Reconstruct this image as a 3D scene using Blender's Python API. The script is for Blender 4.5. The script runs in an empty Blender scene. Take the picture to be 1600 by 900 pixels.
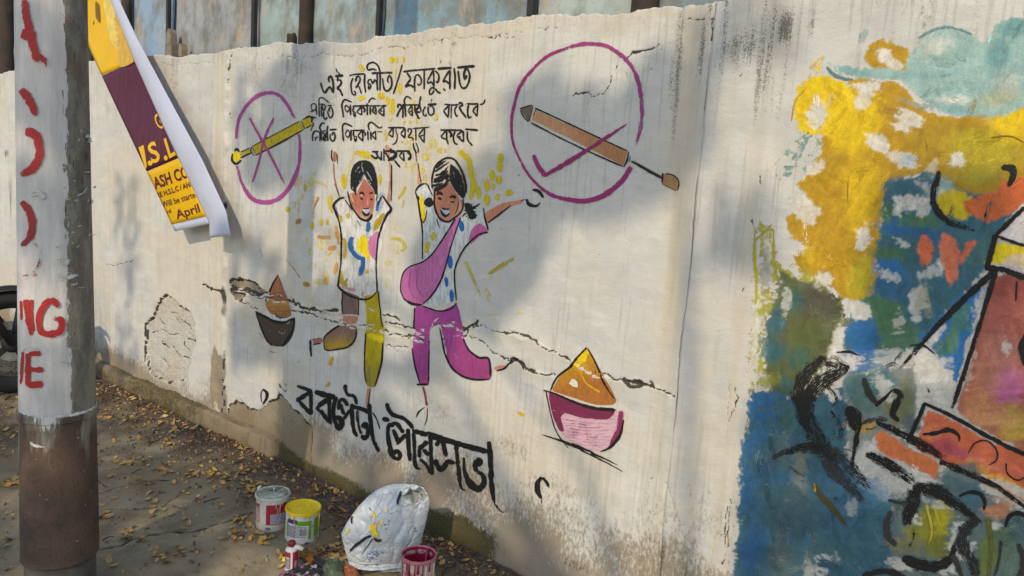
# Painted plaster wall beside a pavement, with paint pots, a power pole and a banner.
import bpy, math, random
import numpy as np
from mathutils import Matrix, Vector, geometry
random.seed(7); RNG = np.random.default_rng(7)
SC = bpy.context.scene
COL = SC.collection

# ------------------------------------------------------------------ camera
EYE = 1.45          # metres above the ground
F = 1156.0          # focal length in photo pixels (1600 wide)
_dn = np.array([-585., 8550., F]); _dn /= np.linalg.norm(_dn)
_lf = np.array([-1520., -260., F]); _lf -= _lf.dot(_dn) * _dn; _lf /= np.linalg.norm(_lf)
_X = -_lf; _Z = -_dn; _Y = np.cross(_Z, _X)
R2W = np.array([_X, _Y, _Z])            # photo axes (right, down, forward) -> world
cam = bpy.data.cameras.new('camera'); camo = bpy.data.objects.new('camera', cam); COL.objects.link(camo)
cam.sensor_width = 36.0; cam.lens = F / 1600 * 36.0; cam.clip_start = 0.05; cam.clip_end = 1000
m = Matrix.Identity(4)
for i in range(3):
    m[i][0] = R2W[i][0]; m[i][1] = -R2W[i][1]; m[i][2] = -R2W[i][2]
m.translation = (0, 0, EYE)
camo.matrix_world = m
SC.camera = camo

# ------------------------------------------------------------------ light
SUN_AZ = math.radians(19.0); SUN_EL = math.radians(35.5)
SDIR = np.array([-math.sin(SUN_AZ) * math.cos(SUN_EL), math.cos(SUN_AZ) * math.cos(SUN_EL), -math.sin(SUN_EL)])  # travel direction
SUN_STRENGTH = 2.05; SKY_STRENGTH = 0.15
w = bpy.data.worlds.new('World'); SC.world = w; w.use_nodes = True
wn = w.node_tree.nodes; bg = wn['Background']
sky = wn.new('ShaderNodeTexSky'); sky.sky_type = 'NISHITA'; sky.sun_disc = False
sky.sun_elevation = SUN_EL
sky.sun_rotation = math.atan2(-SDIR[0], -SDIR[1])
sky.air_density = 1.3; sky.dust_density = 0.8; sky.ozone_density = 1.5
w.node_tree.links.new(sky.outputs[0], bg.inputs[0]); bg.inputs[1].default_value = SKY_STRENGTH
sl = bpy.data.lights.new('sun', 'SUN'); sl.energy = SUN_STRENGTH; sl.angle = math.radians(0.6); sl.color = (1.0, 0.84, 0.60)
so = bpy.data.objects.new('sun', sl); COL.objects.link(so)
so.rotation_euler = Vector(SDIR).to_track_quat('-Z', 'Y').to_euler()
SC.view_settings.view_transform = 'Standard'; SC.view_settings.look = 'None'
SC.view_settings.gamma = 1.0; SC.view_settings.exposure = 0.20
SC.cycles.transparent_max_bounces = 40; SC.cycles.max_bounces = 6

# ------------------------------------------------------------------ measuring the place from the photograph
D = 2.2255          # the wall's face: plane y = D
WT = 2.06           # wall height
def ray(x, y):
    x = np.asarray(x, float); y = np.asarray(y, float)
    v = np.stack([x - 800, y - 450, np.full_like(x, F)], -1)
    return v @ R2W.T
def on_y(x, y, Y=D):
    r = ray(x, y); t = Y / r[..., 1]
    return r * t[..., None] + np.array([0, 0, EYE])
def on_z(x, y, z=0.0):
    r = ray(x, y); t = (z - EYE) / r[..., 2]
    return r * t[..., None] + np.array([0, 0, EYE])
def to_px(P):
    v = (np.asarray(P, float) - np.array([0, 0, EYE])) @ R2W
    return np.stack([v[..., 0] / v[..., 2] * F + 800, v[..., 1] / v[..., 2] * F + 450], -1)
def px_per_m(P):
    v = (np.asarray(P, float) - np.array([0, 0, EYE])) @ R2W
    return F / v[..., 2]

# ------------------------------------------------------------------ small tools
_LAT = RNG.random((4, 256, 256))
def vnoise(x, y, k=0):
    x = np.asarray(x, float); y = np.asarray(y, float)
    x0 = np.floor(x).astype(int); y0 = np.floor(y).astype(int); fx = x - x0; fy = y - y0
    fx = fx * fx * (3 - 2 * fx); fy = fy * fy * (3 - 2 * fy)
    L = _LAT[k % 4]; a = (x0 + 37 * k) & 255; b = (x0 + 1 + 37 * k) & 255; c = (y0 + 91 * k) & 255; d = (y0 + 1 + 91 * k) & 255
    return (L[a, c] * (1 - fx) + L[b, c] * fx) * (1 - fy) + (L[a, d] * (1 - fx) + L[b, d] * fx) * fy
def fbm(x, y, k=0, o=4):
    s = 0; a = .5; t = 0
    for i in range(o):
        s = s + a * vnoise(x * 2 ** i, y * 2 ** i, k + i); t += a; a *= .5
    return s / t
def sstep(a, b, x):
    t = np.clip((x - a) / (b - a), 0, 1); return t * t * (3 - 2 * t)
def srgb(*c):
    c = np.array(c, float) / 255
    return np.where(c <= .04045, c / 12.92, ((c + .055) / 1.055) ** 2.4)
def poly_sd(P, poly):
    """signed distance of points P (n,2) to a polygon, positive inside"""
    poly = np.asarray(poly, float); n = len(poly)
    d2 = np.full(len(P), 1e18); ins = np.zeros(len(P), bool)
    for i in range(n):
        a = poly[i]; b = poly[(i + 1) % n]; ab = b - a; ap = P - a
        t = np.clip((ap @ ab) / (ab @ ab + 1e-12), 0, 1)
        q = ap - t[:, None] * ab; d2 = np.minimum(d2, (q ** 2).sum(1))
        c = ((a[1] > P[:, 1]) != (b[1] > P[:, 1]))
        xx = (b[0] - a[0]) * (P[:, 1] - a[1]) / (b[1] - a[1] + 1e-12) + a[0]
        ins ^= c & (P[:, 0] < xx)
    d = np.sqrt(d2); return np.where(ins, d, -d)
def line_d(P, pts):
    d2 = np.full(len(P), 1e18)
    for a, b in zip(pts[:-1], pts[1:]):
        a = np.asarray(a, float); b = np.asarray(b, float); ab = b - a; ap = P - a
        t = np.clip((ap @ ab) / (ab @ ab + 1e-12), 0, 1)
        q = ap - t[:, None] * ab; d2 = np.minimum(d2, (q ** 2).sum(1))
    return np.sqrt(d2)
def spline(pts, step=2.0):
    p = [np.asarray(q, float) for q in pts]
    if len(p) == 2:
        n = max(2, int(np.linalg.norm(p[1] - p[0]) / step) + 1)
        return np.array([p[0] + (p[1] - p[0]) * t for t in np.linspace(0, 1, n)])
    q = [2 * p[0] - p[1]] + p + [2 * p[-1] - p[-2]]; out = []
    for i in range(1, len(q) - 2):
        a, b, c, d = q[i - 1:i + 3]; n = max(2, int(np.linalg.norm(c - b) / step) + 1)
        for t in np.linspace(0, 1, n, endpoint=False):
            out.append(.5 * (2 * b + (c - a) * t + (2 * a - 5 * b + 4 * c - d) * t * t + (3 * b - a - 3 * c + d) * t ** 3))
    out.append(p[-1]); return np.array(out)

def tag(o, label=None, cat=None, group=None, kind=None):
    if label: o['label'] = label
    if cat: o['category'] = cat
    if group: o['group'] = group
    if kind: o['kind'] = kind
    return o
def empty(name, loc=(0, 0, 0), rz=0, **k):
    o = bpy.data.objects.new(name, None); COL.objects.link(o); o.location = loc; o.rotation_euler = (0, 0, rz)
    o.empty_display_size = .1
    return tag(o, **k)
def link(name, me, mat=None, parent=None, smooth=False, **k):
    o = bpy.data.objects.new(name, me); COL.objects.link(o)
    if mat is not None and len(me.materials) == 0:
        for q in (mat if isinstance(mat, (list, tuple)) else [mat]): me.materials.append(q)
    if parent is not None: o.parent = parent
    if smooth and len(me.polygons): me.polygons.foreach_set('use_smooth', np.ones(len(me.polygons), bool))
    return tag(o, **k)
def mesh_np(name, V, Fq, attrs=None, mats=None):
    """V (n,3); Fq list/array of quads or tris; attrs {name: (type, array)}"""
    me = bpy.data.meshes.new(name)
    Fq = np.asarray(Fq, np.int32); k = Fq.shape[1]
    me.vertices.add(len(V)); me.vertices.foreach_set('co', np.ascontiguousarray(V, np.float32).ravel())
    me.loops.add(Fq.size); me.loops.foreach_set('vertex_index', Fq.ravel())
    me.polygons.add(len(Fq)); me.polygons.foreach_set('loop_start', np.arange(0, Fq.size, k, dtype=np.int32))
    me.update(calc_edges=True)
    for n, (t, a) in (attrs or {}).items(): add_attr(me, n, t, a)
    me.validate(); return me
def add_attr(me, n, t, a):
    at = me.attributes.new(n, t, 'POINT')
    a = np.asarray(a, np.float32)
    if t == 'FLOAT': at.data.foreach_set('value', a)
    elif t == 'FLOAT_COLOR':
        if a.shape[1] == 3: a = np.concatenate([a, np.ones((len(a), 1), np.float32)], 1)
        at.data.foreach_set('color', np.ascontiguousarray(a).ravel())
    else: at.data.foreach_set('vector', np.ascontiguousarray(a).ravel())
def grid_faces(nr, nc, wrap=False):
    r = np.arange(nr - 1)[:, None]; c = np.arange(nc if wrap else nc - 1)[None, :]; c1 = (c + 1) % nc
    return np.stack([r * nc + c, r * nc + c1, (r + 1) * nc + c1, (r + 1) * nc + c], -1).reshape(-1, 4)

class MB:
    """collects polygons of one part"""
    def __init__(s): s.v = []; s.f = []; s.mi = []
    def add(s, V, Fs, mi=0):
        b = len(s.v); s.v += [tuple(map(float, p)) for p in V]
        for f in Fs: s.f.append(tuple(b + i for i in f)); s.mi.append(mi)
    def box(s, c, d, rot=None, mi=0, taper=1.0):
        x, y, z = [q / 2 for q in d]
        V = [Vector((sx * x * (taper if sz > 0 else 1), sy * y * (taper if sz > 0 else 1), sz * z)) for sz in (-1, 1) for sx, sy in ((-1, -1), (1, -1), (1, 1), (-1, 1))]
        if rot is not None: V = [rot @ v for v in V]
        V = [v + Vector(c) for v in V]
        s.add(V, [(3, 2, 1, 0), (4, 5, 6, 7), (0, 1, 5, 4), (1, 2, 6, 5), (2, 3, 7, 6), (3, 0, 4, 7)], mi)
    def lathe(s, prof, n=32, c=(0, 0, 0), mi=0, M=None, close=True, jitter=0):
        V = []
        for r, z in prof:
            for i in range(n):
                a = 2 * math.pi * i / n; V.append(Vector((r * math.cos(a), r * math.sin(a), z + (random.uniform(-jitter, jitter) if jitter else 0))))
        if M is not None: V = [M @ v for v in V]
        V = [v + Vector(c) for v in V]; Fs = []
        for j in range(len(prof) - 1):
            for i in range(n):
                Fs.append((j * n + i, j * n + (i + 1) % n, (j + 1) * n + (i + 1) % n, (j + 1) * n + i))
        if close: Fs.append(tuple(range(n - 1, -1, -1))); Fs.append(tuple((len(prof) - 1) * n + i for i in range(n)))
        s.add(V, Fs, mi)
    def tube(s, pts, r, n=8, mi=0, caps=True):
        pts = [Vector(p) for p in pts]; rs = r if isinstance(r, (list, tuple)) else [r] * len(pts); V = []; up = None
        for i, p in enumerate(pts):
            t = (pts[min(i + 1, len(pts) - 1)] - pts[max(i - 1, 0)]).normalized()
            if up is None: up = Vector((0, 0, 1)) if abs(t.z) < .9 else Vector((1, 0, 0))
            a = t.cross(up).normalized(); b = a.cross(t).normalized(); up = b
            for k in range(n):
                q = 2 * math.pi * k / n; V.append(p + (a * math.cos(q) + b * math.sin(q)) * rs[i])
        Fs = []
        for j in range(len(pts) - 1):
            for i in range(n): Fs.append((j * n + i, (j + 1) * n + i, (j + 1) * n + (i + 1) % n, j * n + (i + 1) % n))
        if caps: Fs.append(tuple(range(n))); Fs.append(tuple((len(pts) - 1) * n + i for i in range(n - 1, -1, -1)))
        s.add(V, Fs, mi)
    def mesh(s, name):
        me = bpy.data.meshes.new(name); me.from_pydata(s.v, [], s.f)
        if s.mi and max(s.mi) > 0: me.polygons.foreach_set('material_index', s.mi)
        me.update(); return me
    def build(s, name, mat, parent=None, smooth=False, auto=None, **k):
        o = link(name, s.mesh(name), mat, parent, smooth or auto is not None, **k)
        if auto is not None: o.data.set_sharp_from_angle(angle=math.radians(auto))
        return o

# ------------------------------------------------------------------ materials
class N:
    """node-tree shorthand"""
    def __init__(s, name):
        s.m = bpy.data.materials.new(name); s.m.use_nodes = True; s.t = s.m.node_tree; s.t.nodes.clear()
        s.out = s.t.nodes.new('ShaderNodeOutputMaterial'); s.b = s.t.nodes.new('ShaderNodeBsdfPrincipled')
        s.t.links.new(s.b.outputs[0], s.out.inputs[0]); s.tc = None
    def n(s, t, **k):
        q = s.t.nodes.new('ShaderNode' + t)
        for a, v in k.items(): setattr(q, a, v)
        return q
    def L(s, a, b):
        if isinstance(a, (int, float)): b.default_value = a
        elif isinstance(a, (tuple, list, np.ndarray)):
            a = tuple(float(x) for x in a); b.default_value = a if len(b.default_value) == len(a) else a + (1.0,)
        else: s.t.links.new(a, b)
    def obj(s):
        if s.tc is None: s.tc = s.n('TexCoord')
        return s.tc.outputs['Object']
    def attr(s, name, out='Fac'):
        q = s.n('Attribute', attribute_name=name); return q.outputs[out]
    def vmul(s, v, k):
        q = s.n('VectorMath', operation='MULTIPLY'); s.L(v, q.inputs[0]); s.L(k, q.inputs[1]); return q.outputs[0]
    def vadd(s, v, k):
        q = s.n('VectorMath', operation='ADD'); s.L(v, q.inputs[0]); s.L(k, q.inputs[1]); return q.outputs[0]
    def noise(s, v, scale, detail=4, rough=.55, out='Fac', dist=0):
        q = s.n('TexNoise'); s.L(v, q.inputs['Vector']); q.inputs['Scale'].default_value = scale
        q.inputs['Detail'].default_value = detail; q.inputs['Roughness'].default_value = rough; q.inputs['Distortion'].default_value = dist
        return q.outputs[out]
    def vor(s, v, scale, feature='F1', out='Distance'):
        q = s.n('TexVoronoi', feature=feature); s.L(v, q.inputs['Vector']); q.inputs['Scale'].default_value = scale; return q.outputs[out]
    def math(s, op, a, b=0.0, c=0.0, clamp=False):
        q = s.n('Math', operation=op, use_clamp=clamp); s.L(a, q.inputs[0]); s.L(b, q.inputs[1])
        if op in ('MULTIPLY_ADD',): s.L(c, q.inputs[2])
        return q.outputs[0]
    def rng(s, v, a, b, c=0.0, d=1.0, smooth=True):
        q = s.n('MapRange', interpolation_type='SMOOTHSTEP' if smooth else 'LINEAR')
        s.L(v, q.inputs[0]); s.L(a, q.inputs[1]); s.L(b, q.inputs[2]); s.L(c, q.inputs[3]); s.L(d, q.inputs[4]); return q.outputs[0]
    def mix(s, f, a, b, mode='MIX'):
        q = s.n('Mix', data_type='RGBA', blend_type=mode); s.L(f, q.inputs[0]); s.L(a, q.inputs[6]); s.L(b, q.inputs[7]); return q.outputs[2]
    def bump(s, h, strength=.5, dist=.002, prev=None):
        q = s.n('Bump'); q.inputs['Strength'].default_value = strength; q.inputs['Distance'].default_value = dist; s.L(h, q.inputs['Height'])
        if prev is not None: s.L(prev, q.inputs['Normal'])
        return q.outputs[0]
    def fin(s, col=None, rough=None, normal=None, metal=None, spec=None, alpha=None):
        for v, k in ((col, 'Base Color'), (rough, 'Roughness'), (normal, 'Normal'), (metal, 'Metallic'), (spec, 'Specular IOR Level'), (alpha, 'Alpha')):
            if v is not None: s.L(v, s.b.inputs[k])
        return s.m
def simple(name, c, rough=.6, var=.25, scale=8, metal=0, bump=.2, spec=.5, bd=.002):
    k = N(name); o = k.obj(); n1 = k.noise(o, scale, 5); n2 = k.noise(o, scale * 9, 3)
    c = np.asarray(c, float); a = k.rng(n1, .3, .7)
    col = k.mix(a, c * (1 - var), np.minimum(c * (1 + var), 1))
    col = k.mix(k.rng(n2, .55, .75, 0, .35), col, c * .6)
    return k.fin(col, k.rng(n1, .2, .8, rough - .08, min(1, rough + .08)), k.bump(n2, bump, bd), metal, spec)

def mat_wall():
    k = N('lime_washed_plaster'); o = k.obj()
    big = k.noise(o, 1.3, 5, .6); mid = k.noise(o, 7, 6, .62)
    st = k.noise(k.vmul(o, (1, 1, .06)), 26, 5, .65)         # vertical brush and run marks
    st2 = k.noise(k.vmul(o, (1, 1, .035)), 75, 3, .6)
    gr = k.noise(o, 190, 4, .7)
    sp = k.vor(k.vadd(o, k.vmul(k.noise(o, 30, 2, out='Color'), (.03, .03, .03))), 70)
    white = k.mix(k.rng(big, .35, .65), (.56, .555, .53), (.64, .625, .59))
    white = k.mix(k.rng(mid, .45, .75, 0, .7), white, (.47, .475, .455))
    white = k.mix(k.rng(k.noise(k.vadd(o, (5, 0, 2)), 3.1, 5, .65), .52, .70, 0, .6), white, (.62, .56, .47))
    pat = k.rng(k.noise(k.vadd(o, (2, 5, 1)), 2.3, 4, .6), .42, .62)
    white = k.mix(k.math('MULTIPLY', k.rng(st, .52, .74, 0, .5), pat), white, (.42, .405, .36))
    tr = k.noise(k.vadd(k.vmul(o, (1, 1, 2.6)), k.vmul(k.noise(o, 2.2, 3, out='Color'), (.5, .5, .5))), 5.5, 6, .7)
    white = k.mix(k.rng(tr, .50, .60, 0, .45), white, (.50, .50, .485))
    white = k.mix(k.rng(tr, .47, .38, 0, .35), white, (.70, .67, .62))
    white = k.mix(k.rng(k.math('MULTIPLY', st2, k.rng(big, .3, .6, .88, 1.08)), .57, .67, 0, .38), white, (.36, .35, .31))
    white = k.mix(k.rng(k.noise(k.vadd(o, (1, 0, 7)), 210, 3, .8), .62, .70, 0, .5), white, (.30, .28, .24))
    white = k.mix(k.rng(k.math('MULTIPLY', k.rng(sp, .10, .04), k.rng(mid, .5, .62)), .3, 1, 0, .55), white, (.25, .22, .17))
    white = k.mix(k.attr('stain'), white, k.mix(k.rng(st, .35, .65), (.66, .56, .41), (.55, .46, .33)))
    # bare render and brown earth-stained coat under the wash
    bare = k.mix(k.rng(gr, .35, .7), (.19, .165, .125), (.37, .335, .275))
    bare = k.mix(k.rng(mid, .4, .65), bare, (.34, .255, .16))
    af = k.rng(k.math('ADD', k.attr('bare'), k.math('MULTIPLY', k.math('SUBTRACT', gr, .5), 1.4)), .38, .62)
    col = k.mix(af, white, bare)
    # splash dirt near the ground
    grn2 = k.noise(k.vmul(o, (1, 1, .5)), 90, 5, .75)
    dv = k.math('ADD', k.attr('dirt'), k.math('MULTIPLY', k.math('SUBTRACT', grn2, .5), 1.5))
    col = k.mix(k.rng(dv, .3, .75, 0, .82), col, (.22, .165, .10))
    # black mould
    mv = k.math('ADD', k.attr('mold'), k.math('MULTIPLY', k.math('SUBTRACT', k.math('ADD', k.math('MULTIPLY', st, .6), k.math('MULTIPLY', gr, .5)), .55), 2.4))
    col = k.mix(k.rng(mv, .45, .8, 0, .85), col, (.10, .09, .07))
    ms = k.math('ADD', k.attr('moss'), k.math('MULTIPLY', k.math('SUBTRACT', grn2, .5), 1.1))
    moss = k.mix(k.rng(gr, .3, .7), (.035, .035, .012), (.125, .10, .035))
    col = k.mix(k.rng(ms, .42, .7, 0, .93), col, moss)
    col = k.mix(k.rng(k.attr('crack'), .10, .5, 0, .95), col, (.035, .028, .02))
    h = k.math('ADD', k.math('MULTIPLY', gr, .55), k.math('ADD', k.math('MULTIPLY', tr, 1.5), k.math('MULTIPLY', mid, 1.0)))
    b = k.bump(h, .55, .004)
    return k.fin(col, .82, b, 0, .25)

def mat_paint():
    k = N('brushed_wall_paint'); o = k.obj()
    s = k.attr('suv', 'Vector'); edge = k.attr('edge'); dry = k.attr('dry'); col = k.attr('col', 'Color')
    a = k.noise(s, 1.0, 4, .65); g = k.noise(o, 230, 4, .7); gv = k.noise(k.vmul(o, (1, 1, .3)), 90, 3, .6)
    n = k.math('ADD', k.math('MULTIPLY', a, .5), k.math('ADD', k.math('MULTIPLY', g, .3), k.math('MULTIPLY', gv, .2)))
    n = k.math('SUBTRACT', n, k.math('MULTIPLY', edge, .13))
    thr = k.math('MULTIPLY_ADD', dry, .32, .365)
    al = k.rng(k.math('SUBTRACT', n, thr), -.022, .022)
    m1 = k.rng(a, .3, .7, .80, 1.16); m2 = k.rng(g, .3, .7, .9, 1.08)
    mm = k.math('MULTIPLY', m1, m2)
    cv = k.vmul(col, mm)
    q = k.n('CombineXYZ'); 
    for i in range(3): k.L(mm, q.inputs[i])
    cv = k.vmul(col, q.outputs[0])
    b = k.bump(k.math('ADD', a, k.math('MULTIPLY', g, .8)), .22, .0015)
    return k.fin(cv, k.rng(a, .3, .7, .5, .72), b, 0, .35, al)

def mat_ground():
    k = N('dusty_broken_concrete'); o = k.obj()
    big = k.noise(o, 1.1, 5, .6, dist=.4); mid = k.noise(o, 6, 6, .65); fine = k.noise(o, 60, 5, .7); vf = k.noise(o, 260, 3, .7)
    c = k.mix(k.rng(big, .38, .62), (.25, .20, .125), (.345, .28, .18))
    c = k.mix(k.rng(mid, .42, .66, 0, .85), c, (.195, .155, .092))
    c = k.mix(k.rng(fine, .5, .72, 0, .6), c, (.26, .21, .15))
    c = k.mix(k.rng(vf, .56, .72, 0, .8), c, (.06, .05, .038))
    c = k.mix(k.rng(k.vor(k.vadd(o, (3, 3, 0)), 130), .20, .08, 0, .75), c, (.38, .32, .22))
    c = k.mix(k.rng(k.vor(o, 55), .16, .05, 0, .6), c, (.30, .25, .19))
    c = k.mix(k.attr('soil'), c, k.mix(k.rng(fine, .4, .65), (.065, .046, .034), (.165, .12, .085)))
    c = k.mix(k.rng(k.attr('crack'), .2, .9), c, (.04, .03, .022))
    h = k.math('ADD', k.math('MULTIPLY', fine, .8), k.math('MULTIPLY', vf, .35))
    return k.fin(c, .9, k.bump(h, .7, .006), 0, .2)

def mat_fence(name, seed, tint):
    k = N(name); o = k.vadd(k.obj(), (seed * 3.7, 0, seed * 1.9))
    a = k.noise(k.vmul(o, (1, 1, .7)), 3.2, 6, .68); b = k.noise(k.vmul(o, (1, 1, .55)), 6, 6, .7); c = k.noise(k.vmul(o, (1, 1, .2)), 25, 4, .6)
    g = k.noise(o, 90, 4, .7)
    col = k.mix(k.rng(a, .36, .60), (.20, .205, .185), tuple(min(1, q * 1.55) for q in tint))
    col = k.mix(k.rng(b, .52, .68, 0, .8), col, (.50, .40, .29))
    col = k.mix(k.rng(k.noise(o, 4.3, 5, .7), .56, .66, 0, .8), col, (.17, .26, .42))
    col = k.mix(k.rng(c, .5, .75, 0, .6), col, (.38, .38, .34))
    col = k.mix(k.rng(g, .6, .75, 0, .7), col, (.06, .055, .05))
    return k.fin(col, .85, k.bump(g, .5, .004), 0, .25)

M_WALL = mat_wall(); M_PAINT = mat_paint(); M_GROUND = mat_ground()

# ------------------------------------------------------------------ ground
def build_ground():
    xs = np.concatenate([[-400, -120, -50, -25, -14], np.linspace(-9, -5, 150, endpoint=False), np.linspace(-5, -.6, 520, endpoint=False), np.linspace(-.6, 2, 60), [4, 8, 16, 40, 120, 400]])
    ys = np.concatenate([[-400, -120, -40, -15, -6, -2, -.5], np.linspace(.2, 2.30, 230), [2.5, 3, 5, 10, 25, 60, 150, 400]])
    X, Y = np.meshgrid(xs, ys); x = X.ravel(); y = Y.ravel()
    near = ((x > -9.1) & (x < 2.1) & (y > .1) & (y < 2.35)).astype(float)
    z = near * ((fbm(x * .9, y * .9, 0) - .5) * .03 + (fbm(x * 6, y * 6, 1) - .5) * .012 + (fbm(x * 28, y * 28, 2) - .5) * .005)
    # earth banked against the wall foot
    soil = sstep(.55, .05, (D - y) + (fbm(x * 5, y * 5, 3) - .5) * .35) * near
    soil = np.maximum(soil, near * sstep(.56, .66, fbm(x * 1.3 + 4, y * 1.7, 2)) * .8)
    z = z + soil * ((fbm(x * 40, y * 40, 1) - .5) * .016)
    crk = np.zeros_like(x)
    P = np.stack([x, y], 1)
    for pts, wd in [([(155, 771), (230, 752), (300, 745), (345, 735)], .010), ([(158, 860), (215, 840), (300, 828), (398, 800)], .012), ([(150, 800), (250, 790), (300, 760)], .008),
                    ([(500, 830), (540, 818), (590, 790), (640, 815)], .012), ([(480, 880), (530, 845), (545, 812)], .008), ([(690, 900), (740, 850), (900, 870)], .008)]:
        q = on_z(*np.array(pts, float).T)[:, :2]
        d = line_d(P + np.stack([fbm(x * 12, y * 12, 1) - .5, fbm(x * 12, y * 12, 2) - .5], 1) * .06, q)
        crk = np.maximum(crk, sstep(wd, wd * .3, d))
    # worn slab edge: ground left of the wall steps a little
    z = z - crk * .010
    me = mesh_np('ground', np.stack([x, y, z], 1), grid_faces(len(ys), len(xs)), {'soil': ('FLOAT', soil), 'crack': ('FLOAT', crk * .8)})
    link('ground', me, M_GROUND, None, True, kind='structure')
    return xs, ys, z.reshape(len(ys), len(xs))
GXS, GYS, GZ = build_ground()
def gz(x, y):
    i = np.clip(np.searchsorted(GXS, x) - 1, 0, len(GXS) - 2); j = np.clip(np.searchsorted(GYS, y) - 1, 0, len(GYS) - 2)
    return float(GZ[j, i])

# ------------------------------------------------------------------ the wall's relief
def wpx(pts):
    """photo pixels -> (x, z) on the wall's face"""
    a = np.array(pts, float); p = on_y(a[:, 0], a[:, 1]); return p[:, [0, 2]]
_pc = np.arange(-60, 1720, 1.7)
XC = on_y(_pc, np.full_like(_pc, 450))[:, 0]
XC = np.concatenate([np.linspace(-14, XC[0] - .08, 60), XC, np.linspace(XC[-1] + .02, 2.2, 120)])
NR = 500
ZR = np.linspace(-.03, WT, NR)
GX, GZW = np.meshgrid(XC, ZR)
def ztop(X): return WT + (vnoise(X * 2.2, X * 0 + 3, 1) - .5) * .022 + (fbm(X * 6, X * 0 + 5, 2, 5) - .5) * .034 * (.3 + 1.6 * vnoise(X * 1.3, X * 0 + 2, 0)) + (vnoise(X * 70, X * 0 + 5, 3) - .5) * .007
x = GX.ravel(); z = GZW.ravel(); WP = np.stack([x, z], 1)
H_ = (fbm(x * .7, z * .7, 0) - .5) * .030 + (fbm(x * 3, z * 3, 1) - .5) * .009 + (fbm(x * 13, z * 17, 2, 4) - .5) * .0034
BARE = np.zeros_like(x); CRACK = np.zeros_like(x); DIRT = np.zeros_like(x); MOLD = np.zeros_like(x); MOSS = np.zeros_like(x); STAIN = np.zeros_like(x)
wj = np.stack([fbm(x * 14, z * 14, 2) - .5, fbm(x * 14, z * 14, 3) - .5], 1)
wj2 = np.stack([fbm(x * 50, z * 50, 0) - .5, fbm(x * 50, z * 50, 1) - .5], 1) * 1.7
def bbox(poly, pad=.06):
    a = np.asarray(poly); lo = a.min(0) - pad; hi = a.max(0) + pad
    return np.where((x > lo[0]) & (x < hi[0]) & (z > lo[1]) & (z < hi[1]))[0]
def loss(px, depth, bare=.6, soft=.004, rim=.5, warp=.035):
    q = wpx(px); I = bbox(q); sd = poly_sd(WP[I] + wj[I] * warp + wj2[I] * .012, q)
    s = sstep(-soft, soft, sd); H_[I] -= s * depth * (1 + .6 * (fbm(x[I] * 30, z[I] * 30, 1) - .5)); BARE[I] = np.maximum(BARE[I], s * bare)
    CRACK[I] = np.maximum(CRACK[I], rim * sstep(.009, .001, np.abs(sd)) * sstep(.35, .6, fbm(x[I] * 22, z[I] * 22, 3)))
def crack(px, wd=.005, depth=.006, dark=.9, warp=.03, lift=.0):
    q = wpx(px); I = bbox(q); d = line_d(WP[I] + wj[I] * warp + wj2[I] * .012, q)
    wv = wd * .62 * (.12 + 1.9 * fbm(x[I] * 26, z[I] * 26, 0) ** 1.5)
    s = sstep(wv * 1.1, wv * .25, d); H_[I] -= s * depth; CRACK[I] = np.maximum(CRACK[I], s * dark)
    if wd >= .0065 and abs(q[-1][0] - q[0][0]) > .12:      # the plaster below a wide crack has shifted outwards and flakes
        o_ = np.argsort(q[:, 0]); dz = np.interp(x[I], q[o_, 0], q[o_, 1]) + wj[I, 1] * warp - z[I]; inx = sstep(0, .02, x[I] - q[:, 0].min()) * sstep(0, .02, q[:, 0].max() - x[I])
        H_[I] += inx * (dz > 0) * np.exp(-np.abs(dz) / .035) * .0055 * (.5 + fbm(x[I] * 20, z[I] * 20, 1)); STAIN[I] = np.maximum(STAIN[I], inx * (dz > 0) * np.exp(-np.abs(dz) / .022) * .45)
    if lift: H_[I] += sstep(.05, .0, d) * lift
# left bay recess and broken pilaster strip
pil = sstep(-3.80, -3.77, x + wj[:, 0] * .05) * sstep(-3.63, -3.655, x + wj[:, 1] * .05)
H_ += pil * .014
H_ += sstep(-3.66, -3.63, x) * .004
edge = np.exp(-((x + 3.640 + wj[:, 0] * .05) / .022) ** 2)
CRACK = np.maximum(CRACK, edge * sstep(.52, .68, fbm(x * 9, z * 4, 1)) * .6)
brk = sstep(.50, .62, fbm(x * 12, z * 6, 3) * .55 + sstep(.95, .25, z) * .32) * np.exp(-((x + 3.69) / .075) ** 4)
H_ -= brk * .011; BARE = np.maximum(BARE, brk * .95); BARE = np.maximum(BARE, .9 * np.exp(-((x + 3.70) / .075) ** 4) * np.exp(-((z - .30) / .26) ** 2) * (.3 + 1.1 * sstep(.4, .6, fbm(x * 16, z * 8, 2))))
BARE = np.maximum(BARE, np.exp(-((x + 3.665) / .03) ** 2) * .35)
# fold and joint by the mural's left edge
H_ += .010 * sstep(-.99, -.972, x) - .012 * np.exp(-((x + 1.06) / .06) ** 2)
H_ += .006 * np.exp(-((x + .775) / .025) ** 2)
j = np.exp(-((x + .982 + (fbm(z * 5, z * 0, 1) - .5) * .022 + (vnoise(z * 60, z * 0, 2) - .5) * .003) / (.0018 + .0045 * vnoise(z * 9, z * 0 + 3, 3))) ** 2)
H_ -= j * .007; CRACK = np.maximum(CRACK, j * .42 * (.25 + .75 * sstep(.35, .6, fbm(x * 0 + 2, z * 5, 2))))
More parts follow.
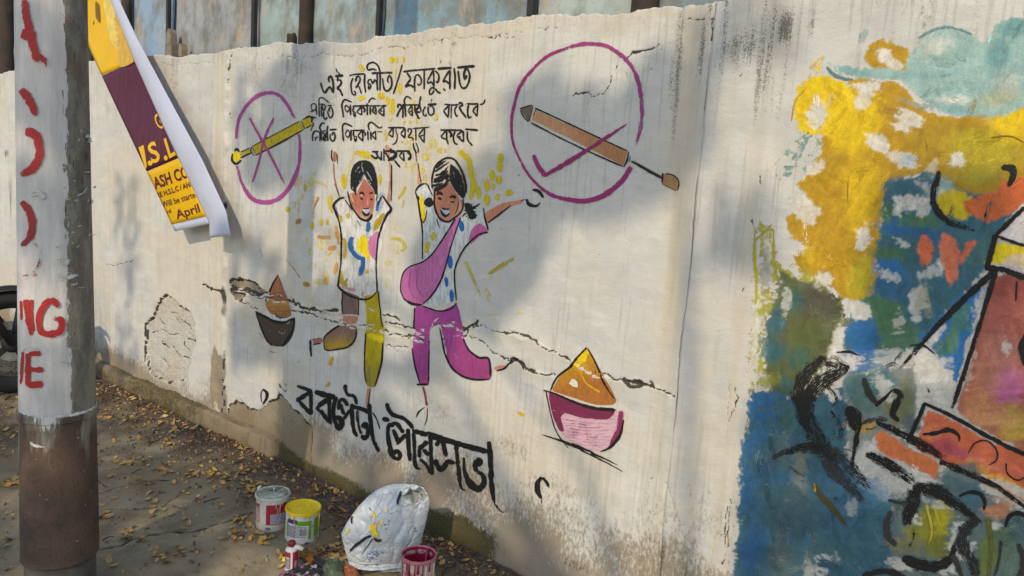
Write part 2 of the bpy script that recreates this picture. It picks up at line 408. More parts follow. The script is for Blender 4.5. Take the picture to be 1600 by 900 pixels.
# patch of fallen plaster in the left bay
loss([(225, 518), (226, 508), (238, 497), (245, 478), (260, 461), (270, 465), (280, 479), (295, 485), (304, 507), (304, 533), (298, 560), (290, 590), (262, 600), (235, 585), (226, 545)], .013, .44, .004, .7)
crack([(236, 520), (250, 515), (262, 524), (275, 520)], .006, .005, .8); crack([(268, 540), (276, 556), (292, 562)], .006, .005, .7); crack([(250, 560), (262, 572), (285, 578)], .005, .004, .6); crack([(285, 500), (296, 512), (292, 526)], .006, .005, .8); crack([(262, 490), (275, 492), (284, 503)], .005, .004, .6); crack([(246, 498), (254, 506)], .006, .004, .7)
H_[:] += 0
crack([(226, 565), (226, 508), (238, 497), (245, 478), (260, 461), (268, 464)], .013, .006, .95)
crack([(280, 479), (295, 485), (304, 507), (304, 533), (290, 528)], .010, .005, .9)
crack([(288, 470), (292, 492), (300, 498)], .004, .003, .6)
crack([(283, 528), (284, 540), (294, 550)], .007, .004, .8)
crack([(248, 535), (256, 542), (262, 547)], .009, .005, .8)
crack([(270, 500), (280, 505)], .005, .003, .6)
# long crack and spalls across the figures
loss([(360, 440), (375, 437), (395, 441), (410, 450), (420, 459), (405, 459), (385, 453), (362, 450)], .014, .75, .003, 1)
loss([(360, 455), (375, 458), (386, 462), (378, 471), (366, 467)], .014, .85, .003, 1)
loss([(418, 468), (430, 462), (450, 470), (455, 490), (440, 497), (420, 490)], .005, .0, .004, .6)
C6 = lambda L: [(350 + a / 3.556, 430 + b / 3.556) for a, b in L]
C9 = lambda L: [(750 + a / 3.556, 430 + b / 3.556) for a, b in L]
CB = lambda L: [(750 + a / 3.556, 647 + b / 3.556) for a, b in L]
crack([(318, 443), (335, 449), (352, 456)], .014, .008, 1)
crack([(361, 440), (378, 437), (396, 441), (404, 446)], .010, .006, .95)
crack([(361, 452), (380, 455), (395, 460), (415, 467), (425, 466)], .008, .006, .95)
crack([(400, 450), (408, 456), (412, 460)], .012, .006, .95)
crack([(375, 470), (390, 478), (402, 484)], .006, .004, .75)
crack(C6([(240, 130), (300, 140), (390, 150), (480, 180), (560, 185), (640, 180)]), .012, .009, 1)
crack(C6([(380, 185), (480, 200), (560, 225), (640, 250), (700, 268), (800, 280), (870, 290), (930, 320), (1000, 335), (1060, 345), (1140, 372)]), .007, .007, .95)
crack(C6([(790, 155), (830, 175), (880, 212), (940, 215), (985, 235)]), .008, .006, .9)
crack(C6([(900, 252), (980, 262), (1050, 300), (1120, 322), (1150, 305), (1200, 270), (1260, 270), (1330, 300), (1380, 290), (1420, 270)]), .009, .007, .95)
crack(C6([(1380, 292), (1360, 330), (1300, 340), (1230, 355)]), .008, .006, .9)
crack(C6([(1040, 410), (960, 400), (900, 385)]), .005, .004, .6)
crack(C6([(1380, 340), (1460, 380), (1500, 440), (1520, 460), (1590, 480), (1640, 462)]), .005, .004, .65)
crack(C6([(1380, 290), (1450, 280), (1530, 320), (1600, 335)]), .004, .003, .6)
crack(C9([(165, 495), (200, 462), (235, 490), (255, 525), (330, 540), (430, 555)]), .007, .006, .9)
crack(C9([(80, 310), (200, 335), (320, 370), (430, 430), (530, 470), (600, 515), (650, 545), (700, 552), (770, 580), (830, 585), (900, 603), (960, 605), (1010, 635), (1075, 665)]), .0065, .006, .85)
loss(C9([(800, 588), (850, 578), (915, 605), (880, 618), (840, 612)]), .006, .5, .002, 1)
loss(C6([(430, 180), (520, 190), (640, 205), (700, 230), (600, 235), (500, 205)]), .004, .0, .006, .3)
loss(C6([(900, 265), (1050, 305), (1140, 330), (1060, 342), (930, 318)]), .004, .0, .006, .2)
# exposed render at the foot, between the joint and the big lettering
loss([(354, 640), (361, 631), (370, 628), (383, 633), (390, 640), (400, 641), (412, 633), (425, 628), (432, 622), (437, 616), (443, 620), (450, 628), (462, 642), (473, 647), (479, 658), (487, 667), (492, 690), (500, 745), (437, 725), (354, 690)], .007, .80, .004, .9)
loss([(437, 604), (442, 597), (448, 602), (447, 612)], .004, .3, .002, .6)
# finer lines
crack([(235, 104), (300, 97), (345, 95)], .004, .003, .4, .006); crack([(420, 93), (500, 84), (570, 76), (640, 69)], .004, .003, .45, .006); crack([(645, 70), (720, 60), (800, 54), (870, 46)], .003, .003, .4, .006); crack([(760, 58), (800, 62)], .004, .003, .6)
crack([(975, 84), (992, 76), (1020, 73), (1035, 66)], .006, .004, .8)
crack([(964, 96), (952, 121), (944, 141), (920, 147), (896, 150)], .004, .003, .65)
crack([(1075, 30), (1115, 27), (1112, 60)], .005, .004, .7)
crack(CB([(1040, 390), (1090, 480), (1130, 600), (1160, 750), (1150, 900)]), .006, .003, .30)
crack(CB([(960, 340), (920, 430), (960, 520), (980, 560)]), .004, .002, .35)
crack([(361, 84), (359, 100), (358, 130)], .010, .005, .8)
crack([(165, 412), (190, 413), (208, 408)], .006, .003, .6)
crack([(345, 660), (350, 600), (352, 560)], .008, .006, .7)
crack([(1140, 580), (1141, 640), (1137, 700)], .003, .002, .3)
for (a, b) in [((1180, 340), (1186, 360)), ((1160, 455), (1168, 448)), ((1153, 600), (1147, 660)), ((1145, 780), (1140, 850)), ((1187, 278), (1189, 290)), ((1140, 790), (1133, 880))]:
    crack([a, b], .006, .003, .5)
for i in range(46):                                 # small chips
    a = random.uniform(160, 1180); b = random.uniform(60, 640)
    if random.random() < .5: b = random.uniform(60, 170)
    crack([(a, b), (a + random.uniform(-3, 3), b + random.uniform(2, 9))], random.uniform(.0025, .005), .002, random.uniform(.35, .75))
# base: the plaster flares out and is splashed
H_ += .035 * sstep(.22, 0, z + (fbm(x * 4, z * 2, 1) - .5) * .08) * sstep(-3.2, -3.0, x)
DIRT = sstep(.46, .02, z + (fbm(x * 3.2, z * 3.2, 2) - .5) * .42) * .95
DIRT = np.maximum(DIRT, sstep(.5, .66, fbm(x * 2.6 + 1, z * 4, 3)) * .42 * sstep(.9, .3, z) * sstep(-2.4, -1.4, x))
DIRT = np.maximum(DIRT, sstep(1.88, 2.02, z) * .25)
strk = sstep(.35, .65, fbm(x * 26, z * 1.6, 3))
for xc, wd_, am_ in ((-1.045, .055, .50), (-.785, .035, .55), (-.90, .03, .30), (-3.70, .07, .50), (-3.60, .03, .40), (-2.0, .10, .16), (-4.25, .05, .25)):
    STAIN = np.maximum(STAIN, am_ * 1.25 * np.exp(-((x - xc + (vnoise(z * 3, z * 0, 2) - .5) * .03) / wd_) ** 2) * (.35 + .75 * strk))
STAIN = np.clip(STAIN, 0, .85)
DIRT = np.maximum(DIRT, .40 * sstep(1.2, 1.98, z) * sstep(.56, .72, fbm(x * 14, z * .9, 1)))
STAIN = np.maximum(STAIN, .40 * sstep(.52, .68, fbm(x * 1.9 + 3, z * 2.3, 0)))
def soft_spot(arr, px, rx, rz, v):
    c = wpx([px])[0]; arr[:] = np.maximum(arr, v * np.exp(-(((x - c[0]) / rx) ** 2 + ((z - c[1]) / rz) ** 2)))
soft_spot(DIRT, (800, 700), .16, .06, .5); soft_spot(DIRT, (850, 750), .2, .07, .4); soft_spot(DIRT, (680, 640), .25, .10, .36); soft_spot(DIRT, (380, 655), .1, .1, .5)
soft_spot(MOLD, (1165, 70), .10, .10, .62); soft_spot(MOLD, (1115, 70), .08, .13, .5); soft_spot(MOLD, (1140, 50), .20, .07, .42); soft_spot(MOLD, (1190, 90), .12, .16, .36); soft_spot(MOLD, (1090, 45), .10, .10, .40); soft_spot(MOLD, (1075, 110), .03, .16, .42); soft_spot(MOLD, (1270, 40), .06, .06, .4); soft_spot(MOLD, (1400, 60), .10, .05, .3); soft_spot(MOLD, (1215, 30), .05, .05, .6); soft_spot(MOLD, (1228, 45), .03, .07, .8)
soft_spot(MOLD, (1030, 75), .06, .06, .34); soft_spot(MOLD, (460, 105), .30, .07, .52); soft_spot(MOLD, (300, 110), .30, .05, .36); soft_spot(MOLD, (620, 85), .14, .03, .34); soft_spot(MOLD, (400, 105), .12, .04, .4); soft_spot(MOLD, (560, 80), .12, .02, .3)
soft_spot(MOLD, (705, 72), .08, .012, .5); soft_spot(MOLD, (362, 105), .03, .09, .6); soft_spot(MOLD, (178, 165), .25, .10, .45); soft_spot(MOLD, (350, 560), .08, .10, .4)
soft_spot(MOLD, (890, 62), .1, .02, .4); soft_spot(MOLD, (980, 85), .05, .03, .4); soft_spot(MOLD, (1035, 860), .05, .10, .5); soft_spot(MOLD, (16, 300), .12, .35, .5); soft_spot(MOLD, (10, 240), .08, .05, .75)
MOLD = np.maximum(MOLD, sstep(1.55, 2.0, z) * .26 * sstep(.40, .62, fbm(x * 1.7, z * 0 + 1, 0)))
MOLD = np.maximum(MOLD, .62 * sstep(.44, .66, fbm(x * 34, z * 1.3, 2)) * sstep(1.50, 1.98, z + (fbm(x * 18, z * 0, 3) - .5) * .5) * (sstep(-1.25, -1.05, x) * sstep(-.62, -.78, x) + .35 * sstep(-3.7, -3.4, x) * sstep(-2.3, -2.7, x)))
MOSS = sstep(.13, .03, z + (fbm(x * 3.5, z * 5, 0) - .5) * .13) * sstep(-3.4, -3.0, x) * sstep(-1.55, -1.75, x) * .95
MOSS = np.maximum(MOSS, sstep(.10, .04, z + (fbm(x * 5, z * 6, 1) - .5) * .12) * .35)
soft_spot(MOSS, (725, 815), .12, .05, .95); soft_spot(MOSS, (1, 560), .1, .1, .3); soft_spot(MOSS, (905, 880), .12, .03, .55)
BARE = np.maximum(BARE, .28 * sstep(.5, .62, fbm(x * 9, z * 2.2, 1)) * sstep(.5, .1, z))
HG = H_.reshape(NR, len(XC))
ZT = ztop(XC)
def wall_y(X, Z):
    """y of the wall's real face under a point"""
    X = np.asarray(X, float); Z = np.asarray(Z, float); zz = Z * WT / np.interp(X, XC, ZT)
    i = np.clip(np.searchsorted(XC, X) - 1, 0, len(XC) - 2); fx = np.clip((X - XC[i]) / (XC[i + 1] - XC[i]), 0, 1)
    t = np.clip((zz - ZR[0]) / (ZR[1] - ZR[0]), 0, NR - 1.001); jj = t.astype(int); fz = t - jj
    h = (HG[jj, i] * (1 - fx) + HG[jj, i + 1] * fx) * (1 - fz) + (HG[jj + 1, i] * (1 - fx) + HG[jj + 1, i + 1] * fx) * fz
    return D - h

WALL = empty('mural_wall', (-3.0, D, 0), label='long whitewashed plaster wall painted with Holi figures and Assamese lettering', cat='wall')
WM = Matrix.Translation((3.0, -D, 0))
def wlink(name, me, mat, parent=None, **k):
    """a part of the wall; vertices are given in world coordinates"""
    me.transform(WM) if (parent is None or parent is WALL) else me.transform(WM)
    return link(name, me, mat, parent or WALL, True, **k)
def build_wall():
    ncol = len(XC)
    front = np.stack([GX, D - HG, GZW * (ZT / WT)[None, :]], -1)
    tops = []
    for k, yy in enumerate([.004, .012, .03, .06, .10, .15, .20, .22]):
        zt = ZT + .004 * math.sin(min(1, yy / .05) * 1.5) + (vnoise(XC * 25, XC * 0 + yy * 90, 1) - .5) * .010 + (vnoise(XC * 90, XC * 0 + yy * 200, 2) - .5) * .004
        tops.append(np.stack([XC, D - HG[-1] + yy, zt], -1))
    back = [np.stack([XC, np.full(ncol, D + .225), ZT - .02], -1), np.stack([XC, np.full(ncol, D + .225), np.full(ncol, -.03)], -1)]
    V = np.concatenate([front, np.array(tops), np.array(back)], 0)
    nr = V.shape[0]
    def ext(A, v): return np.concatenate([A.reshape(NR, ncol), np.full((nr - NR, ncol), 0.) + (v if np.isscalar(v) else v[None, :])], 0)
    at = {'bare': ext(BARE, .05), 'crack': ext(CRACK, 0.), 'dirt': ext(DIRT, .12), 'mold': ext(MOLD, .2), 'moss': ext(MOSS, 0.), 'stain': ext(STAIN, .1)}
    cuts = [0, int(np.searchsorted(XC, -3.72)), int(np.searchsorted(XC, -.982)), ncol - 1]
    names = [('plaster_bay', 'stained left bay of plaster with a fallen patch'), ('plaster_bay', 'middle bay of plaster with the figures and a long crack'), ('plaster_bay', 'right bay of plaster under the colourful painting')]
    for a, b, (nm, lb) in zip(cuts[:-1], cuts[1:], names):
        s = slice(a, b + 1); v = V[:, s].reshape(-1, 3)
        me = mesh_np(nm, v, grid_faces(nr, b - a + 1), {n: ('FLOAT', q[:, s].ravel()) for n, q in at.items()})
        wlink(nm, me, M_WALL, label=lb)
build_wall()
# plinth ledge along the left bays
def build_plinth():
    xs = np.arange(-13.5, -3.13, .012); prof = [(0.0, -.03), (.045, -.03), (.050, .0), (.052, .025), (.050, .05), (.050, .075), (.046, .090), (.030, .094), (.012, .098), (-.02, .10)]
    n = len(xs); V = []
    for k, (o_, zz) in enumerate(prof):
        jy = ((fbm(xs * 9, xs * 0 + k * .7, 1) - .5) * .018 + (fbm(xs * 45, xs * 0 + k * 3.7, 3) - .5) * .014) * (k > 0); jz = ((fbm(xs * 6, xs * 0 + k * .5, 2) - .5) * .034 + (fbm(xs * 50, xs * 0 + k * 2.5, 0) - .5) * .014) * (k > 1)
        V.append(np.stack([xs, D + .0 - o_ + jy, zz + jz], -1))
    V = np.array(V); V = np.concatenate([V, V[:, -1:]], 1); V[:, -1] = [xs[-1] + .004, D + .02, .02]; n += 1; nr = len(prof); v = V.reshape(-1, 3)
    X_ = v[:, 0]; Z_ = v[:, 2]
    moss = .30 + .8 * (fbm(X_ * 3, Z_ * 9, 0) - .25); moss *= sstep(-3.62, -3.9, X_) * .7 + .3
    dirt = np.full(len(v), .95); bare = np.full(len(v), .8)
    me = mesh_np('plinth', v, grid_faces(nr, n)[:, ::-1], {'bare': ('FLOAT', bare), 'crack': ('FLOAT', np.zeros(len(v))), 'dirt': ('FLOAT', dirt), 'mold': ('FLOAT', np.full(len(v), .45)), 'moss': ('FLOAT', moss)})
    wlink('plinth', me, M_WALL, label='mossy ledge along the foot of the wall')
build_plinth()

# ------------------------------------------------------------------ brushed paint on real surfaces
BLACK = srgb(26, 24, 26) ; BLACK = np.maximum(BLACK, .010)
class Surf:
    """maps photo pixels to a surface: P(px) -> 3-D points, n(px) -> outward normals"""
    def __init__(s, P, n, M=None): s.P = P; s.n = n; s.M = M
def wall_P(a):
    p = on_y(a[:, 0], a[:, 1]); p = p.copy(); p[:, 1] = wall_y(p[:, 0], p[:, 2]); return p
WS = Surf(wall_P, lambda P: np.tile([0, -1., 0], (len(P), 1)), WM)
class Paint:
    uid = 0
    def __init__(s, surf=WS): s.s = surf; s.V = []; s.F3 = []; s.C = []; s.U = []; s.E = []; s.Dy = []; s.nb = 0; s.Q = []
    def _put(s, px, F, col, suv, edge, dry, lvl):
        Paint.uid += 1
        P = s.s.P(px); off = .0007 + lvl * .0005 + (Paint.uid % 90) * 5e-6
        P = P + s.s.n(P) * off
        s.V.append(P); s.C.append(np.broadcast_to(col, (len(P), 3))); s.U.append(suv); s.E.append(np.broadcast_to(edge, (len(P),))); s.Dy.append(np.broadcast_to(dry, (len(P),)))
        s.Q += [tuple(s.nb + i for i in f) for f in F]; s.nb += len(P)
    def stroke(s, pts, w=3.0, c=None, dry=0.0, tail=None, lvl=3, o=(0, 0), k=1.0, taper=.35, raw=False):
        """pts in crop coordinates: photo px = o + pts / k ; w in photo px (number or list)"""
        c = BLACK if c is None else c; pts = [(o[0] + a / k, o[1] + b / k) for a, b in pts]
        p = np.array(pts, float) if raw else spline(pts, 2.2)
        if len(p) < 2: return
        d = np.gradient(p, axis=0); L = np.linalg.norm(d, axis=1) + 1e-9; nrm = np.stack([-d[:, 1], d[:, 0]], 1) / L[:, None]
        seg = np.concatenate([[0], np.cumsum(np.linalg.norm(np.diff(p, axis=0), axis=1))]); T = seg[-1] + 1e-6; t = seg / T
        ww = np.interp(t, np.linspace(0, 1, len(w)), w) if isinstance(w, (list, tuple)) else np.full(len(p), float(w))
        uid = Paint.uid + 1
        e = np.minimum(seg, T - seg); cap = np.minimum(ww * .5, T * .3) + .01
        tp = np.where(e < cap, np.sqrt(np.clip(1 - (1 - e / cap) ** 2, 0, 1)), 1) * (1 - taper) + taper if taper < 1 else 1
        ww = ww * tp * (1 + .16 * (vnoise(seg * .22, seg * 0 + uid * 1.7, 1) - .5) * 2)
        nv = 5; vs = np.linspace(-1, 1, nv)
        q = (p[:, None, :] + nrm[:, None, :] * (ww[:, None] * .5)[..., None] * vs[None, :, None]).reshape(-1, 2)
        n = len(p)
        F = grid_faces(n, nv)
        V = np.tile(vs, n); S = np.repeat(seg, nv)
        suv = np.stack([S * .055 + uid * 7.3, V * np.repeat(ww, nv) * .30 + uid * 3.1, np.zeros_like(V)], 1)
        tl = dry if tail is None else tail
        dy = dry + (tl - dry) * np.repeat(sstep(.4, 1, t), nv) + .30 * np.repeat(sstep(.9, 1.0, t), nv) * (taper < 1)
        s._put(q, F, c, suv, np.abs(V) ** 4, np.clip(dy, 0, 1), lvl)
    def fill(s, poly, c, dry=0.0, c2=None, g=None, lvl=1, o=(0, 0), k=1.0, jit=.45, step=6.0, horiz=False, smooth=True, colf=None):
        """g = (p0, p1) gradient axis from c to c2, in the same coordinates as poly"""
        P = [np.array((o[0] + a / k, o[1] + b / k)) for a, b in poly]
        if smooth:
            q = P[-1:] + P + P[:2]; bd = []
            for i in range(1, len(q) - 2):
                a, b, cc, d = q[i - 1:i + 3]; m = max(1, int(np.linalg.norm(cc - b) / 3.0))
                for t in np.linspace(0, 1, m, endpoint=False):
                    cr = .5 * (2 * b + (cc - a) * t + (2 * a - 5 * b + 4 * cc - d) * t * t + (3 * b - a - 3 * cc + d) * t ** 3)
                    bd.append(cr * .6 + (b + (cc - b) * t) * .4)
        else:
            bd = []
            for a, b in zip(P, P[1:] + P[:1]):
                m = max(1, int(np.linalg.norm(b - a) / 3.0)); bd += [a + (b - a) * t for t in np.linspace(0, 1, m, endpoint=False)]
        bd = np.array(bd); uid = Paint.uid + 1
        jj = np.stack([vnoise(bd[:, 0] * .35, bd[:, 1] * .35 + uid, 0) - .5, vnoise(bd[:, 0] * .35, bd[:, 1] * .35 + uid, 1) - .5], 1) * 2 * jit
        bd = bd + jj
        lo = bd.min(0); hi = bd.max(0); gx, gy = np.meshgrid(np.arange(lo[0], hi[0], step), np.arange(lo[1], hi[1], step))
        G = np.stack([gx.ravel(), gy.ravel()], 1) + .37
        if len(G): G = G[poly_sd(G, bd) > step * .35]
        n = len(bd); allp = [Vector(p) for p in bd] + [Vector(p) for p in G]
        r = geometry.delaunay_2d_cdt(allp, [(i, (i + 1) % n) for i in range(n)], [], 1, 1e-6)
        vv = np.array([tuple(v) for v in r[0]]); F = [tuple(f) for f in r[2]]
        if not len(F): return
        # keep faces whose centre is inside
        cen = np.array([vv[list(f)].mean(0) for f in F]); ok = poly_sd(cen, bd) > 0
        F = [f[::-1] for f, o_ in zip(F, ok) if o_]
        if colf is not None: col = colf(vv)
        elif c2 is not None:
            a = np.array((o[0] + g[0][0] / k, o[1] + g[0][1] / k)); b = np.array((o[0] + g[1][0] / k, o[1] + g[1][1] / k)); ab = b - a
            t = np.clip(((vv - a) @ ab) / (ab @ ab), 0, 1)[:, None]; t = t * t * (3 - 2 * t); col = np.asarray(c) * (1 - t) + np.asarray(c2) * t
        else: col = np.tile(c, (len(vv), 1))
        fx, fy = (.05, .35) if horiz else (.30, .05)
        suv = np.stack([vv[:, 0] * fx + uid * 7.3, vv[:, 1] * fy + uid * 3.1, np.zeros(len(vv))], 1)
        s._put(vv, F, col, suv, np.zeros(len(vv)), dry, lvl)
    def dab(s, x, y, rx, ry, c, dry=.15, lvl=2, rot=0, o=(0, 0), k=1.0, jit=.6):
        a = np.linspace(0, 2 * math.pi, 14, endpoint=False); ca, sa = math.cos(rot), math.sin(rot)
        pts = [(o[0] + x / k + rx * math.cos(t) * ca - ry * math.sin(t) * sa, o[1] + y / k + rx * math.cos(t) * sa + ry * math.sin(t) * ca) for t in a]
        s.fill(pts, c, dry, lvl=lvl, jit=jit)
    def build(s, name, parent, mat=None, **kw):
        if not s.V: return None
        V = np.concatenate(s.V); me = bpy.data.meshes.new(name)
        me.from_pydata([], [], [])
        me.vertices.add(len(V)); me.vertices.foreach_set('co', V.astype(np.float32).ravel())
        li = np.array([i for f in s.Q for i in f], np.int32); ls = np.cumsum([0] + [len(f) for f in s.Q[:-1]]).astype(np.int32)
        me.loops.add(len(li)); me.loops.foreach_set('vertex_index', li); me.polygons.add(len(s.Q)); me.polygons.foreach_set('loop_start', ls)
        me.update(calc_edges=True)
        add_attr(me, 'col', 'FLOAT_COLOR', np.clip(np.concatenate(s.C), .004, .9)); add_attr(me, 'suv', 'FLOAT_VECTOR', np.concatenate(s.U))
        add_attr(me, 'edge', 'FLOAT', np.concatenate(s.E)); add_attr(me, 'dry', 'FLOAT', np.concatenate(s.Dy)); me.validate()
        if s.s.M is not None: me.transform(s.s.M)
        return link(name, me, mat or M_PAINT, parent, True, **kw)

def words(name, label, groups, fat=1.08):
    """a line of lettering: a part whose sub-parts are the words"""
    first = None
    for i, (o, k, strokes) in enumerate(groups):
        p = Paint()
        for st in strokes:
            pts, w_ = st[0], st[1]; d = st[2] if len(st) > 2 else 0.0
            p.stroke(pts, [q * fat for q in w_] if isinstance(w_, list) else w_ * fat, None, d, o=o, k=k)
        if first is None: first = empty(name, label=label); first.parent = WALL
        p.build('painted_word', first)

A_, B_, C_, D_, E_ = (480, 90), (610, 80), (480, 150), (610, 140), (560, 180)
words('painted_lettering', 'top line of thin black Assamese lettering', [
    (A_, 10, [([(225, 390), (245, 470), (290, 550), (330, 500), (370, 450)], 3), ([(372, 390), (350, 340), (385, 290), (415, 350), (430, 430), (425, 560)], 3.4), ([(350, 370), (378, 385)], 4), ([(370, 450), (400, 500), (420, 560)], 3),
              ([(470, 160), (490, 220), (545, 270)], 2), ([(455, 295), (595, 283)], 4.2), ([(500, 350), (545, 360), (555, 400), (530, 440), (480, 485)], 3), ([(490, 380), (505, 300)], 3), ([(480, 485), (530, 510), (575, 605)], 3)]),
    (A_, 10, [([(680, 290), (740, 268), (930, 258)], 2.6), ([(1020, 245), (1350, 235)], 4, .25), ([(740, 320), (710, 390), (705, 470), (725, 560), (765, 590), (775, 550), (740, 520)], 2.6),
              ([(775, 380), (800, 300), (840, 310), (845, 360), (815, 420), (775, 480)], 2.6), ([(775, 480), (820, 450), (870, 570)], 2.2), ([(925, 265), (915, 380), (930, 550)], 2.8),
              ([(980, 500), (1000, 480), (1010, 430), (970, 400), (985, 350), (1020, 350), (1040, 410), (1075, 350), (1105, 400), (1118, 520)], 2.5), ([(976, 505), (975, 420)], 2.2), ([(1110, 240), (1113, 520)], 2.4),
              ([(1155, 520), (1150, 240), (1120, 130), (1050, 78), (980, 100), (953, 150), (975, 195), (1040, 180), (1100, 205)], 2.6),
              ([(1190, 320), (1200, 420), (1230, 510), (1280, 515), (1325, 450), (1325, 340), (1290, 270)], 2.8), ([(1290, 270), (1265, 340), (1280, 400)], 2.4), ([(1490, 100), (1440, 290), (1350, 580)], 2.3)]),
    (B_, 10, [([(200, 320), (450, 292), (710, 270)], 2.8, .1), ([(735, 275), (970, 258)], 3.8), ([(1050, 255), (1335, 235)], 4.2), ([(260, 330), (330, 430)], 3), ([(330, 430), (230, 560)], 3), ([(230, 560), (310, 530), (380, 570)], 3), ([(395, 380), (380, 500), (385, 635)], 2.8),
              ([(395, 380), (440, 370), (480, 430), (480, 500), (440, 530), (430, 490)], 2.5), ([(530, 280), (530, 600)], 2.6), ([(670, 300), (580, 460)], 2.7), ([(580, 460), (590, 500), (640, 480), (680, 540)], 2.7), ([(680, 290), (685, 600)], 2.6), ([(700, 300), (755, 360), (760, 440), (735, 490), (720, 460)], 2.8),
              ([(690, 580), (650, 570), (615, 620), (620, 675), (660, 660), (690, 600)], 2.4), ([(700, 580), (750, 640), (800, 655)], 3), ([(930, 300), (820, 480)], 2.6), ([(820, 480), (880, 470), (930, 520)], 3.2), ([(940, 290), (940, 600)], 2.8), ([(830, 580), (875, 625)], 3),
              ([(1005, 260), (1020, 400), (1015, 600)], 3.2), ([(1070, 300), (1090, 470), (1130, 570), (1190, 570), (1240, 480), (1250, 370), (1210, 260)], 2.9), ([(1200, 260), (1165, 340), (1175, 430), (1210, 370)], 3.8)])])
words('painted_lettering', 'second line of thin black Assamese lettering', [
    (C_, 10, [([(65, 170), (100, 120), (150, 140), (155, 200), (75, 245), (60, 230)], 1.8), ([(75, 170), (100, 250)], 1.6), ([(150, 130), (160, 300)], 2), ([(90, 310), (110, 350), (130, 330), (160, 355)], 1.8), ([(90, 310), (80, 400), (110, 440), (80, 500), (60, 550)], 1.7),
              ([(200, 330), (200, 110), (200, 50), (240, 25), (300, 60), (360, 110)], 2.1), ([(200, 130), (290, 130)], 2), ([(240, 150), (270, 230), (300, 160), (260, 130), (240, 200)], 2), ([(235, 150), (235, 330)], 2), ([(270, 240), (265, 320), (290, 365), (330, 330)], 2.4),
              ([(325, 150), (410, 150)], 2), ([(330, 230), (350, 320), (385, 340), (415, 280), (400, 200), (370, 180), (350, 220), (370, 240)], 2.3)]),
    (C_, 10, [([(580, 340), (575, 250), (560, 150), (580, 80), (620, 60), (720, 100)], 2.6), ([(600, 190), (640, 250), (680, 200), (630, 150), (600, 190)], 2.2), ([(695, 130), (695, 305)], 2.5), ([(725, 160), (1000, 150)], 2.4), ([(990, 155), (1260, 153)], 3, .15),
              ([(740, 165), (740, 200), (730, 240), (770, 260), (760, 325), (735, 260)], 2.4), ([(870, 165), (790, 250)], 2.3), ([(790, 250), (870, 300)], 2.4), ([(870, 300), (870, 165)], 2.3), ([(880, 170), (920, 210), (900, 260)], 2.8), ([(955, 110), (955, 305)], 2.5),
              ([(975, 110), (1000, 60), (1040, 35), (1090, 60)], 2.4), ([(1000, 160), (1000, 300)], 2.4), ([(1070, 170), (1020, 230)], 2.3), ([(1020, 230), (1090, 290)], 2.5), ([(1090, 290), (1085, 170)], 2.4), ([(1040, 220), (1080, 240)], 2.2),
              ([(1200, 170), (1120, 240)], 2.3), ([(1120, 240), (1210, 320)], 2.5), ([(1210, 320), (1215, 160)], 2.4), ([(1150, 240), (1200, 230)], 2.2)]),
    (D_, 10, [([(130, 290), (130, 240), (165, 235), (190, 270), (160, 320), (140, 360), (110, 430)], 2.8), ([(210, 220), (205, 450)], 2.6), ([(250, 430), (240, 250), (225, 170), (255, 110), (300, 120), (335, 155)], 2.4), ([(200, 240), (480, 240)], 2.4), ([(590, 235), (740, 228)], 3.6),
              ([(340, 250), (280, 340)], 2.3), ([(280, 340), (355, 420)], 2.4), ([(355, 420), (350, 250)], 2.4), ([(300, 350), (340, 330)], 2), ([(390, 250), (400, 340), (460, 460)], 3), ([(470, 250), (400, 340), (480, 350)], 3), ([(485, 100), (465, 210), (490, 350)], 2.4), ([(420, 430), (480, 450)], 3.6),
              ([(560, 260), (520, 330), (530, 400), (570, 410), (560, 370)], 2.4), ([(600, 260), (600, 350), (630, 400), (680, 380), (690, 310), (650, 250), (620, 280)], 2.4), ([(660, 140), (640, 200)], 1.5)]),
    (D_, 10, [([(850, 230), (960, 240)], 2.4), ([(970, 245), (1080, 235)], 2.4), ([(930, 250), (840, 330)], 2.6), ([(840, 330), (920, 440)], 2.8), ([(920, 440), (930, 240)], 2.5), ([(970, 220), (965, 460)], 2.2), ([(1060, 250), (1020, 320), (1050, 420), (1075, 390)], 2.6),
              ([(1080, 235), (1110, 205), (1145, 240), (1100, 290), (1210, 450)], 3), ([(1205, 225), (1390, 225)], 2.8), ([(1240, 240), (1225, 330), (1240, 440), (1290, 420)], 2.8), ([(1370, 250), (1300, 330)], 2.4), ([(1300, 330), (1370, 420)], 2.6), ([(1370, 420), (1385, 210)], 2.4), ([(1320, 330), (1360, 330)], 1.8),
              ([(1410, 235), (1470, 220), (1500, 150)], 2.2)])])
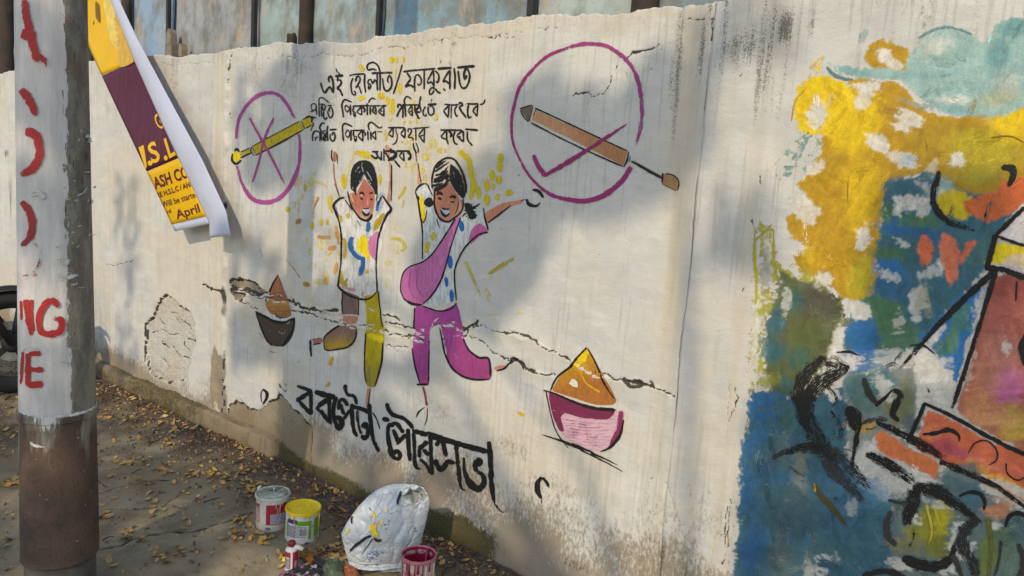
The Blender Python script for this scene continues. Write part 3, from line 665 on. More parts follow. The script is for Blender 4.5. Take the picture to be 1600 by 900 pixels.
words('painted_lettering', 'third line of thin black Assamese lettering', [
    (C_, 10, [([(95, 710), (95, 600), (130, 550), (190, 560), (210, 600), (205, 710)], 2.3), ([(140, 700), (140, 650), (190, 640)], 2), ([(230, 700), (225, 560), (205, 490), (240, 425), (290, 430)], 2.4), ([(335, 460), (320, 530), (330, 710)], 2.6), ([(240, 550), (320, 540)], 2),
              ([(250, 560), (300, 640), (260, 690), (320, 690)], 2.6), ([(310, 560), (250, 680)], 2.4), ([(350, 530), (475, 520)], 2.5), ([(370, 590), (370, 670), (410, 705), (445, 650), (430, 570), (400, 590), (410, 620)], 2.7)]),
    (C_, 10, [([(580, 710), (570, 580), (565, 470), (600, 430), (660, 450), (720, 480)], 2.5), ([(610, 600), (650, 650), (680, 580), (640, 530), (610, 600)], 2.2), ([(700, 520), (695, 705)], 2.4), ([(715, 540), (920, 535)], 2.4), ([(740, 545), (735, 620), (780, 640), (765, 710), (740, 640)], 2.2),
              ([(870, 540), (800, 620)], 2.3), ([(800, 620), (880, 710)], 2.4), ([(880, 710), (880, 540)], 2.4), ([(890, 550), (920, 590), (905, 630)], 2.6), ([(960, 540), (960, 695)], 2.4), ([(985, 540), (965, 460), (1000, 410), (1060, 440), (1140, 500), (1190, 470)], 2.4), ([(1005, 550), (1005, 690)], 2.4),
              ([(1070, 550), (1020, 610)], 2.2), ([(1020, 610), (1085, 685)], 2.3), ([(1085, 685), (1080, 540)], 2.2), ([(1100, 560), (1195, 562)], 2.8, .3)]),
    (E_, 10, [([(475, 195), (740, 195)], 2.4), ([(550, 200), (480, 290)], 2.2), ([(480, 290), (550, 350)], 2.4), ([(550, 350), (560, 185)], 2.3), ([(600, 210), (600, 260), (620, 320), (600, 420), (540, 465)], 1.9), ([(740, 200), (670, 290)], 2.3), ([(670, 290), (740, 360)], 2.5), ([(740, 360), (745, 200)], 2.4),
              ([(680, 410), (715, 435)], 2.8), ([(790, 270), (790, 220), (830, 215), (840, 260), (790, 340), (850, 350), (870, 400)], 2.2), ([(850, 210), (1130, 185)], 2.3, .15), ([(905, 190), (910, 400)], 2.1), ([(1030, 210), (950, 310)], 2.4), ([(950, 310), (1040, 430)], 2.5), ([(1040, 430), (1045, 190)], 2.5), ([(960, 330), (1040, 310)], 2),
              ([(870, 430), (880, 520), (920, 600)], 2.4), ([(910, 430), (945, 520), (945, 590)], 2)]),
    (D_, 10, [([(790, 630), (1150, 637)], 2.6), ([(1180, 620), (1390, 635)], 3.4, .1), ([(880, 640), (800, 740)], 2.5), ([(800, 740), (890, 780)], 2.7), ([(895, 640), (895, 760), (920, 860)], 2.9), ([(920, 650), (970, 690), (950, 750)], 3.4), ([(1030, 650), (1000, 740), (1020, 830), (1070, 860)], 2.8),
              ([(1150, 640), (1050, 720)], 2.6), ([(1050, 720), (1160, 820)], 2.8), ([(1160, 820), (1155, 640)], 2.8), ([(1080, 730), (1130, 740)], 2.4), ([(1220, 650), (1225, 780), (1300, 880)], 2.8)])])
words('painted_lettering', 'short fourth line of black Assamese lettering above the boy', [
    (E_, 10, [([(215, 570), (330, 570)], 2.4), ([(270, 580), (300, 610), (310, 650), (270, 670), (200, 620)], 2.9), ([(310, 640), (370, 710)], 2.6), ([(370, 710), (370, 560)], 2.6), ([(410, 520), (410, 720)], 2.2), ([(420, 560), (590, 560)], 3), ([(430, 580), (500, 680), (560, 700)], 3), ([(500, 520), (590, 600), (560, 650), (470, 710)], 4),
              ([(500, 580), (600, 580), (590, 650), (520, 700)], 3), ([(570, 700), (660, 820)], 2.8), ([(600, 560), (820, 560)], 2.6), ([(700, 570), (640, 630)], 2.4), ([(640, 630), (720, 720)], 2.5), ([(720, 720), (710, 570)], 2.4), ([(770, 570), (820, 610), (820, 660), (780, 700)], 4)])])
F_, G_, H9, I9, J9 = (440, 590), (520, 620), (600, 640), (640, 690), (350, 580)
KH, KI, KJ = 7.965, 6.667, 6.427
words('painted_lettering', 'bold slanting black Assamese lettering below the figures', [
    (F_, 10, [([(260, 125), (505, 205)], 5, .2), ([(480, 215), (290, 330)], 5), ([(275, 300), (285, 390)], 6), ([(295, 375), (485, 570)], 5), ([(480, 190), (480, 580)], 4.6), ([(540, 215), (860, 310)], 6.5), ([(750, 330), (590, 440)], 5.5), ([(590, 430), (590, 530)], 6.5, .2), ([(620, 500), (775, 700)], 5.5), ([(765, 310), (778, 735)], 4.6),
              ([(880, 290), (840, 420), (835, 600), (900, 800)], 5), ([(860, 640), (900, 620), (945, 650), (955, 720), (910, 790), (870, 720)], 6), ([(910, 500), (915, 400), (950, 340), (1000, 350), (1060, 440)], 4.5), ([(940, 400), (980, 530), (1010, 580)], 4.2), ([(1105, 480), (985, 650)], 4),
              ([(1015, 100), (1020, 200), (1060, 265), (1150, 290), (1200, 420)], 4.8, .12)]),
    (G_, 10, [([(318, 100), (322, 300), (340, 500), (400, 620)], 5), ([(300, 150), (450, 180), (600, 240)], 5.2), ([(405, 200), (420, 450), (470, 590)], 4.4, .2), ([(470, 590), (500, 640), (550, 610), (575, 530), (540, 430), (500, 440), (510, 500)], 5.8), ([(585, 100), (600, 300), (650, 650), (740, 860)], 4.8), ([(640, 240), (700, 340), (755, 500)], 1.7)]),
    (G_, 10, [([(865, 90), (890, 190), (970, 280), (1120, 330), (1220, 420), (1280, 510)], 5), ([(790, 335), (910, 362)], 5.4), ([(920, 400), (880, 500), (885, 650), (920, 800), (980, 900)], 5.2)]),
    (H9, KH, [([(70, 470), (110, 560), (150, 600), (195, 605), (215, 560), (190, 515), (150, 520), (150, 560)], 5), ([(100, 210), (150, 165), (200, 200), (260, 290)], 5), ([(130, 240), (165, 330), (190, 400)], 5), ([(290, 300), (165, 430)], 6, .15), ([(310, 230), (320, 450), (340, 640)], 5.2), ([(380, 240), (390, 450), (400, 680), (470, 740)], 5, .1),
              ([(380, 262), (560, 312)], 6), ([(540, 280), (760, 340)], 3.6), ([(600, 325), (900, 405), (1310, 520)], 6.8), ([(590, 300), (600, 500), (615, 810)], 5), ([(560, 390), (440, 490)], 5.5), ([(450, 480), (455, 600)], 5), ([(460, 610), (540, 680), (600, 790)], 4), ([(500, 490), (580, 570)], 5),
              ([(665, 450), (700, 390), (750, 400), (790, 580)], 5.6), ([(655, 610), (680, 690), (725, 735), (770, 700), (820, 640), (900, 665)], 6.2), ([(910, 400), (930, 600), (960, 890)], 5)]),
    (I9, KI, [([(525, 240), (550, 460), (600, 500)], [4.8, 4, 2]), ([(580, 155), (590, 300), (640, 420), (735, 485), (790, 420), (775, 340), (715, 305)], [2.5, 4, 6.5, 9.5, 7, 5.5, 5]), ([(710, 310), (700, 230), (735, 185), (755, 215), (715, 230)], 7), ([(840, -10), (860, 200), (870, 450), (900, 640)], [5.5, 6.4, 6, 4.4], .02), ([(900, 640), (960, 710), (1010, 725), (1065, 660)], [3.4, 3, 2, 1.4], .35)])], 1.40)
p = Paint(); p.stroke([(1390, 362), (1345, 430), (1352, 520), (1392, 590)], [6, 8, 9, 5], o=I9, k=KI); p.stroke([(1395, 368), (1450, 430), (1475, 545)], [6, 6, 5], None, .1, .85, o=I9, k=KI); p.stroke([(1390, 590), (1388, 640)], 1.6, o=I9, k=KI)
p.build('painted_mark', WALL, label='curled black closing mark right of the bold lettering')
p = Paint(); p.stroke([(400, 175), (440, 220), (430, 280), (395, 330)], [3, 5, 4.4, 3], o=J9, k=KJ); p.stroke([(400, 180), (380, 230), (385, 310)], 1.6, o=J9, k=KJ)
p.build('painted_mark', WALL, label='curled black opening mark left of the bold lettering')

# ---- water guns, rings, tick and cross
PUR = srgb(165, 72, 140); MAG = srgb(150, 45, 108); YEL = srgb(190, 170, 15); YB = srgb(230, 205, 20); OCH = srgb(185, 140, 40)
p = Paint()
p.stroke([(371, 217), (375, 188), (389, 163), (409, 148), (431, 146), (448, 160), (463, 186)], [4, 5, 6, 6.5, 6, 5.5, 5], PUR, .06, .1, taper=.8, lvl=2)
p.stroke([(468, 210), (470, 228), (467, 262), (454, 292), (434, 312), (412, 316), (392, 307), (378, 281), (372, 259)], [4, 5, 6, 7.5, 7, 8, 7, 5, 4], PUR, .08, .05, taper=.8, lvl=2)
p.build('painted_ring', WALL, label='left purple ring painted round the yellow water gun')
p = Paint(); p.fill([(396, 228), (471, 190), (475, 202), (401, 243)], YEL, smooth=False, lvl=1); p.fill([(474, 188), (485, 183), (490, 190), (489, 196), (478, 201)], YEL, lvl=1); p.stroke([(377, 242), (396, 235)], 5.5, YEL, lvl=1); p.dab(371, 245, 7.5, 8, YB, 0, 1)
p.stroke([(396, 229), (471, 189)], 1.5); p.stroke([(401, 243), (440, 223), (476, 202)], [1.4, 3, 1.6]); p.stroke([(396, 229), (394, 236), (400, 244)], 1.5); p.stroke([(472, 188), (475, 196), (477, 202)], 1.3); p.stroke([(474, 187), (485, 182), (490, 189)], [1.5, 3.4, 2.4]); p.stroke([(489, 195), (478, 201)], 1.6)
p.stroke([(378, 247), (395, 239)], 2.2); p.stroke([(378, 238), (393, 231)], 1.5); p.stroke([(366, 240), (365, 250), (371, 256), (380, 250)], [2, 4, 4, 2]); p.stroke([(369, 236), (373, 233), (376, 238)], 4); p.stroke([(397, 231), (401, 241)], 1.2)
p.build('painted_water_gun', WALL, label='yellow plastic water gun crossed out in the left ring')
p = Paint(); p.stroke([(392, 184), (405, 208), (423, 240), (446, 288)], [3.5, 4.4, 4, 3], srgb(175, 70, 135), .05, .15, lvl=4); p.stroke([(430, 184), (416, 216), (406, 255), (396, 285)], [3, 4, 3.4, 3], srgb(175, 70, 135), .05, .1, lvl=4)
p.build('painted_cross', WALL, label='purple cross over the yellow water gun')
p = Paint()
R1 = [(815, 253), (803, 225), (800, 197), (803, 169), (812, 138), (829, 112), (857, 87), (891, 73), (919, 68), (947, 72), (972, 87), (989, 107), (1000, 135), (1004, 169), (1002, 202), (992, 236)]
p.stroke(R1[:8], [3, 4, 5, 5.5, 5.5, 5, 5.5, 6], MAG, .08, .1, taper=.8, lvl=2); p.stroke(R1[7:], [6, 7, 7, 7.5, 7, 8, 8, 7.5, 6], srgb(150, 60, 120), .13, .3, taper=.8, lvl=2)
p.stroke([(988, 261), (972, 284), (947, 304), (919, 314), (891, 312), (862, 304), (837, 284), (820, 262), (810, 240)], [8, 8, 9, 9, 7, 6, 5.5, 4.5, 3], MAG, .02, .12, taper=.8, lvl=2)
p.build('painted_ring', WALL, label='large right magenta ring painted round the wooden water gun')
p = Paint(); p.fill([(837, 172), (982, 236), (976, 259), (832, 187)], srgb(196, 145, 108), 0, srgb(172, 122, 80), ((840, 180), (975, 245)), smooth=False, lvl=1)
p.fill([(813, 170), (832, 164), (829, 178), (827, 190)], srgb(120, 98, 80), .05, smooth=False, lvl=1)
for L in ([(813, 170), (832, 164)], [(814, 172), (819, 182), (827, 191)]): p.stroke(L, 2)
p.stroke([(834, 165), (828, 190)], 1.5); p.stroke([(839, 169), (834, 182)], 1.3); p.stroke([(837, 169), (900, 198), (984, 237)], 2.4); p.stroke([(831, 192), (900, 227), (976, 261)], 2.6); p.stroke([(984, 237), (982, 250), (976, 262)], [1.6, 3.2, 1.6]); p.stroke([(987, 243), (985, 254)], 1.2)
p.stroke([(988, 252), (1010, 264), (1036, 279)], [2.4, 5, 4]); p.stroke([(990, 250), (1036, 276)], .9, srgb(150, 130, 110), lvl=4); p.fill([(1035, 271), (1050, 273), (1060, 285), (1057, 298), (1034, 288)], srgb(160, 122, 84), .1, smooth=False)
p.stroke([(1040, 271), (1052, 274), (1060, 284), (1058, 297)], 2); p.stroke([(1036, 270), (1035, 286)], 3); p.stroke([(1036, 288), (1056, 298)], 1.2, None, .2)
p.build('painted_water_gun', WALL, label='brown wooden water gun in the right ring')
p = Paint(); p.stroke([(835, 242), (843, 260), (855, 276)], [6, 7, 8], srgb(150, 45, 100), lvl=4); p.stroke([(852, 275), (885, 256), (925, 231), (960, 208), (986, 191)], [6, 7.5, 6.5, 5.5, 2.5], srgb(142, 42, 100), 0, .12, lvl=4)
p.build('painted_tick', WALL, label='magenta tick across the wooden water gun')

# ---- boy
K, Lq, S6, S7 = (510, 230), (510, 290), (350, 225), (350, 430); q6 = 3.556
SK = srgb(180, 108, 92); SKL = srgb(200, 160, 132); WH = srgb(212, 210, 205)
BOY = empty('painted_boy', label='painted boy with raised arms in a colour-splashed shirt'); BOY.parent = WALL
p = Paint(); p.fill([(523, 322), (541, 312), (552, 330), (575, 345), (595, 330), (598, 308), (612, 326), (604, 350), (595, 400), (592, 456), (575, 465), (550, 465), (530, 452), (533, 400), (527, 340)], WH, .18, lvl=0)
p.stroke([(598, 300), (590, 345), (570, 380)], 14, srgb(165, 178, 190), .25, lvl=0)
o, k = S6, q6
p.stroke([(715, 515), (708, 570), (740, 620), (778, 640)], [8, 10, 9, 7], srgb(45, 100, 160), .08, .1, o=o, k=k, lvl=2); p.stroke([(778, 625), (775, 680), (755, 735)], 8, srgb(45, 100, 160), .05, .3, o=o, k=k, lvl=2)
p.fill([(745, 545), (780, 500), (805, 540), (815, 650), (785, 620), (750, 590)], YB, .02, o=o, k=k, lvl=2); p.stroke([(808, 430), (803, 492)], 8, srgb(50, 100, 160), .15, o=o, k=k, lvl=2); p.stroke([(858, 315), (850, 375)], 5, srgb(50, 105, 165), .1, o=o, k=k, lvl=2)
p.stroke([(890, 385), (862, 430), (835, 482)], [6, 10, 7], srgb(175, 150, 25), .08, o=o, k=k, lvl=2); p.fill([(862, 485), (820, 515), (803, 560), (815, 610), (850, 648), (860, 570)], srgb(196, 120, 165), .05, o=o, k=k, lvl=2)
p.stroke([(672, 520), (678, 580), (672, 640)], 6, srgb(195, 165, 60), .15, o=o, k=k, lvl=2); p.stroke([(650, 700), (660, 760), (690, 795)], [6, 9, 8], srgb(175, 155, 30), .12, o=o, k=k, lvl=2); p.stroke([(690, 745), (680, 770)], 5, srgb(150, 150, 60), .2, o=o, k=k, lvl=2)
p.dab(650, 415, 3, 6, srgb(205, 170, 60), .15, o=o, k=k); p.dab(693, 400, 3.4, 4.4, srgb(205, 170, 60), .2, o=o, k=k); p.stroke([(620, 345), (630, 375), (642, 410)], 4, srgb(140, 130, 175), .15, o=o, k=k, lvl=2); p.dab(803, 708, 3.4, 3.4, srgb(200, 180, 60), .15, o=o, k=k)
p.stroke([(690, 330), (712, 380)], 4, srgb(205, 160, 150), .3, o=o, k=k, lvl=2); p.stroke([(655, 790), (700, 805), (740, 812)], 6, srgb(200, 150, 150), .2, o=o, k=k, lvl=2)
p.build('shirt', BOY)
p = Paint()
for L, w_ in (([(295, 185), (220, 200), (150, 260), (125, 330), (170, 450), (220, 620), (245, 780), (250, 900)], [3, 4, 4.5, 4, 3, 3, 3, 3]), ([(880, 150), (960, 270), (1012, 350), (1000, 400), (950, 460), (880, 620), (830, 800), (818, 900)], [2, 3.2, 5, 4.4, 3.6, 3.2, 3, 3]), ([(295, 215), (390, 345), (420, 380)], 2), ([(868, 160), (800, 320)], 2.4), ([(490, 540), (545, 630)], 1.4)):
    p.stroke(L, w_, o=Lq, k=10)
p.stroke([(535, 375), (534, 410), (530, 440), (531, 449), (545, 460), (565, 467), (580, 466), (592, 455)], [3, 3, 2.6, 3.4, 4, 3.6, 3, 2.6]); p.stroke([(592, 378), (590, 410), (592, 456)], [3, 2.4, 2.8])
p.build('shirt_outline', BOY)
p = Paint(); p.fill([(480, 120), (540, 0), (600, -110), (655, -40), (740, 70), (758, 200), (740, 350), (722, 450), (680, 518), (620, 540), (540, 500), (470, 410), (405, 290), (370, 180), (385, 120), (440, 112), (472, 175)], SK, 0, SKL, ((600, 300), (600, 560)), o=Lq, k=10)
p.stroke([(650, 180), (655, 330)], 2, srgb(205, 150, 160), .3, o=Lq, k=10, lvl=2); p.stroke([(410, 130), (400, 180), (430, 260)], 3.4, srgb(200, 165, 120), .1, o=Lq, k=10, lvl=2)
DB = srgb(55, 18, 25)
p.stroke([(525, 130), (560, 112), (598, 155)], [3, 5, 3.4], DB, o=Lq, k=10); p.stroke([(680, 130), (710, 113), (742, 118)], 3, DB, o=Lq, k=10); p.stroke([(530, 190), (558, 206), (585, 200)], 2.8, DB, o=Lq, k=10); p.stroke([(690, 205), (715, 216), (732, 212)], 3, DB, o=Lq, k=10)
p.fill([(568, 365), (630, 362), (692, 352), (682, 410), (630, 442), (585, 415)], srgb(185, 186, 205), o=Lq, k=10, lvl=2); p.stroke([(566, 395), (600, 445), (650, 460), (692, 420)], [2.6, 4.4, 4.4, 2.4], o=Lq, k=10); p.stroke([(575, 355), (630, 362), (690, 350)], 2, o=Lq, k=10); p.dab(560, 145, 2, 1.2, srgb(215, 185, 170), o=Lq, k=10, lvl=4)
p.stroke([(340, 80), (370, 230), (410, 330), (470, 430), (540, 512), (620, 545), (682, 520), (728, 440)], [1.4, 2.4, 3, 3, 3, 3.4, 4.6, 3.6], o=Lq, k=10)
p.build('face', BOY)
p = Paint(); p.fill([(390, 650), (385, 500), (400, 380), (440, 280), (510, 220), (600, 203), (680, 220), (750, 300), (790, 420), (806, 560), (806, 740), (765, 735), (745, 660), (685, 580), (640, 500), (603, 425), (560, 520), (500, 600), (475, 640), (472, 770), (440, 700)], BLACK, .10, o=K, k=10, lvl=3)
GR = srgb(190, 192, 192)
for L, w_ in (([(560, 260), (580, 330), (600, 410)], 2.6), ([(600, 420), (540, 530), (480, 600)], 2), ([(605, 425), (640, 460)], 2), ([(530, 300), (470, 380), (440, 450)], 2.2), ([(545, 370), (520, 420)], 1.5), ([(680, 280), (720, 360), (740, 430)], 2.6), ([(640, 380), (700, 470), (730, 530)], 3), ([(660, 500), (700, 560), (735, 610)], 2.2), ([(420, 620), (430, 680)], 2.6), ([(570, 240), (575, 300)], 2)):
    p.stroke(L, w_, GR, .42, .6, o=K, k=10, lvl=5)
p.stroke([(800, 740), (785, 850)], 1.6, o=K, k=10)
p.build('hair', BOY)
p = Paint(); BR = srgb(172, 108, 88)
p.dab(140, 145, 3.4, 8.4, BR, .02, o=K, k=10); p.stroke([(95, 40), (85, 110), (95, 180), (112, 225)], [2.4, 2, 2.4, 1.6], o=K, k=10); p.stroke([(172, 100), (180, 180), (186, 268)], [2, 1.6, .8], o=K, k=10); p.stroke([(120, 240), (130, 440), (165, 600), (212, 780)], 2.4, BR, .1, o=K, k=10, lvl=2); p.stroke([(135, 560), (175, 660), (215, 780)], [.8, 1.2, 1.5], o=K, k=10)
p.fill([(988, 240), (1010, 240), (1012, 560), (996, 700), (990, 865), (965, 845), (948, 815), (975, 650), (990, 500)], srgb(192, 132, 108), .08, o=K, k=10, lvl=2); p.stroke([(1026, 270), (1022, 560), (1014, 850)], [1.8, 2.2, 1.8], o=K, k=10); p.dab(955, 5, 3, 4, srgb(205, 140, 120), .2, o=K, k=10); p.fill([(940, 70), (1000, 100), (985, 160), (940, 120)], srgb(205, 130, 105), .1, o=K, k=10)
p.build('arms', BOY)
p = Paint(); o, k = S7, q6
p.fill([(660, 80), (700, 95), (757, 118), (752, 220), (715, 215), (660, 218)], srgb(122, 100, 95), .04, o=o, k=k, smooth=False); p.stroke([(752, 125), (752, 160), (750, 190)], 4, srgb(140, 120, 40), .2, o=o, k=k, lvl=2); p.fill([(665, 228), (748, 228), (740, 262), (700, 272), (668, 262)], srgb(188, 132, 102), .15, o=o, k=k)
p.fill([(565, 343), (640, 283), (700, 282), (745, 286), (740, 345), (695, 392), (570, 412)], srgb(135, 105, 88), .02, srgb(160, 135, 30), ((640, 330), (640, 400)), o=o, k=k)
p.stroke([(665, 75), (660, 150), (662, 215)], 2.2, o=o, k=k); p.stroke([(650, 278), (600, 310), (565, 342), (562, 380), (575, 415), (640, 410), (700, 395), (738, 350), (748, 290)], [3, 3, 2, 2, 2.6, 3, 3, 2.6, 2], o=o, k=k)
p.stroke([(500, 370), (552, 358)], 8, srgb(170, 108, 90), .05, o=o, k=k, lvl=1, taper=.9); p.stroke([(487, 358), (487, 400), (492, 455)], [3, 3.4, 2], o=o, k=k); p.stroke([(500, 385), (545, 377)], 2, o=o, k=k); p.stroke([(487, 358), (545, 348)], 1, o=o, k=k)
p.fill([(785, 118), (830, 110), (866, 90), (878, 200), (902, 300), (900, 380), (882, 480), (850, 608), (812, 620), (790, 560), (792, 420), (797, 320), (802, 200)], srgb(185, 165, 18), 0, srgb(150, 138, 45), ((820, 420), (820, 600)), o=o, k=k)
p.stroke([(808, 330), (850, 345), (898, 350)], 13, srgb(238, 215, 20), .12, o=o, k=k, lvl=2); p.stroke([(812, 500), (815, 560)], 6, srgb(150, 125, 100), .35, o=o, k=k, lvl=2)
p.stroke([(866, 85), (878, 200), (892, 300)], [2.4, 2, 2.2], o=o, k=k); p.stroke([(895, 370), (885, 480), (862, 570), (845, 618)], [2.4, 3, 3, 2.2], o=o, k=k); p.stroke([(797, 320), (790, 420), (790, 560), (805, 618)], [2.2, 2.4, 2.2, 1.6], o=o, k=k); p.stroke([(755, 120), (755, 225)], 1.4, o=o, k=k)
p.stroke([(808, 625), (802, 680), (800, 735)], 4.4, srgb(185, 122, 102), .1, o=o, k=k, lvl=2); p.stroke([(820, 628), (812, 680), (808, 745)], [1.4, 2, 3], o=o, k=k); p.dab(775, 105, 2.4, 4.5, srgb(200, 160, 120), .1, o=o, k=k)
p.build('trousers', BOY)

# ---- girl
GIRL = empty('painted_girl', label='painted girl in a pink sash and pink trousers with outstretched arm'); GIRL.parent = WALL
Mq, Nq = (640, 230), (640, 280); PK = srgb(196, 108, 168); PKD = srgb(168, 72, 148)
p = Paint(); o, k = S6, q6
p.fill([(1075, 260), (1130, 225), (1165, 260), (1190, 400), (1250, 440), (1330, 400), (1450, 380), (1470, 480), (1390, 530), (1310, 640), (1285, 740), (1298, 860), (1200, 900), (1130, 880), (1110, 640), (1100, 430)], srgb(200, 205, 205), .22, o=o, k=k, lvl=0)
p.fill([(150, 240), (200, 262), (238, 400), (262, 590), (220, 690), (185, 600), (168, 400)], srgb(225, 200, 20), .02, o=Nq, k=10)
for x_, y_, a_, b_ in ((1325, 455, 4.2, 9), (1262, 655, 4.2, 10.5), (1242, 765, 3.2, 8), (1271, 842, 3.6, 10)): p.dab(x_, y_, a_, b_, srgb(30, 100, 175), .05, o=o, k=k, rot=-.1)
for x_, y_, a_, b_ in ((1170, 512, 4, 7), (1135, 572, 4.2, 10)): p.dab(x_, y_, a_, b_, srgb(200, 180, 60), .15, o=o, k=k, rot=.2)
p.fill([(1380, 480), (1400, 455), (1430, 443), (1462, 465), (1470, 488), (1420, 515), (1378, 555), (1365, 530)], srgb(188, 95, 155), .06, o=o, k=k)
p.build('shirt', GIRL)
p = Paint()
p.stroke([(95, 190), (150, 115), (200, 80), (250, 65)], [2, 3.6, 3, 2], o=Nq, k=10); p.stroke([(250, 65), (290, 90), (330, 170), (372, 262)], [2, 2.6, 2, 2], o=Nq, k=10); p.stroke([(95, 190), (140, 340), (190, 620), (222, 900)], [2, 3.2, 2.6, 2.6], o=Nq, k=10); p.stroke([(120, 250), (155, 330)], 5, o=Nq, k=10); p.stroke([(285, 480), (265, 600), (222, 688)], [1, 2, 2.6], o=Nq, k=10)
p.stroke([(1103, 415), (1108, 500), (1110, 645)], 2.3, o=S6, k=q6); p.stroke([(1170, 440), (1200, 620), (1250, 800)], [1.4, 3, 3.4], o=Nq, k=10); p.stroke([(1475, 490), (1430, 500), (1390, 528), (1345, 575), (1310, 635), (1288, 700), (1288, 780), (1298, 870)], [2.4, 3.4, 3, 2.8, 2.6, 2.4, 2.4, 2.8], o=S6, k=q6)
p.stroke([(440, 610), (460, 700), (495, 775)], [1.6, 2.2, 1], o=Nq, k=10)
p.build('shirt_outline', GIRL)
p = Paint(); p.fill([(450, 640), (540, 690), (640, 660), (560, 775), (500, 765), (465, 700)], srgb(190, 130, 105), .02, o=Nq, k=10, lvl=0)
p.fill([(395, 190), (500, 160), (585, 85), (625, 35), (680, 120), (760, 240), (800, 325), (845, 330), (850, 420), (822, 500), (740, 560), (690, 625), (600, 660), (520, 640), (452, 555), (420, 450), (400, 330)], srgb(192, 124, 98), 0, srgb(198, 140, 112), ((600, 200), (600, 640)), o=Nq, k=10)
p.stroke([(560, 270), (575, 350)], 5, srgb(180, 165, 160), .4, o=Nq, k=10, lvl=2); p.stroke([(800, 340), (808, 430), (790, 500)], 3, srgb(215, 175, 160), .2, o=Nq, k=10, lvl=2)
p.stroke([(400, 190), (402, 400), (450, 560), (520, 640), (620, 662), (700, 610), (790, 545), (838, 470), (852, 400), (850, 300)], [3, 2.6, 3, 3.6, 3.6, 3, 3, 2.6, 2.4, 3], o=Nq, k=10); p.stroke([(778, 345), (765, 430), (722, 550)], 1.4, o=Nq, k=10)
p.stroke([(432, 250), (465, 215), (500, 218), (535, 250)], [2.4, 5, 5, 3.6], DB, o=Nq, k=10); p.stroke([(636, 292), (690, 268), (745, 295)], [3, 5, 4.4], DB, o=Nq, k=10); p.stroke([(450, 293), (485, 302), (522, 320)], [2.4, 4, 2.4], DB, o=Nq, k=10); p.stroke([(655, 350), (685, 357), (715, 355)], 3, DB, o=Nq, k=10)
p.fill([(500, 458), (570, 472), (640, 467), (640, 520), (590, 555), (530, 530)], srgb(190, 190, 208), o=Nq, k=10, lvl=2); p.stroke([(498, 475), (530, 545), (580, 575), (640, 530)], [2, 4.6, 4.8, 2.6], o=Nq, k=10); p.stroke([(515, 450), (570, 468), (640, 465)], 2.8, o=Nq, k=10)
p.build('face', GIRL)
p = Paint(); o, k = Mq, 10
p.stroke([(365, 650), (360, 500), (400, 330), (480, 230), (590, 170), (690, 180), (760, 250), (850, 420), (890, 560), (902, 720)], [2.6, 3, 3, 3, 3, 3.4, 4, 3.4, 3.4, 2.6], o=o, k=k)
p.fill([(650, 260), (700, 290), (770, 350), (830, 450), (865, 600), (866, 800), (835, 795), (780, 740), (700, 630), (650, 545), (632, 470), (640, 400)], BLACK, .03, o=o, k=k, lvl=3)
for L, w_ in (([(420, 330), (500, 260), (600, 205)], [4, 4, 1.5]), ([(400, 385), (500, 320), (640, 225)], [3, 3.4, 1.2]), ([(410, 440), (520, 405), (630, 290)], [3.4, 5, 2]), ([(385, 510), (500, 470), (620, 360)], [4, 6, 3]), ([(375, 540), (500, 520), (625, 400)], [3.6, 5, 3]), ([(385, 680), (500, 630), (590, 570), (630, 480)], [7, 7, 8, 6]), ([(365, 600), (460, 585), (540, 545)], [5, 4, 3]), ([(850, 420), (885, 600), (872, 800)], 3), ([(560, 500), (640, 430)], 6), ([(600, 540), (650, 500)], 5)):
    p.stroke(L, w_, None, .05, .3, o=o, k=k)
for L in ([(690, 360), (730, 470), (780, 600), (820, 660)], [(660, 400), (680, 520), (720, 610)], [(840, 480), (860, 600)]): p.stroke(L, 1.8, GR, .5, .7, o=o, k=k, lvl=5)
p.fill([(245, 330), (300, 285), (360, 290), (388, 350), (378, 410), (330, 438), (270, 420), (245, 380)], BLACK, .05, o=Nq, k=10, jit=1.2, lvl=3); p.fill([(870, 375), (960, 382), (1010, 440), (1020, 510), (1075, 548), (1040, 620), (975, 625), (920, 560), (885, 480)], BLACK, .06, o=Nq, k=10, jit=1.5, lvl=3)
p.stroke([(1000, 460), (1120, 378)], [4, 1.6], o=Nq, k=10); p.stroke([(830, 590), (900, 520)], 2, o=Nq, k=10); p.stroke([(250, 420), (290, 450)], 2, None, .3, o=Nq, k=10)
for i in range(14):
    a = i / 14 * 6.28; p.stroke([(960 + 60 * math.cos(a), 500 + 90 * math.sin(a)), (960 + 105 * math.cos(a + .15), 500 + 140 * math.sin(a + .15))], [3, 1], None, .2, o=Nq, k=10)
p.build('hair', GIRL)
p = Paint(); o, k = S6, q6
def pinkf(v):
    t = np.clip((v[:, 0] - 640) / 80, 0, 1)[:, None]; n_ = fbm(v[:, 0] * .09 - v[:, 1] * .05, v[:, 1] * .03, 1)[:, None]
    return PK * (1 - .25 * n_) * (1 - .12 * (1 - t)) + srgb(215, 150, 190) * .18 * n_
p.fill([(1318, 402), (1290, 420), (1240, 495), (1200, 560), (1160, 615), (1110, 655), (1040, 682), (1002, 722), (990, 800), (1005, 860), (1060, 895), (1120, 882), (1185, 820), (1222, 725), (1268, 560), (1312, 425)], PK, 0, o=o, k=k, lvl=2, colf=pinkf)
p.stroke([(1045, 700), (1038, 790), (1065, 860)], [1, 1.6, 1], srgb(150, 60, 125), .1, o=o, k=k, lvl=3); p.stroke([(1082, 730), (1085, 800), (1120, 850)], [1, 1.6, 1], srgb(150, 60, 125), .1, o=o, k=k, lvl=3)
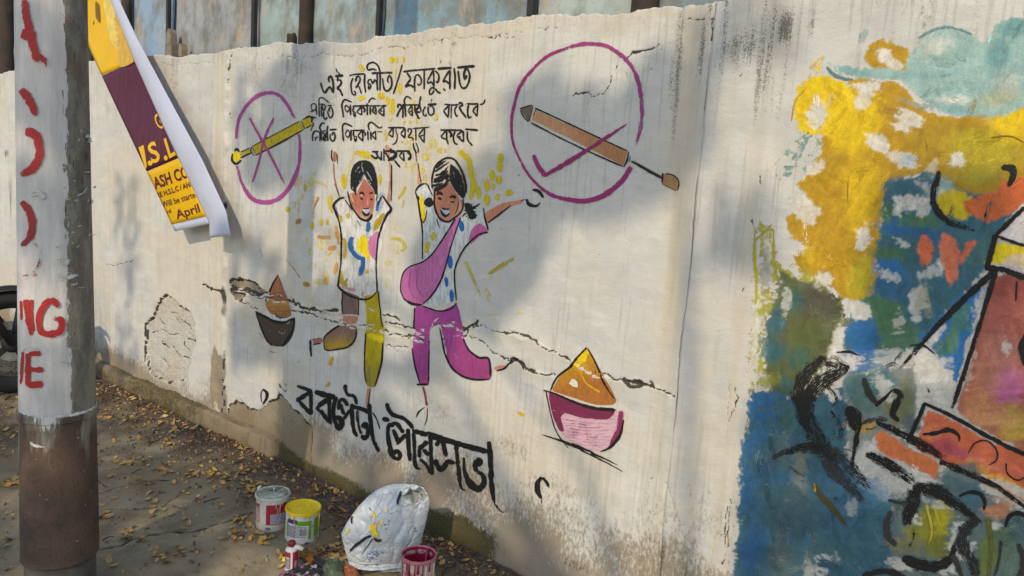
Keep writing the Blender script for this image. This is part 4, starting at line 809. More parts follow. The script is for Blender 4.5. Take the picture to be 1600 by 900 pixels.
for L in ([(1260, 470), (1200, 600), (1110, 700)], [(1240, 600), (1180, 740), (1120, 840)], [(1290, 450), (1230, 640)]): p.stroke(L, 2.2, srgb(222, 150, 198), .4, .6, o=o, k=k, lvl=3)
p.stroke([(1290, 415), (1245, 490), (1200, 560), (1160, 615), (1110, 655), (1040, 680), (1003, 722), (990, 800), (1008, 862)], [3, 2.6, 2.4, 2.4, 2.4, 2.4, 2, 1.8, 2.4], o=o, k=k); p.stroke([(1320, 408), (1270, 560), (1222, 730), (1170, 830), (1112, 890)], [2.4, 2, 2.6, 3, 2.4], o=o, k=k); p.stroke([(1005, 855), (1050, 885), (1112, 893)], [3, 5, 3], None, .1, o=o, k=k)
p.build('sash', GIRL)
p = Paint(); SB = srgb(198, 130, 100)
p.fill([(760, 333), (772, 325), (785, 318), (800, 315), (822, 312), (815, 318), (800, 322), (780, 336), (764, 349)], SB, .02); p.stroke([(764, 348), (782, 335), (800, 321)], [2.4, 3, 1.6]); p.stroke([(815, 314), (823, 311)], 1)
p.stroke([(265, 305), (280, 335), (320, 345), (342, 325)], [4, 5.5, 4.5, 2.4], o=(750, 225), k=q6); p.stroke([(298, 255), (330, 262), (362, 300)], [4, 5.5, 3], o=(750, 225), k=q6)
p.fill([(130, 240), (148, 250), (165, 400), (190, 555), (160, 585), (130, 572), (128, 420)], srgb(205, 145, 118), .08, o=Mq, k=10); p.stroke([(136, 240), (160, 400), (192, 555)], 1.6, o=Mq, k=10); p.stroke([(75, 0), (100, 70), (115, 230)], [2.4, 1.6, 1.2], o=Mq, k=10); p.stroke([(140, 0), (148, 90)], 1.6, o=Mq, k=10); p.stroke([(118, 90), (122, 240)], 1.6, srgb(190, 140, 125), .1, o=Mq, k=10, lvl=2)
p.build('arms', GIRL)
p = Paint(); o, k = S7, q6
p.fill([(1072, 175), (1110, 172), (1200, 203), (1300, 162), (1328, 260), (1345, 345), (1372, 410), (1430, 455), (1482, 465), (1490, 573), (1380, 574), (1295, 530), (1248, 440), (1230, 340), (1212, 275), (1160, 285), (1152, 400), (1150, 598), (1098, 600), (1062, 420), (1070, 300)], PKD, .02, srgb(150, 62, 120), ((1150, 200), (1400, 560)), o=o, k=k)
for L in ([(1300, 260), (1330, 380)], [(1290, 430), (1360, 530), (1450, 550)], [(1100, 420), (1115, 560)]): p.stroke(L, 3, srgb(200, 120, 175), .5, .7, o=o, k=k, lvl=2)
for L, w_ in (([(1068, 178), (1064, 300)], 2.5), ([(1058, 400), (1072, 500), (1100, 600)], [2, 3, 2.4]), ([(1152, 410), (1146, 600)], 2), ([(1080, 605), (1150, 603)], 3.4), ([(1210, 290), (1240, 430), (1290, 525), (1380, 573), (1485, 577)], [1.6, 3, 3.6, 3.6, 3]), ([(1340, 350), (1368, 410), (1425, 455), (1480, 463), (1493, 560)], [2, 3, 3.6, 3.6, 4]), ([(1110, 168), (1200, 198), (1270, 185), (1302, 150)], [1.6, 2.6, 2.4, 2.4]), ([(1065, 330), (1160, 372)], 1.8)):
    p.stroke(L, w_, o=o, k=k)
p.stroke([(1115, 615), (1128, 660), (1136, 725)], 4, srgb(175, 100, 88), .05, o=o, k=k, lvl=2); p.stroke([(1120, 620), (1136, 722)], 1.4, o=o, k=k); p.stroke([(1125, 730), (1090, 758), (1073, 790)], [1.2, 3, 1.6], o=o, k=k); p.stroke([(1139, 732), (1136, 790), (1120, 835)], [1.2, 2, 1], o=o, k=k)
p.fill([(85, 512), (120, 497), (160, 503), (130, 525), (100, 530)], srgb(196, 130, 115), .05, o=(750, 430), k=q6); p.stroke([(100, 530), (145, 515), (175, 482)], [2, 3.4, 3], o=(750, 430), k=q6); p.stroke([(175, 480), (205, 462), (238, 488), (255, 522)], [3, 4, 3, 2], o=(750, 430), k=q6)
p.build('trousers', GIRL)

# ---- bowls of colour powder
Oq = (330, 420); ko = 6.957
def bowl(label, f):
    e = empty('painted_bowl', label=label); e.parent = WALL
    a, b = Paint(), Paint(); f(a, b); a.build('powder_heap', e); b.build('bowl_body', e)
def f1(a, b):
    o, k = Oq, ko
    a.fill([(735, 60), (650, 250), (640, 330), (760, 350), (850, 345), (800, 220)], srgb(150, 98, 68), .06, o=o, k=k); a.fill([(600, 380), (640, 340), (720, 330), (850, 350), (885, 430), (860, 520), (740, 512), (640, 480)], srgb(178, 130, 66), .16, srgb(150, 100, 50), ((700, 350), (700, 500)), o=o, k=k, horiz=True, jit=1)
    a.stroke([(735, 70), (690, 150), (640, 260)], [1.6, 3, 3], o=o, k=k)
    for L in ([(620, 400), (720, 370), (840, 385)], [(640, 440), (760, 430), (870, 450)], [(650, 480), (780, 480)]): a.stroke(L, 2.6, srgb(215, 180, 115), .35, .6, o=o, k=k, lvl=3)
    b.fill([(490, 465), (560, 505), (690, 560), (800, 572), (917, 525), (905, 640), (850, 760), (785, 838), (700, 838), (620, 780), (550, 650)], srgb(76, 62, 52), .07, o=o, k=k, horiz=True)
    b.stroke([(490, 462), (600, 522), (700, 572), (800, 580), (917, 535)], [3, 4.4, 5, 4.4, 3], o=o, k=k); b.stroke([(917, 525), (900, 650), (850, 760), (780, 842)], [3, 5, 6, 4], o=o, k=k); b.stroke([(500, 480), (550, 640), (615, 775), (680, 838)], [2.4, 2.6, 3, 3], o=o, k=k)
    b.stroke([(520, 690), (580, 760)], 1.2, None, .4, o=o, k=k); b.stroke([(410, 541), (422, 548), (445, 556)], 2, None, .55, .8)
    b.stroke([(740, 680), (800, 700), (820, 660)], 2.6, srgb(180, 175, 168), .45, o=o, k=k, lvl=4); b.stroke([(640, 665), (665, 690)], 2, srgb(180, 175, 168), .4, o=o, k=k, lvl=4); b.stroke([(830, 600), (870, 570)], 2, srgb(180, 175, 168), .4, o=o, k=k, lvl=4)
bowl('small dark brown bowl heaped with tan powder, painted left of the boy', f1)
def f2(a, b):
    o, k = (750, 430), q6
    a.fill([(600, 402), (545, 460), (515, 505), (455, 555), (425, 600), (410, 640), (500, 672), (650, 718), (740, 718), (762, 690), (720, 600), (668, 515)], srgb(188, 140, 30), .03, srgb(168, 108, 48), ((560, 470), (600, 620)), o=o, k=k)
    a.stroke([(600, 415), (570, 470), (530, 500)], [8, 13, 10], srgb(225, 195, 20), .1, o=o, k=k, lvl=2); a.fill([(500, 600), (520, 572), (545, 590), (548, 620), (525, 618)], srgb(220, 215, 200), .1, o=o, k=k, lvl=2); a.stroke([(560, 520), (600, 600), (680, 650)], 4, srgb(215, 170, 20), .3, o=o, k=k, lvl=2)
    a.stroke([(600, 400), (540, 462), (512, 505), (450, 550), (420, 590), (398, 642)], [3, 3, 4.4, 3, 3, 2], o=o, k=k); a.stroke([(605, 405), (650, 490), (700, 600), (755, 690)], [2, 3, 3.4, 1.8], o=o, k=k)
    b.fill([(857, 611), (890, 622), (930, 635), (965, 640), (976, 640), (974, 662), (967, 685), (955, 699), (938, 704), (910, 700), (882, 680), (866, 655)], srgb(205, 165, 178), .12, horiz=True, lvl=0)
    MG = srgb(120, 42, 76)
    b.fill([(860, 613), (890, 624), (930, 638), (962, 642), (950, 655), (910, 652), (885, 645), (878, 652), (883, 672), (876, 672), (864, 645)], MG, .08, horiz=True); b.stroke([(972, 642), (968, 670), (955, 695)], [9, 9, 6], srgb(130, 45, 85), .12, lvl=1)
    for i in range(9): yy = 655 + i * 4.6; b.stroke([(884 + i, yy), (925, yy + 4), (958 - i * 2, yy + 2)], 4, MG, .52, .66, lvl=2)
    b.stroke([(851, 609), (870, 615), (900, 628), (930, 637), (964, 640)], [2.4, 3.4, 5, 6, 6]); b.stroke([(855, 611), (862, 645), (872, 675), (890, 700)], 2); b.stroke([(976, 655), (970, 680), (955, 698), (940, 705)], [2.4, 4.4, 5, 2.6])
    o = (750, 647); b.stroke([(350, 110), (440, 140), (560, 185), (640, 212)], [1.4, 4, 7, 3], None, .15, o=o, k=k); b.stroke([(560, 195), (700, 262), (812, 322)], [3, 2.6, 1.4], None, .1, .3, o=o, k=k); b.stroke([(620, 212), (700, 245), (770, 280)], [4, 3, 1.2], o=o, k=k)
bowl('large magenta bowl heaped with orange powder, painted right of the lettering', f2)

# ---- loose dabs of colour
p = Paint(); Y2 = srgb(210, 185, 30); Y3 = srgb(215, 200, 110)
for x_, y_, a_, b_ in ((613, 94, 3.6, 5), (620, 94, 3, 4.4), (630.5, 93, 2.2, 5), (625, 138, 3, 9.5), (597, 150, 5.5, 5.5), (606, 157, 3, 6.4), (614, 166, 4.4, 13)): p.dab(x_, y_, a_, b_, Y2, .12)
p.stroke([(565, 101), (567, 106), (570, 112)], [6, 8, 6], Y2, .1, lvl=2); p.stroke([(619, 104), (619, 125)], 4, Y3, .3, lvl=2); p.stroke([(561, 156), (566, 154), (573, 151)], [7, 7.5, 7], srgb(222, 198, 20), .08, lvl=2); p.stroke([(612, 178), (611, 190)], 5, Y3, .25, lvl=2)
for x_, y_, a_, b_ in ((654, 189, 7, 5.4), (642, 191, 3, 3.6), (633, 192, 3, 3.4), (681, 183, 5, 7), (673, 226, 2.2, 7), (691, 235, 8, 4.6), (604, 212, 3, 9), (668, 245, 4, 6), (661, 266, 3, 5), (665, 279, 3.4, 8), (648, 166, 2.4, 10), (634, 257, 2, 5)): p.dab(x_, y_, a_, b_, srgb(212, 190, 55), .42)
p.build('paint_dabs', WALL, kind='stuff', label='yellow dabs scattered through the thin lettering')
p = Paint()
p.stroke([(545, 290), (545, 270), (550, 250), (556, 240)], [3, 6, 6, 4], Y3, .38, lvl=1); p.stroke([(554, 239), (566, 240), (578, 244), (588, 251)], [6, 11, 11, 6], Y2, .22, .4, lvl=1); p.dab(538.5, 283, 4.6, 12, srgb(205, 185, 40), .12); p.dab(594.5, 280, 3, 8.5, srgb(205, 185, 40), .15); p.stroke([(590, 252), (593, 270)], 3, Y3, .4, lvl=1)
p.stroke([(634, 291), (628, 302), (621, 313)], [5, 6, 3], srgb(200, 180, 50), .22, .45, lvl=2); p.stroke([(632, 310), (628, 326)], 4, srgb(210, 190, 70), .3, lvl=2); p.stroke([(519, 307), (516, 318), (521, 334)], [8, 8, 4], srgb(210, 188, 50), .15, .4, lvl=2)
BRO = srgb(170, 120, 85)
p.stroke([(492, 283), (503, 286), (514, 293)], [3, 7, 4], srgb(200, 185, 70), .35, .5, lvl=2); p.dab(490, 271, 5, 3, Y3, .5); p.dab(478.5, 293, 2.6, 6.5, srgb(190, 175, 60), .25); p.dab(473, 308, 2, 5, Y3, .3); p.dab(451.5, 327, 4, 4.4, srgb(185, 170, 60), .3); p.dab(468, 326, 2, 6, Y3, .4)
p.stroke([(499, 308), (494, 320), (489, 337)], [4.6, 4, 2], BRO, .3, .5, lvl=2); p.dab(468, 346, 5.5, 3.6, BRO, .2, rot=-.6); p.dab(489, 352, 3, 6, Y2, .25); p.dab(503, 348, 2.6, 5, Y2, .25); p.dab(512, 347, 2.4, 4.4, Y2, .25)
p.stroke([(525, 352), (528, 366), (531, 384)], [6, 8, 7], srgb(205, 155, 75), .18, .3, lvl=2); p.stroke([(497, 370), (519, 371)], 8, srgb(200, 140, 70), .25, .4, lvl=2); p.stroke([(513, 389), (527, 386)], 8, srgb(205, 140, 90), .2, lvl=2); p.dab(526, 419, 3, 10, srgb(200, 155, 80), .2, rot=.2); p.dab(510.5, 439, 3.2, 6.5, srgb(200, 155, 70), .15); p.dab(502, 388, 3, 3, Y3, .4); p.dab(504, 375, 3, 8, Y3, .5)
p.stroke([(449, 405), (460, 420), (472, 435)], [4, 4, 5], OCH, .42, .45, lvl=2); p.dab(480, 444, 5.6, 3.6, srgb(165, 130, 45), .15, rot=.5)
p.stroke([(611, 373), (622, 373), (630, 377), (634, 386), (628, 393)], [5, 8, 8, 7, 6], srgb(200, 180, 60), .25, lvl=2); p.stroke([(728, 408), (738, 430), (757, 470)], [6, 6, 5], srgb(190, 180, 60), .30, .55, lvl=2)
p.stroke([(765, 428), (780, 418), (808, 401)], [5, 10, 8], srgb(180, 160, 40), .25, .5, lvl=2); p.stroke([(752, 438), (775, 430)], 4, Y3, .5, lvl=2); p.stroke([(522, 557), (517, 571)], 7, srgb(200, 165, 50), .15, lvl=2); p.stroke([(518, 597), (510, 606)], [8, 5], srgb(195, 160, 60), .2, .4, lvl=2); p.dab(816, 646, 6, 3, srgb(205, 175, 60), .3, rot=.4); p.stroke([(790, 628), (812, 642)], 4, Y3, .55, lvl=2); p.dab(815, 488, 5, 2.5, Y3, .4)
p.stroke([(765, 460), (790, 555)], 8, Y3, .58, lvl=1); p.stroke([(760, 492), (815, 489)], 4, Y3, .5, lvl=1); p.dab(468, 565, 2, 2, Y2, .3)
rd = random.Random(9)
for i in range(46):
    cx_, cy_, rx_, ry_ = rd.choice([(495, 350, 34, 60), (500, 420, 26, 60), (610, 330, 22, 60), (615, 400, 16, 50), (565, 245, 36, 16), (730, 270, 50, 45), (770, 420, 40, 50), (660, 230, 30, 40), (480, 300, 24, 30)])
    x_, y_ = rd.gauss(cx_, rx_ * .45), rd.gauss(cy_, ry_ * .45); p.dab(x_, y_, rd.uniform(3, 9), rd.uniform(4, 12), rd.choice([Y3, srgb(205, 190, 90), srgb(210, 180, 120), srgb(200, 185, 60)]), rd.uniform(.46, .6), lvl=0, rot=rd.uniform(-.8, .8), jit=1.5)
p.build('paint_dabs', WALL, kind='stuff', label='yellow and ochre dabs splashed around the boy')
p = Paint(); YG = srgb(200, 180, 25)
p.stroke([(719, 236), (728, 243), (734, 250), (736, 263), (738, 275), (741, 285), (740, 296), (736, 312)], [8, 10, 9, 9, 8.5, 9.5, 9, 7], YG, .04, lvl=2); p.stroke([(746, 290), (749, 300), (750, 311)], [7, 8, 6.5], YG, .05, lvl=2)
for x_, y_, a_, b_ in ((783, 247, 5, 7.5), (782, 261, 5, 7.5), (770, 274, 4.4, 9), (781, 281, 5.2, 7), (762, 290, 4.4, 9), (771.5, 291, 3.2, 5), (762, 312, 5.4, 9), (779, 308, 3.6, 4.5), (797, 301, 6.5, 5)): p.dab(x_, y_, a_, b_, YG, .1)
p.build('paint_dabs', WALL, kind='stuff', label='yellow dabs strung beside the girl\'s head')
# faint white runs
p = Paint()
for x_, a_, b_ in ((643, 660, 730), (700, 540, 600), (528, 550, 590), (645, 590, 700), (610, 600, 650), (1027, 740, 790), (1000, 790, 880)): p.stroke([(x_, a_), (x_ + 1, (a_ + b_) / 2), (x_, b_)], 1.4, srgb(215, 214, 210), .15, .4, lvl=1)
p.build('paint_runs', WALL, kind='stuff', label='thin white paint runs')

# ------------------------------------------------------------------ the colourful painting in the right bay
MS = .0034
MX = np.arange(-.80, .98, MS); MZ = np.arange(.02, 2.02, MS)
def build_colour_field():
    gx, gz_ = np.meshgrid(MX, MZ); X = gx.ravel(); Z = gz_.ravel()
    px = to_px(np.stack([X, np.full_like(X, D), Z], 1)); px0 = px.copy()
    # brush-like warping of the blob edges
    wx = (fbm(X * 9, Z * 9, 0) - .5) * 26 + (fbm(X * 45, Z * 45, 1) - .5) * 7; wy = (fbm(X * 9 + 7, Z * 9, 2) - .5) * 26 + (fbm(X * 45, Z * 45, 3) - .5) * 7
    P = px + np.stack([wx, wy], 1) * .8
    dirs = [(.3, 0), (1.1, 1), (1.9, 2), (2.7, 3)]; wts = [sstep(.40, .62, fbm(X * 5 + 9 * i, Z * 5, i)) + .12 for _, i in dirs]; ws = sum(wts)
    def brushed(fa, fc, s_): return sum(w_ * fbm((X * math.cos(a) + Z * math.sin(a)) * fa + s_, (Z * math.cos(a) - X * math.sin(a)) * fc, i + s_) for w_, (a, i) in zip(wts, dirs)) / ws
    streak = (brushed(9, 95, 0) - .5) * 1.3 + .5; streak2 = (brushed(16, 60, 1) - .5) * 1.3 + .5; fine = fbm(X * 150, Z * 150, 3, 3)
    col = np.tile(srgb(200, 196, 186), (len(X), 1)); A = np.zeros(len(X))
    def put(poly, c, cov=1.0, soft=3.0, rag=6.0, hole=0.0, ell=None, base=True):
        nonlocal col, A
        if ell is not None:
            (cx, cy), rx, ry, rot = ell; q = P - (cx, cy); a, b = math.cos(rot), math.sin(rot); u = (q[:, 0] * a + q[:, 1] * b) / rx; v = (-q[:, 0] * b + q[:, 1] * a) / ry
            I = np.where((np.abs(u) < 1.6) & (np.abs(v) < 1.6))[0]; sd = (1 - np.sqrt(u[I] ** 2 + v[I] ** 2)) * min(rx, ry)
        else:
            a = np.array(poly, float); I = np.where((P[:, 0] > a[:, 0].min() - 16) & (P[:, 0] < a[:, 0].max() + 16) & (P[:, 1] > a[:, 1].min() - 16) & (P[:, 1] < a[:, 1].max() + 16))[0]; sd = poly_sd(P[I], a)
        if not len(I): return
        t = sstep(-soft, soft, sd + (streak[I] - .5) * rag * 2.2 + (fine[I] - .5) * rag)
        h = sstep(.50 - .2 * hole, .56 - .2 * hole, 1 - (streak2[I] * .6 + fine[I] * .4)) if hole else 0
        t = t * cov * (1 - h * .9 * (hole > 0))
        c = np.asarray(c); cv = c * (.80 + .42 * streak[I])[:, None] * (.9 + .2 * streak2[I])[:, None]
        col[I] = col[I] * (1 - t[:, None]) + cv * t[:, None]
        if base: A[I] = np.maximum(A[I], t)
    WHT = srgb(212, 208, 198)
    def white(cx, cy, rx, ry, rot=0, cov=.95): put(None, WHT, cov, 2.5, 9, ell=((cx, cy), rx, ry, rot))
    def el(cx, cy, rx, ry, c, rot=0, cov=.95, soft=4, rag=8, hole=0): put(None, c, cov, soft, rag, hole, ell=((cx, cy), rx, ry, rot))
    OC = srgb(184, 144, 24); OC2 = srgb(164, 134, 34); YE = srgb(224, 190, 14); TE = srgb(148, 182, 178); TD = srgb(104, 152, 156); OL = srgb(150, 148, 40)
    GB = srgb(60, 105, 120); BL = srgb(42, 105, 165); GN = srgb(78, 118, 70); ORG = srgb(212, 112, 66)
    # ochre masses
    put([(1325, 125), (1400, 128), (1425, 150), (1450, 180), (1500, 188), (1560, 172), (1610, 160), (1720, 150), (1720, 320), (1600, 300), (1560, 300), (1500, 305), (1445, 272), (1395, 282), (1378, 330), (1376, 460), (1345, 475), (1310, 460), (1285, 440), (1255, 425), (1238, 402), (1275, 388), (1250, 378), (1225, 362), (1228, 340), (1262, 318), (1250, 285), (1265, 265), (1288, 240), (1290, 215), (1325, 180)], OC, 1, 2, 6)
    put([(1400, 200), (1480, 195), (1600, 200), (1600, 290), (1500, 300), (1440, 268)], OC2, .8, 12, 12); el(1540, 235, 60, 30, srgb(178, 165, 30), 0, .7, 14); el(1590, 190, 40, 30, YE, 0, .9, 14)
    el(1340, 190, 38, 50, YE, .3, .85, 12); el(1345, 300, 26, 60, srgb(215, 180, 20), .1, .7, 14); el(1280, 350, 40, 34, srgb(190, 148, 35), 0, .6, 12); el(1350, 440, 26, 34, srgb(180, 165, 35), 0, .8, 10); el(1265, 400, 14, 10, srgb(205, 170, 30))
    el(1290, 168, 46, 44, YE, 0, 1, 2, 9); white(1283, 182, 13, 20); white(1300, 158, 4, 8, .4, .5); white(1360, 138, 22, 8, -.15); white(1350, 155, 14, 14, .3, .8); white(1420, 190, 20, 16, .2, .85); white(1378, 222, 16, 13, .5); white(1412, 250, 22, 14, .2, .8); el(1420, 252, 12, 9, srgb(160, 180, 195), 0, .7); white(1500, 252, 16, 9, .1); white(1460, 262, 8, 14, 0, .5)
    el(1393, 92, 34, 28, OC, .1, 1, 2, 8); white(1386, 88, 10, 10); white(1402, 100, 9, 9, 0, .8); white(1260, 330, 22, 20, .2, .8); white(1250, 310, 20, 14, 0, .7); white(1350, 378, 11, 20, 0); white(1285, 435, 14, 18, .5, .9); white(1275, 262, 18, 8, -.5, .8)
    # teal cloud
    put([(1418, 112), (1428, 75), (1462, 48), (1500, 45), (1540, 66), (1556, 42), (1600, 25), (1720, 10), (1720, 140), (1620, 160), (1560, 182), (1490, 185), (1455, 165), (1430, 145), (1408, 127), (1350, 127), (1312, 118), (1298, 106), (1340, 112), (1378, 106)], TE, .95, 3, 7)
    el(1462, 72, 26, 14, WHT, -.3, .6, 8); el(1490, 158, 26, 7, WHT, -.1, .7); el(1560, 88, 18, 24, TD, .3, .85, 8); el(1590, 45, 22, 14, TD, -.3, .8, 6); el(1575, 130, 20, 20, srgb(178, 188, 180), 0, .7, 8); el(1560, 150, 30, 14, srgb(170, 160, 110), -.3, .5, 8); el(1480, 172, 50, 7, TD, .15, .6, 5); el(1440, 118, 60, 6, srgb(128, 166, 168), -.06, .6, 4)
    el(1355, 60, 10, 12, TD, .3, .5); el(1345, 118, 30, 8, TD, .1, .5)
    put([(1265, 200), (1275, 212), (1258, 245), (1232, 285), (1215, 282), (1208, 265), (1225, 245), (1245, 225)], srgb(104, 142, 138), .95, 2, 7, .35); put([(1282, 212), (1290, 222), (1272, 262), (1262, 258), (1275, 232)], srgb(120, 150, 135), .8, 2, 7, .3)
    # blue and green thicket
    put([(1378, 290), (1410, 282), (1455, 270), (1500, 290), (1560, 302), (1590, 330), (1560, 372), (1545, 420), (1480, 490), (1440, 550), (1400, 560), (1340, 560), (1320, 540), (1330, 480), (1376, 460)], GB, 1, 4, 8)
    for a in ((1400, 296, 22, 16, GB), (1410, 352, 36, 16, BL), (1455, 370, 30, 14, srgb(48, 95, 140)), (1388, 335, 14, 18, GN), (1402, 402, 30, 14, GN), (1395, 425, 26, 18, BL), (1440, 345, 40, 12, GN), (1430, 400, 20, 30, srgb(60, 100, 110)), (1400, 455, 36, 22, srgb(50, 95, 130)), (1380, 490, 40, 26, GN), (1405, 520, 34, 26, srgb(85, 120, 85)), (1350, 520, 26, 26, BL), (1470, 300, 24, 14, srgb(90, 130, 120)), (1455, 280, 20, 8, GB), (1530, 380, 26, 30, srgb(70, 112, 110)), (1520, 360, 20, 12, GB), (1540, 270, 30, 10, srgb(160, 150, 40)), (1478, 300, 22, 24, TE)):
        el(*a[:4], a[4], 0, .85, 6)
    el(1497, 316, 30, 24, srgb(205, 178, 22), .1, 1, 3); white(1425, 316, 26, 11, -.15, .9); white(1448, 322, 10, 22, .3, .75); white(1408, 330, 22, 8, -.3, .7); white(1462, 290, 22, 7, .2, .5); white(1412, 382, 12, 7, .6, .7); white(1390, 432, 14, 6, .4, .8); white(1455, 425, 22, 12, -.3, .6); white(1440, 470, 12, 28, .3, .7); el(1448, 465, 10, 26, srgb(160, 158, 130), 0, .7); white(1490, 412, 18, 12, 0, .7); white(1345, 486, 18, 14, .4, .9); white(1310, 525, 12, 28, .2, .85); white(1410, 500, 8, 14, 0, .6); white(1330, 552, 50, 6, 0, .7); white(1420, 552, 40, 12, 0, .8)
    el(1446, 392, 13, 23, srgb(214, 112, 72), .05, 1, 2, 6); put([(1475, 362), (1500, 378), (1508, 400), (1502, 425), (1488, 445), (1480, 420), (1470, 395)], srgb(216, 118, 84), 1, 2, 6); put([(1512, 380), (1526, 375), (1522, 392), (1505, 420), (1500, 415)], srgb(216, 108, 78), 1, 2, 6)
    put([(1508, 312), (1530, 300), (1560, 296), (1575, 284), (1620, 276), (1700, 290), (1680, 320), (1600, 330), (1560, 345), (1532, 345), (1512, 328)], srgb(206, 104, 54), 1, 2, 6)
    # left olive column
    put([(1186, 372), (1190, 345), (1208, 358), (1214, 400), (1230, 425), (1240, 418), (1262, 420), (1280, 445), (1322, 462), (1316, 500), (1296, 545), (1278, 585), (1258, 592), (1250, 622), (1170, 616), (1176, 520), (1180, 440)], srgb(160, 155, 40), .95, 3, 8, .15)
    put([(1222, 428), (1245, 440), (1312, 462), (1318, 482), (1296, 545), (1276, 590), (1252, 600), (1240, 620), (1205, 618), (1196, 560), (1200, 500), (1212, 470)], srgb(86, 94, 62), .96, 5, 9); el(1280, 475, 30, 28, srgb(82, 78, 66), .3, .8, 8); el(1262, 520, 30, 34, srgb(92, 98, 48), 0, .6, 9)
    for a in ((1208, 542, 22, 20, srgb(48, 100, 112)), (1215, 500, 14, 18, srgb(52, 102, 120)), (1240, 470, 16, 12, srgb(60, 100, 95)), (1248, 560, 20, 16, srgb(62, 95, 78)), (1200, 596, 18, 12, OL), (1232, 600, 14, 14, srgb(70, 105, 100))): el(*a[:4], a[4], 0, .8, 7)
    white(1200, 400, 6, 34, 0, .9); white(1229, 472, 6, 16, 0, .6); white(1182, 500, 4, 60, .03, .7); el(1196, 420, 7, 30, srgb(150, 145, 135), 0, .7)
    # blue ground
    put([(1171, 612), (1250, 618), (1322, 600), (1322, 700), (1345, 760), (1400, 780), (1400, 900), (1390, 1200), (1140, 1200), (1155, 850), (1160, 740)], srgb(62, 102, 118), 1, 3, 8)
    for a in ((1190, 635, 22, 22, BL), (1180, 690, 20, 26, srgb(52, 112, 160)), (1170, 760, 14, 36, srgb(48, 105, 158)), (1195, 730, 18, 40, srgb(80, 112, 118)), (1225, 700, 16, 40, srgb(98, 118, 112)), (1240, 650, 30, 20, srgb(72, 108, 96)), (1280, 690, 36, 40, srgb(58, 100, 112)), (1290, 770, 40, 40, srgb(60, 98, 122)), (1240, 800, 40, 40, srgb(70, 95, 100)), (1180, 850, 18, 40, srgb(42, 92, 142)), (1225, 870, 20, 40, srgb(96, 108, 104)), (1320, 800, 30, 50, srgb(64, 108, 130)), (1345, 740, 40, 24, srgb(72, 130, 175)), (1380, 770, 26, 20, srgb(90, 140, 172)), (1225, 745, 50, 10, srgb(52, 108, 150)), (1300, 860, 40, 24, srgb(66, 100, 108)), (1255, 735, 12, 30, srgb(150, 145, 118))): el(*a[:4], a[4], 0, .65, 10)
    white(1335, 790, 10, 12, 0, .4); white(1295, 872, 18, 8, .3, .7); pass
    put([(1258, 870), (1275, 880), (1270, 930), (1252, 930)], srgb(165, 170, 160), .8, 2, 4); put([(1275, 882), (1292, 890), (1290, 930), (1272, 930)], WHT, .8, 2, 4)
    # middle: tangled greys under the black brushwork
    put([(1322, 600), (1345, 580), (1400, 575), (1440, 560), (1440, 640), (1420, 690), (1345, 690), (1330, 720), (1322, 700)], srgb(140, 145, 135), .9, 4, 10)
    for a in ((1345, 600, 26, 26, srgb(70, 112, 118)), (1375, 590, 22, 20, srgb(80, 125, 130)), (1400, 640, 24, 22, srgb(125, 120, 70)), (1415, 620, 16, 26, srgb(112, 118, 88)), (1360, 655, 30, 18, srgb(120, 135, 130)), (1350, 630, 20, 16, srgb(90, 120, 110)), (1425, 655, 14, 14, srgb(80, 98, 100)), (1340, 560, 26, 16, BL), (1356, 545, 14, 10, BL), (1378, 560, 20, 10, srgb(80, 130, 160))): el(*a[:4], a[4], 0, .85, 6)
    white(1378, 598, 10, 22, -.3, .8); white(1320, 565, 26, 12, -.1, .85); white(1402, 560, 26, 10, 0, .9); white(1390, 680, 26, 8, -.3, .9); white(1300, 612, 14, 8, .5, .9); el(1345, 665, 20, 10, srgb(214, 165, 60), .1, .7)
    put([(1440, 540), (1462, 538), (1480, 575), (1482, 640), (1450, 622), (1430, 645), (1428, 580)], WHT, 1, 3, 4); put([(1325, 700), (1360, 690), (1400, 700), (1440, 730), (1480, 750), (1500, 790), (1440, 760), (1380, 745), (1345, 740)], WHT, .95, 3, 8)
    put([(1420, 700), (1470, 745), (1460, 760), (1400, 745)], WHT, .9, 3, 7); el(1385, 722, 30, 8, srgb(185, 190, 185), .4, .6)
    # strip between the two long strokes
    put([(1548, 430), (1536, 470), (1510, 540), (1494, 600), (1478, 575), (1462, 545), (1448, 520), (1480, 485), (1510, 455)], srgb(48, 118, 178), 1, 3, 8); el(1500, 500, 14, 24, srgb(82, 132, 108), .4, .8); el(1475, 540, 12, 14, GN, .3, .7); white(1530, 470, 6, 24, .35, .8); white(1478, 562, 8, 8, 0, .7); el(1490, 530, 8, 18, srgb(110, 150, 80), .3, .7); white(1465, 520, 22, 5, -.9, .9)
    put([(1535, 480), (1545, 480), (1515, 560), (1490, 640), (1484, 635), (1500, 580)], WHT, 1, 2, 3)
    # red tower
    put([(1556, 425), (1600, 438), (1720, 470), (1720, 760), (1600, 700), (1492, 640), (1530, 530)], srgb(172, 98, 82), 1, 2, 4)
    for a in ((1585, 450, 40, 26, srgb(142, 66, 60)), (1575, 500, 30, 40, srgb(165, 90, 80)), (1570, 560, 26, 36, srgb(200, 130, 118)), (1575, 600, 30, 24, srgb(190, 108, 152)), (1540, 590, 20, 40, srgb(196, 128, 100)), (1530, 630, 30, 24, srgb(205, 138, 92)), (1590, 660, 26, 30, srgb(200, 170, 60)), (1560, 650, 40, 16, srgb(206, 150, 100)), (1580, 622, 20, 8, srgb(186, 92, 148)), (1640, 560, 40, 80, srgb(180, 95, 90))): el(*a[:4], a[4], 0, .75, 12)
    white(1575, 545, 10, 14, .2, .7); white(1520, 575, 4, 26, .3, .4)
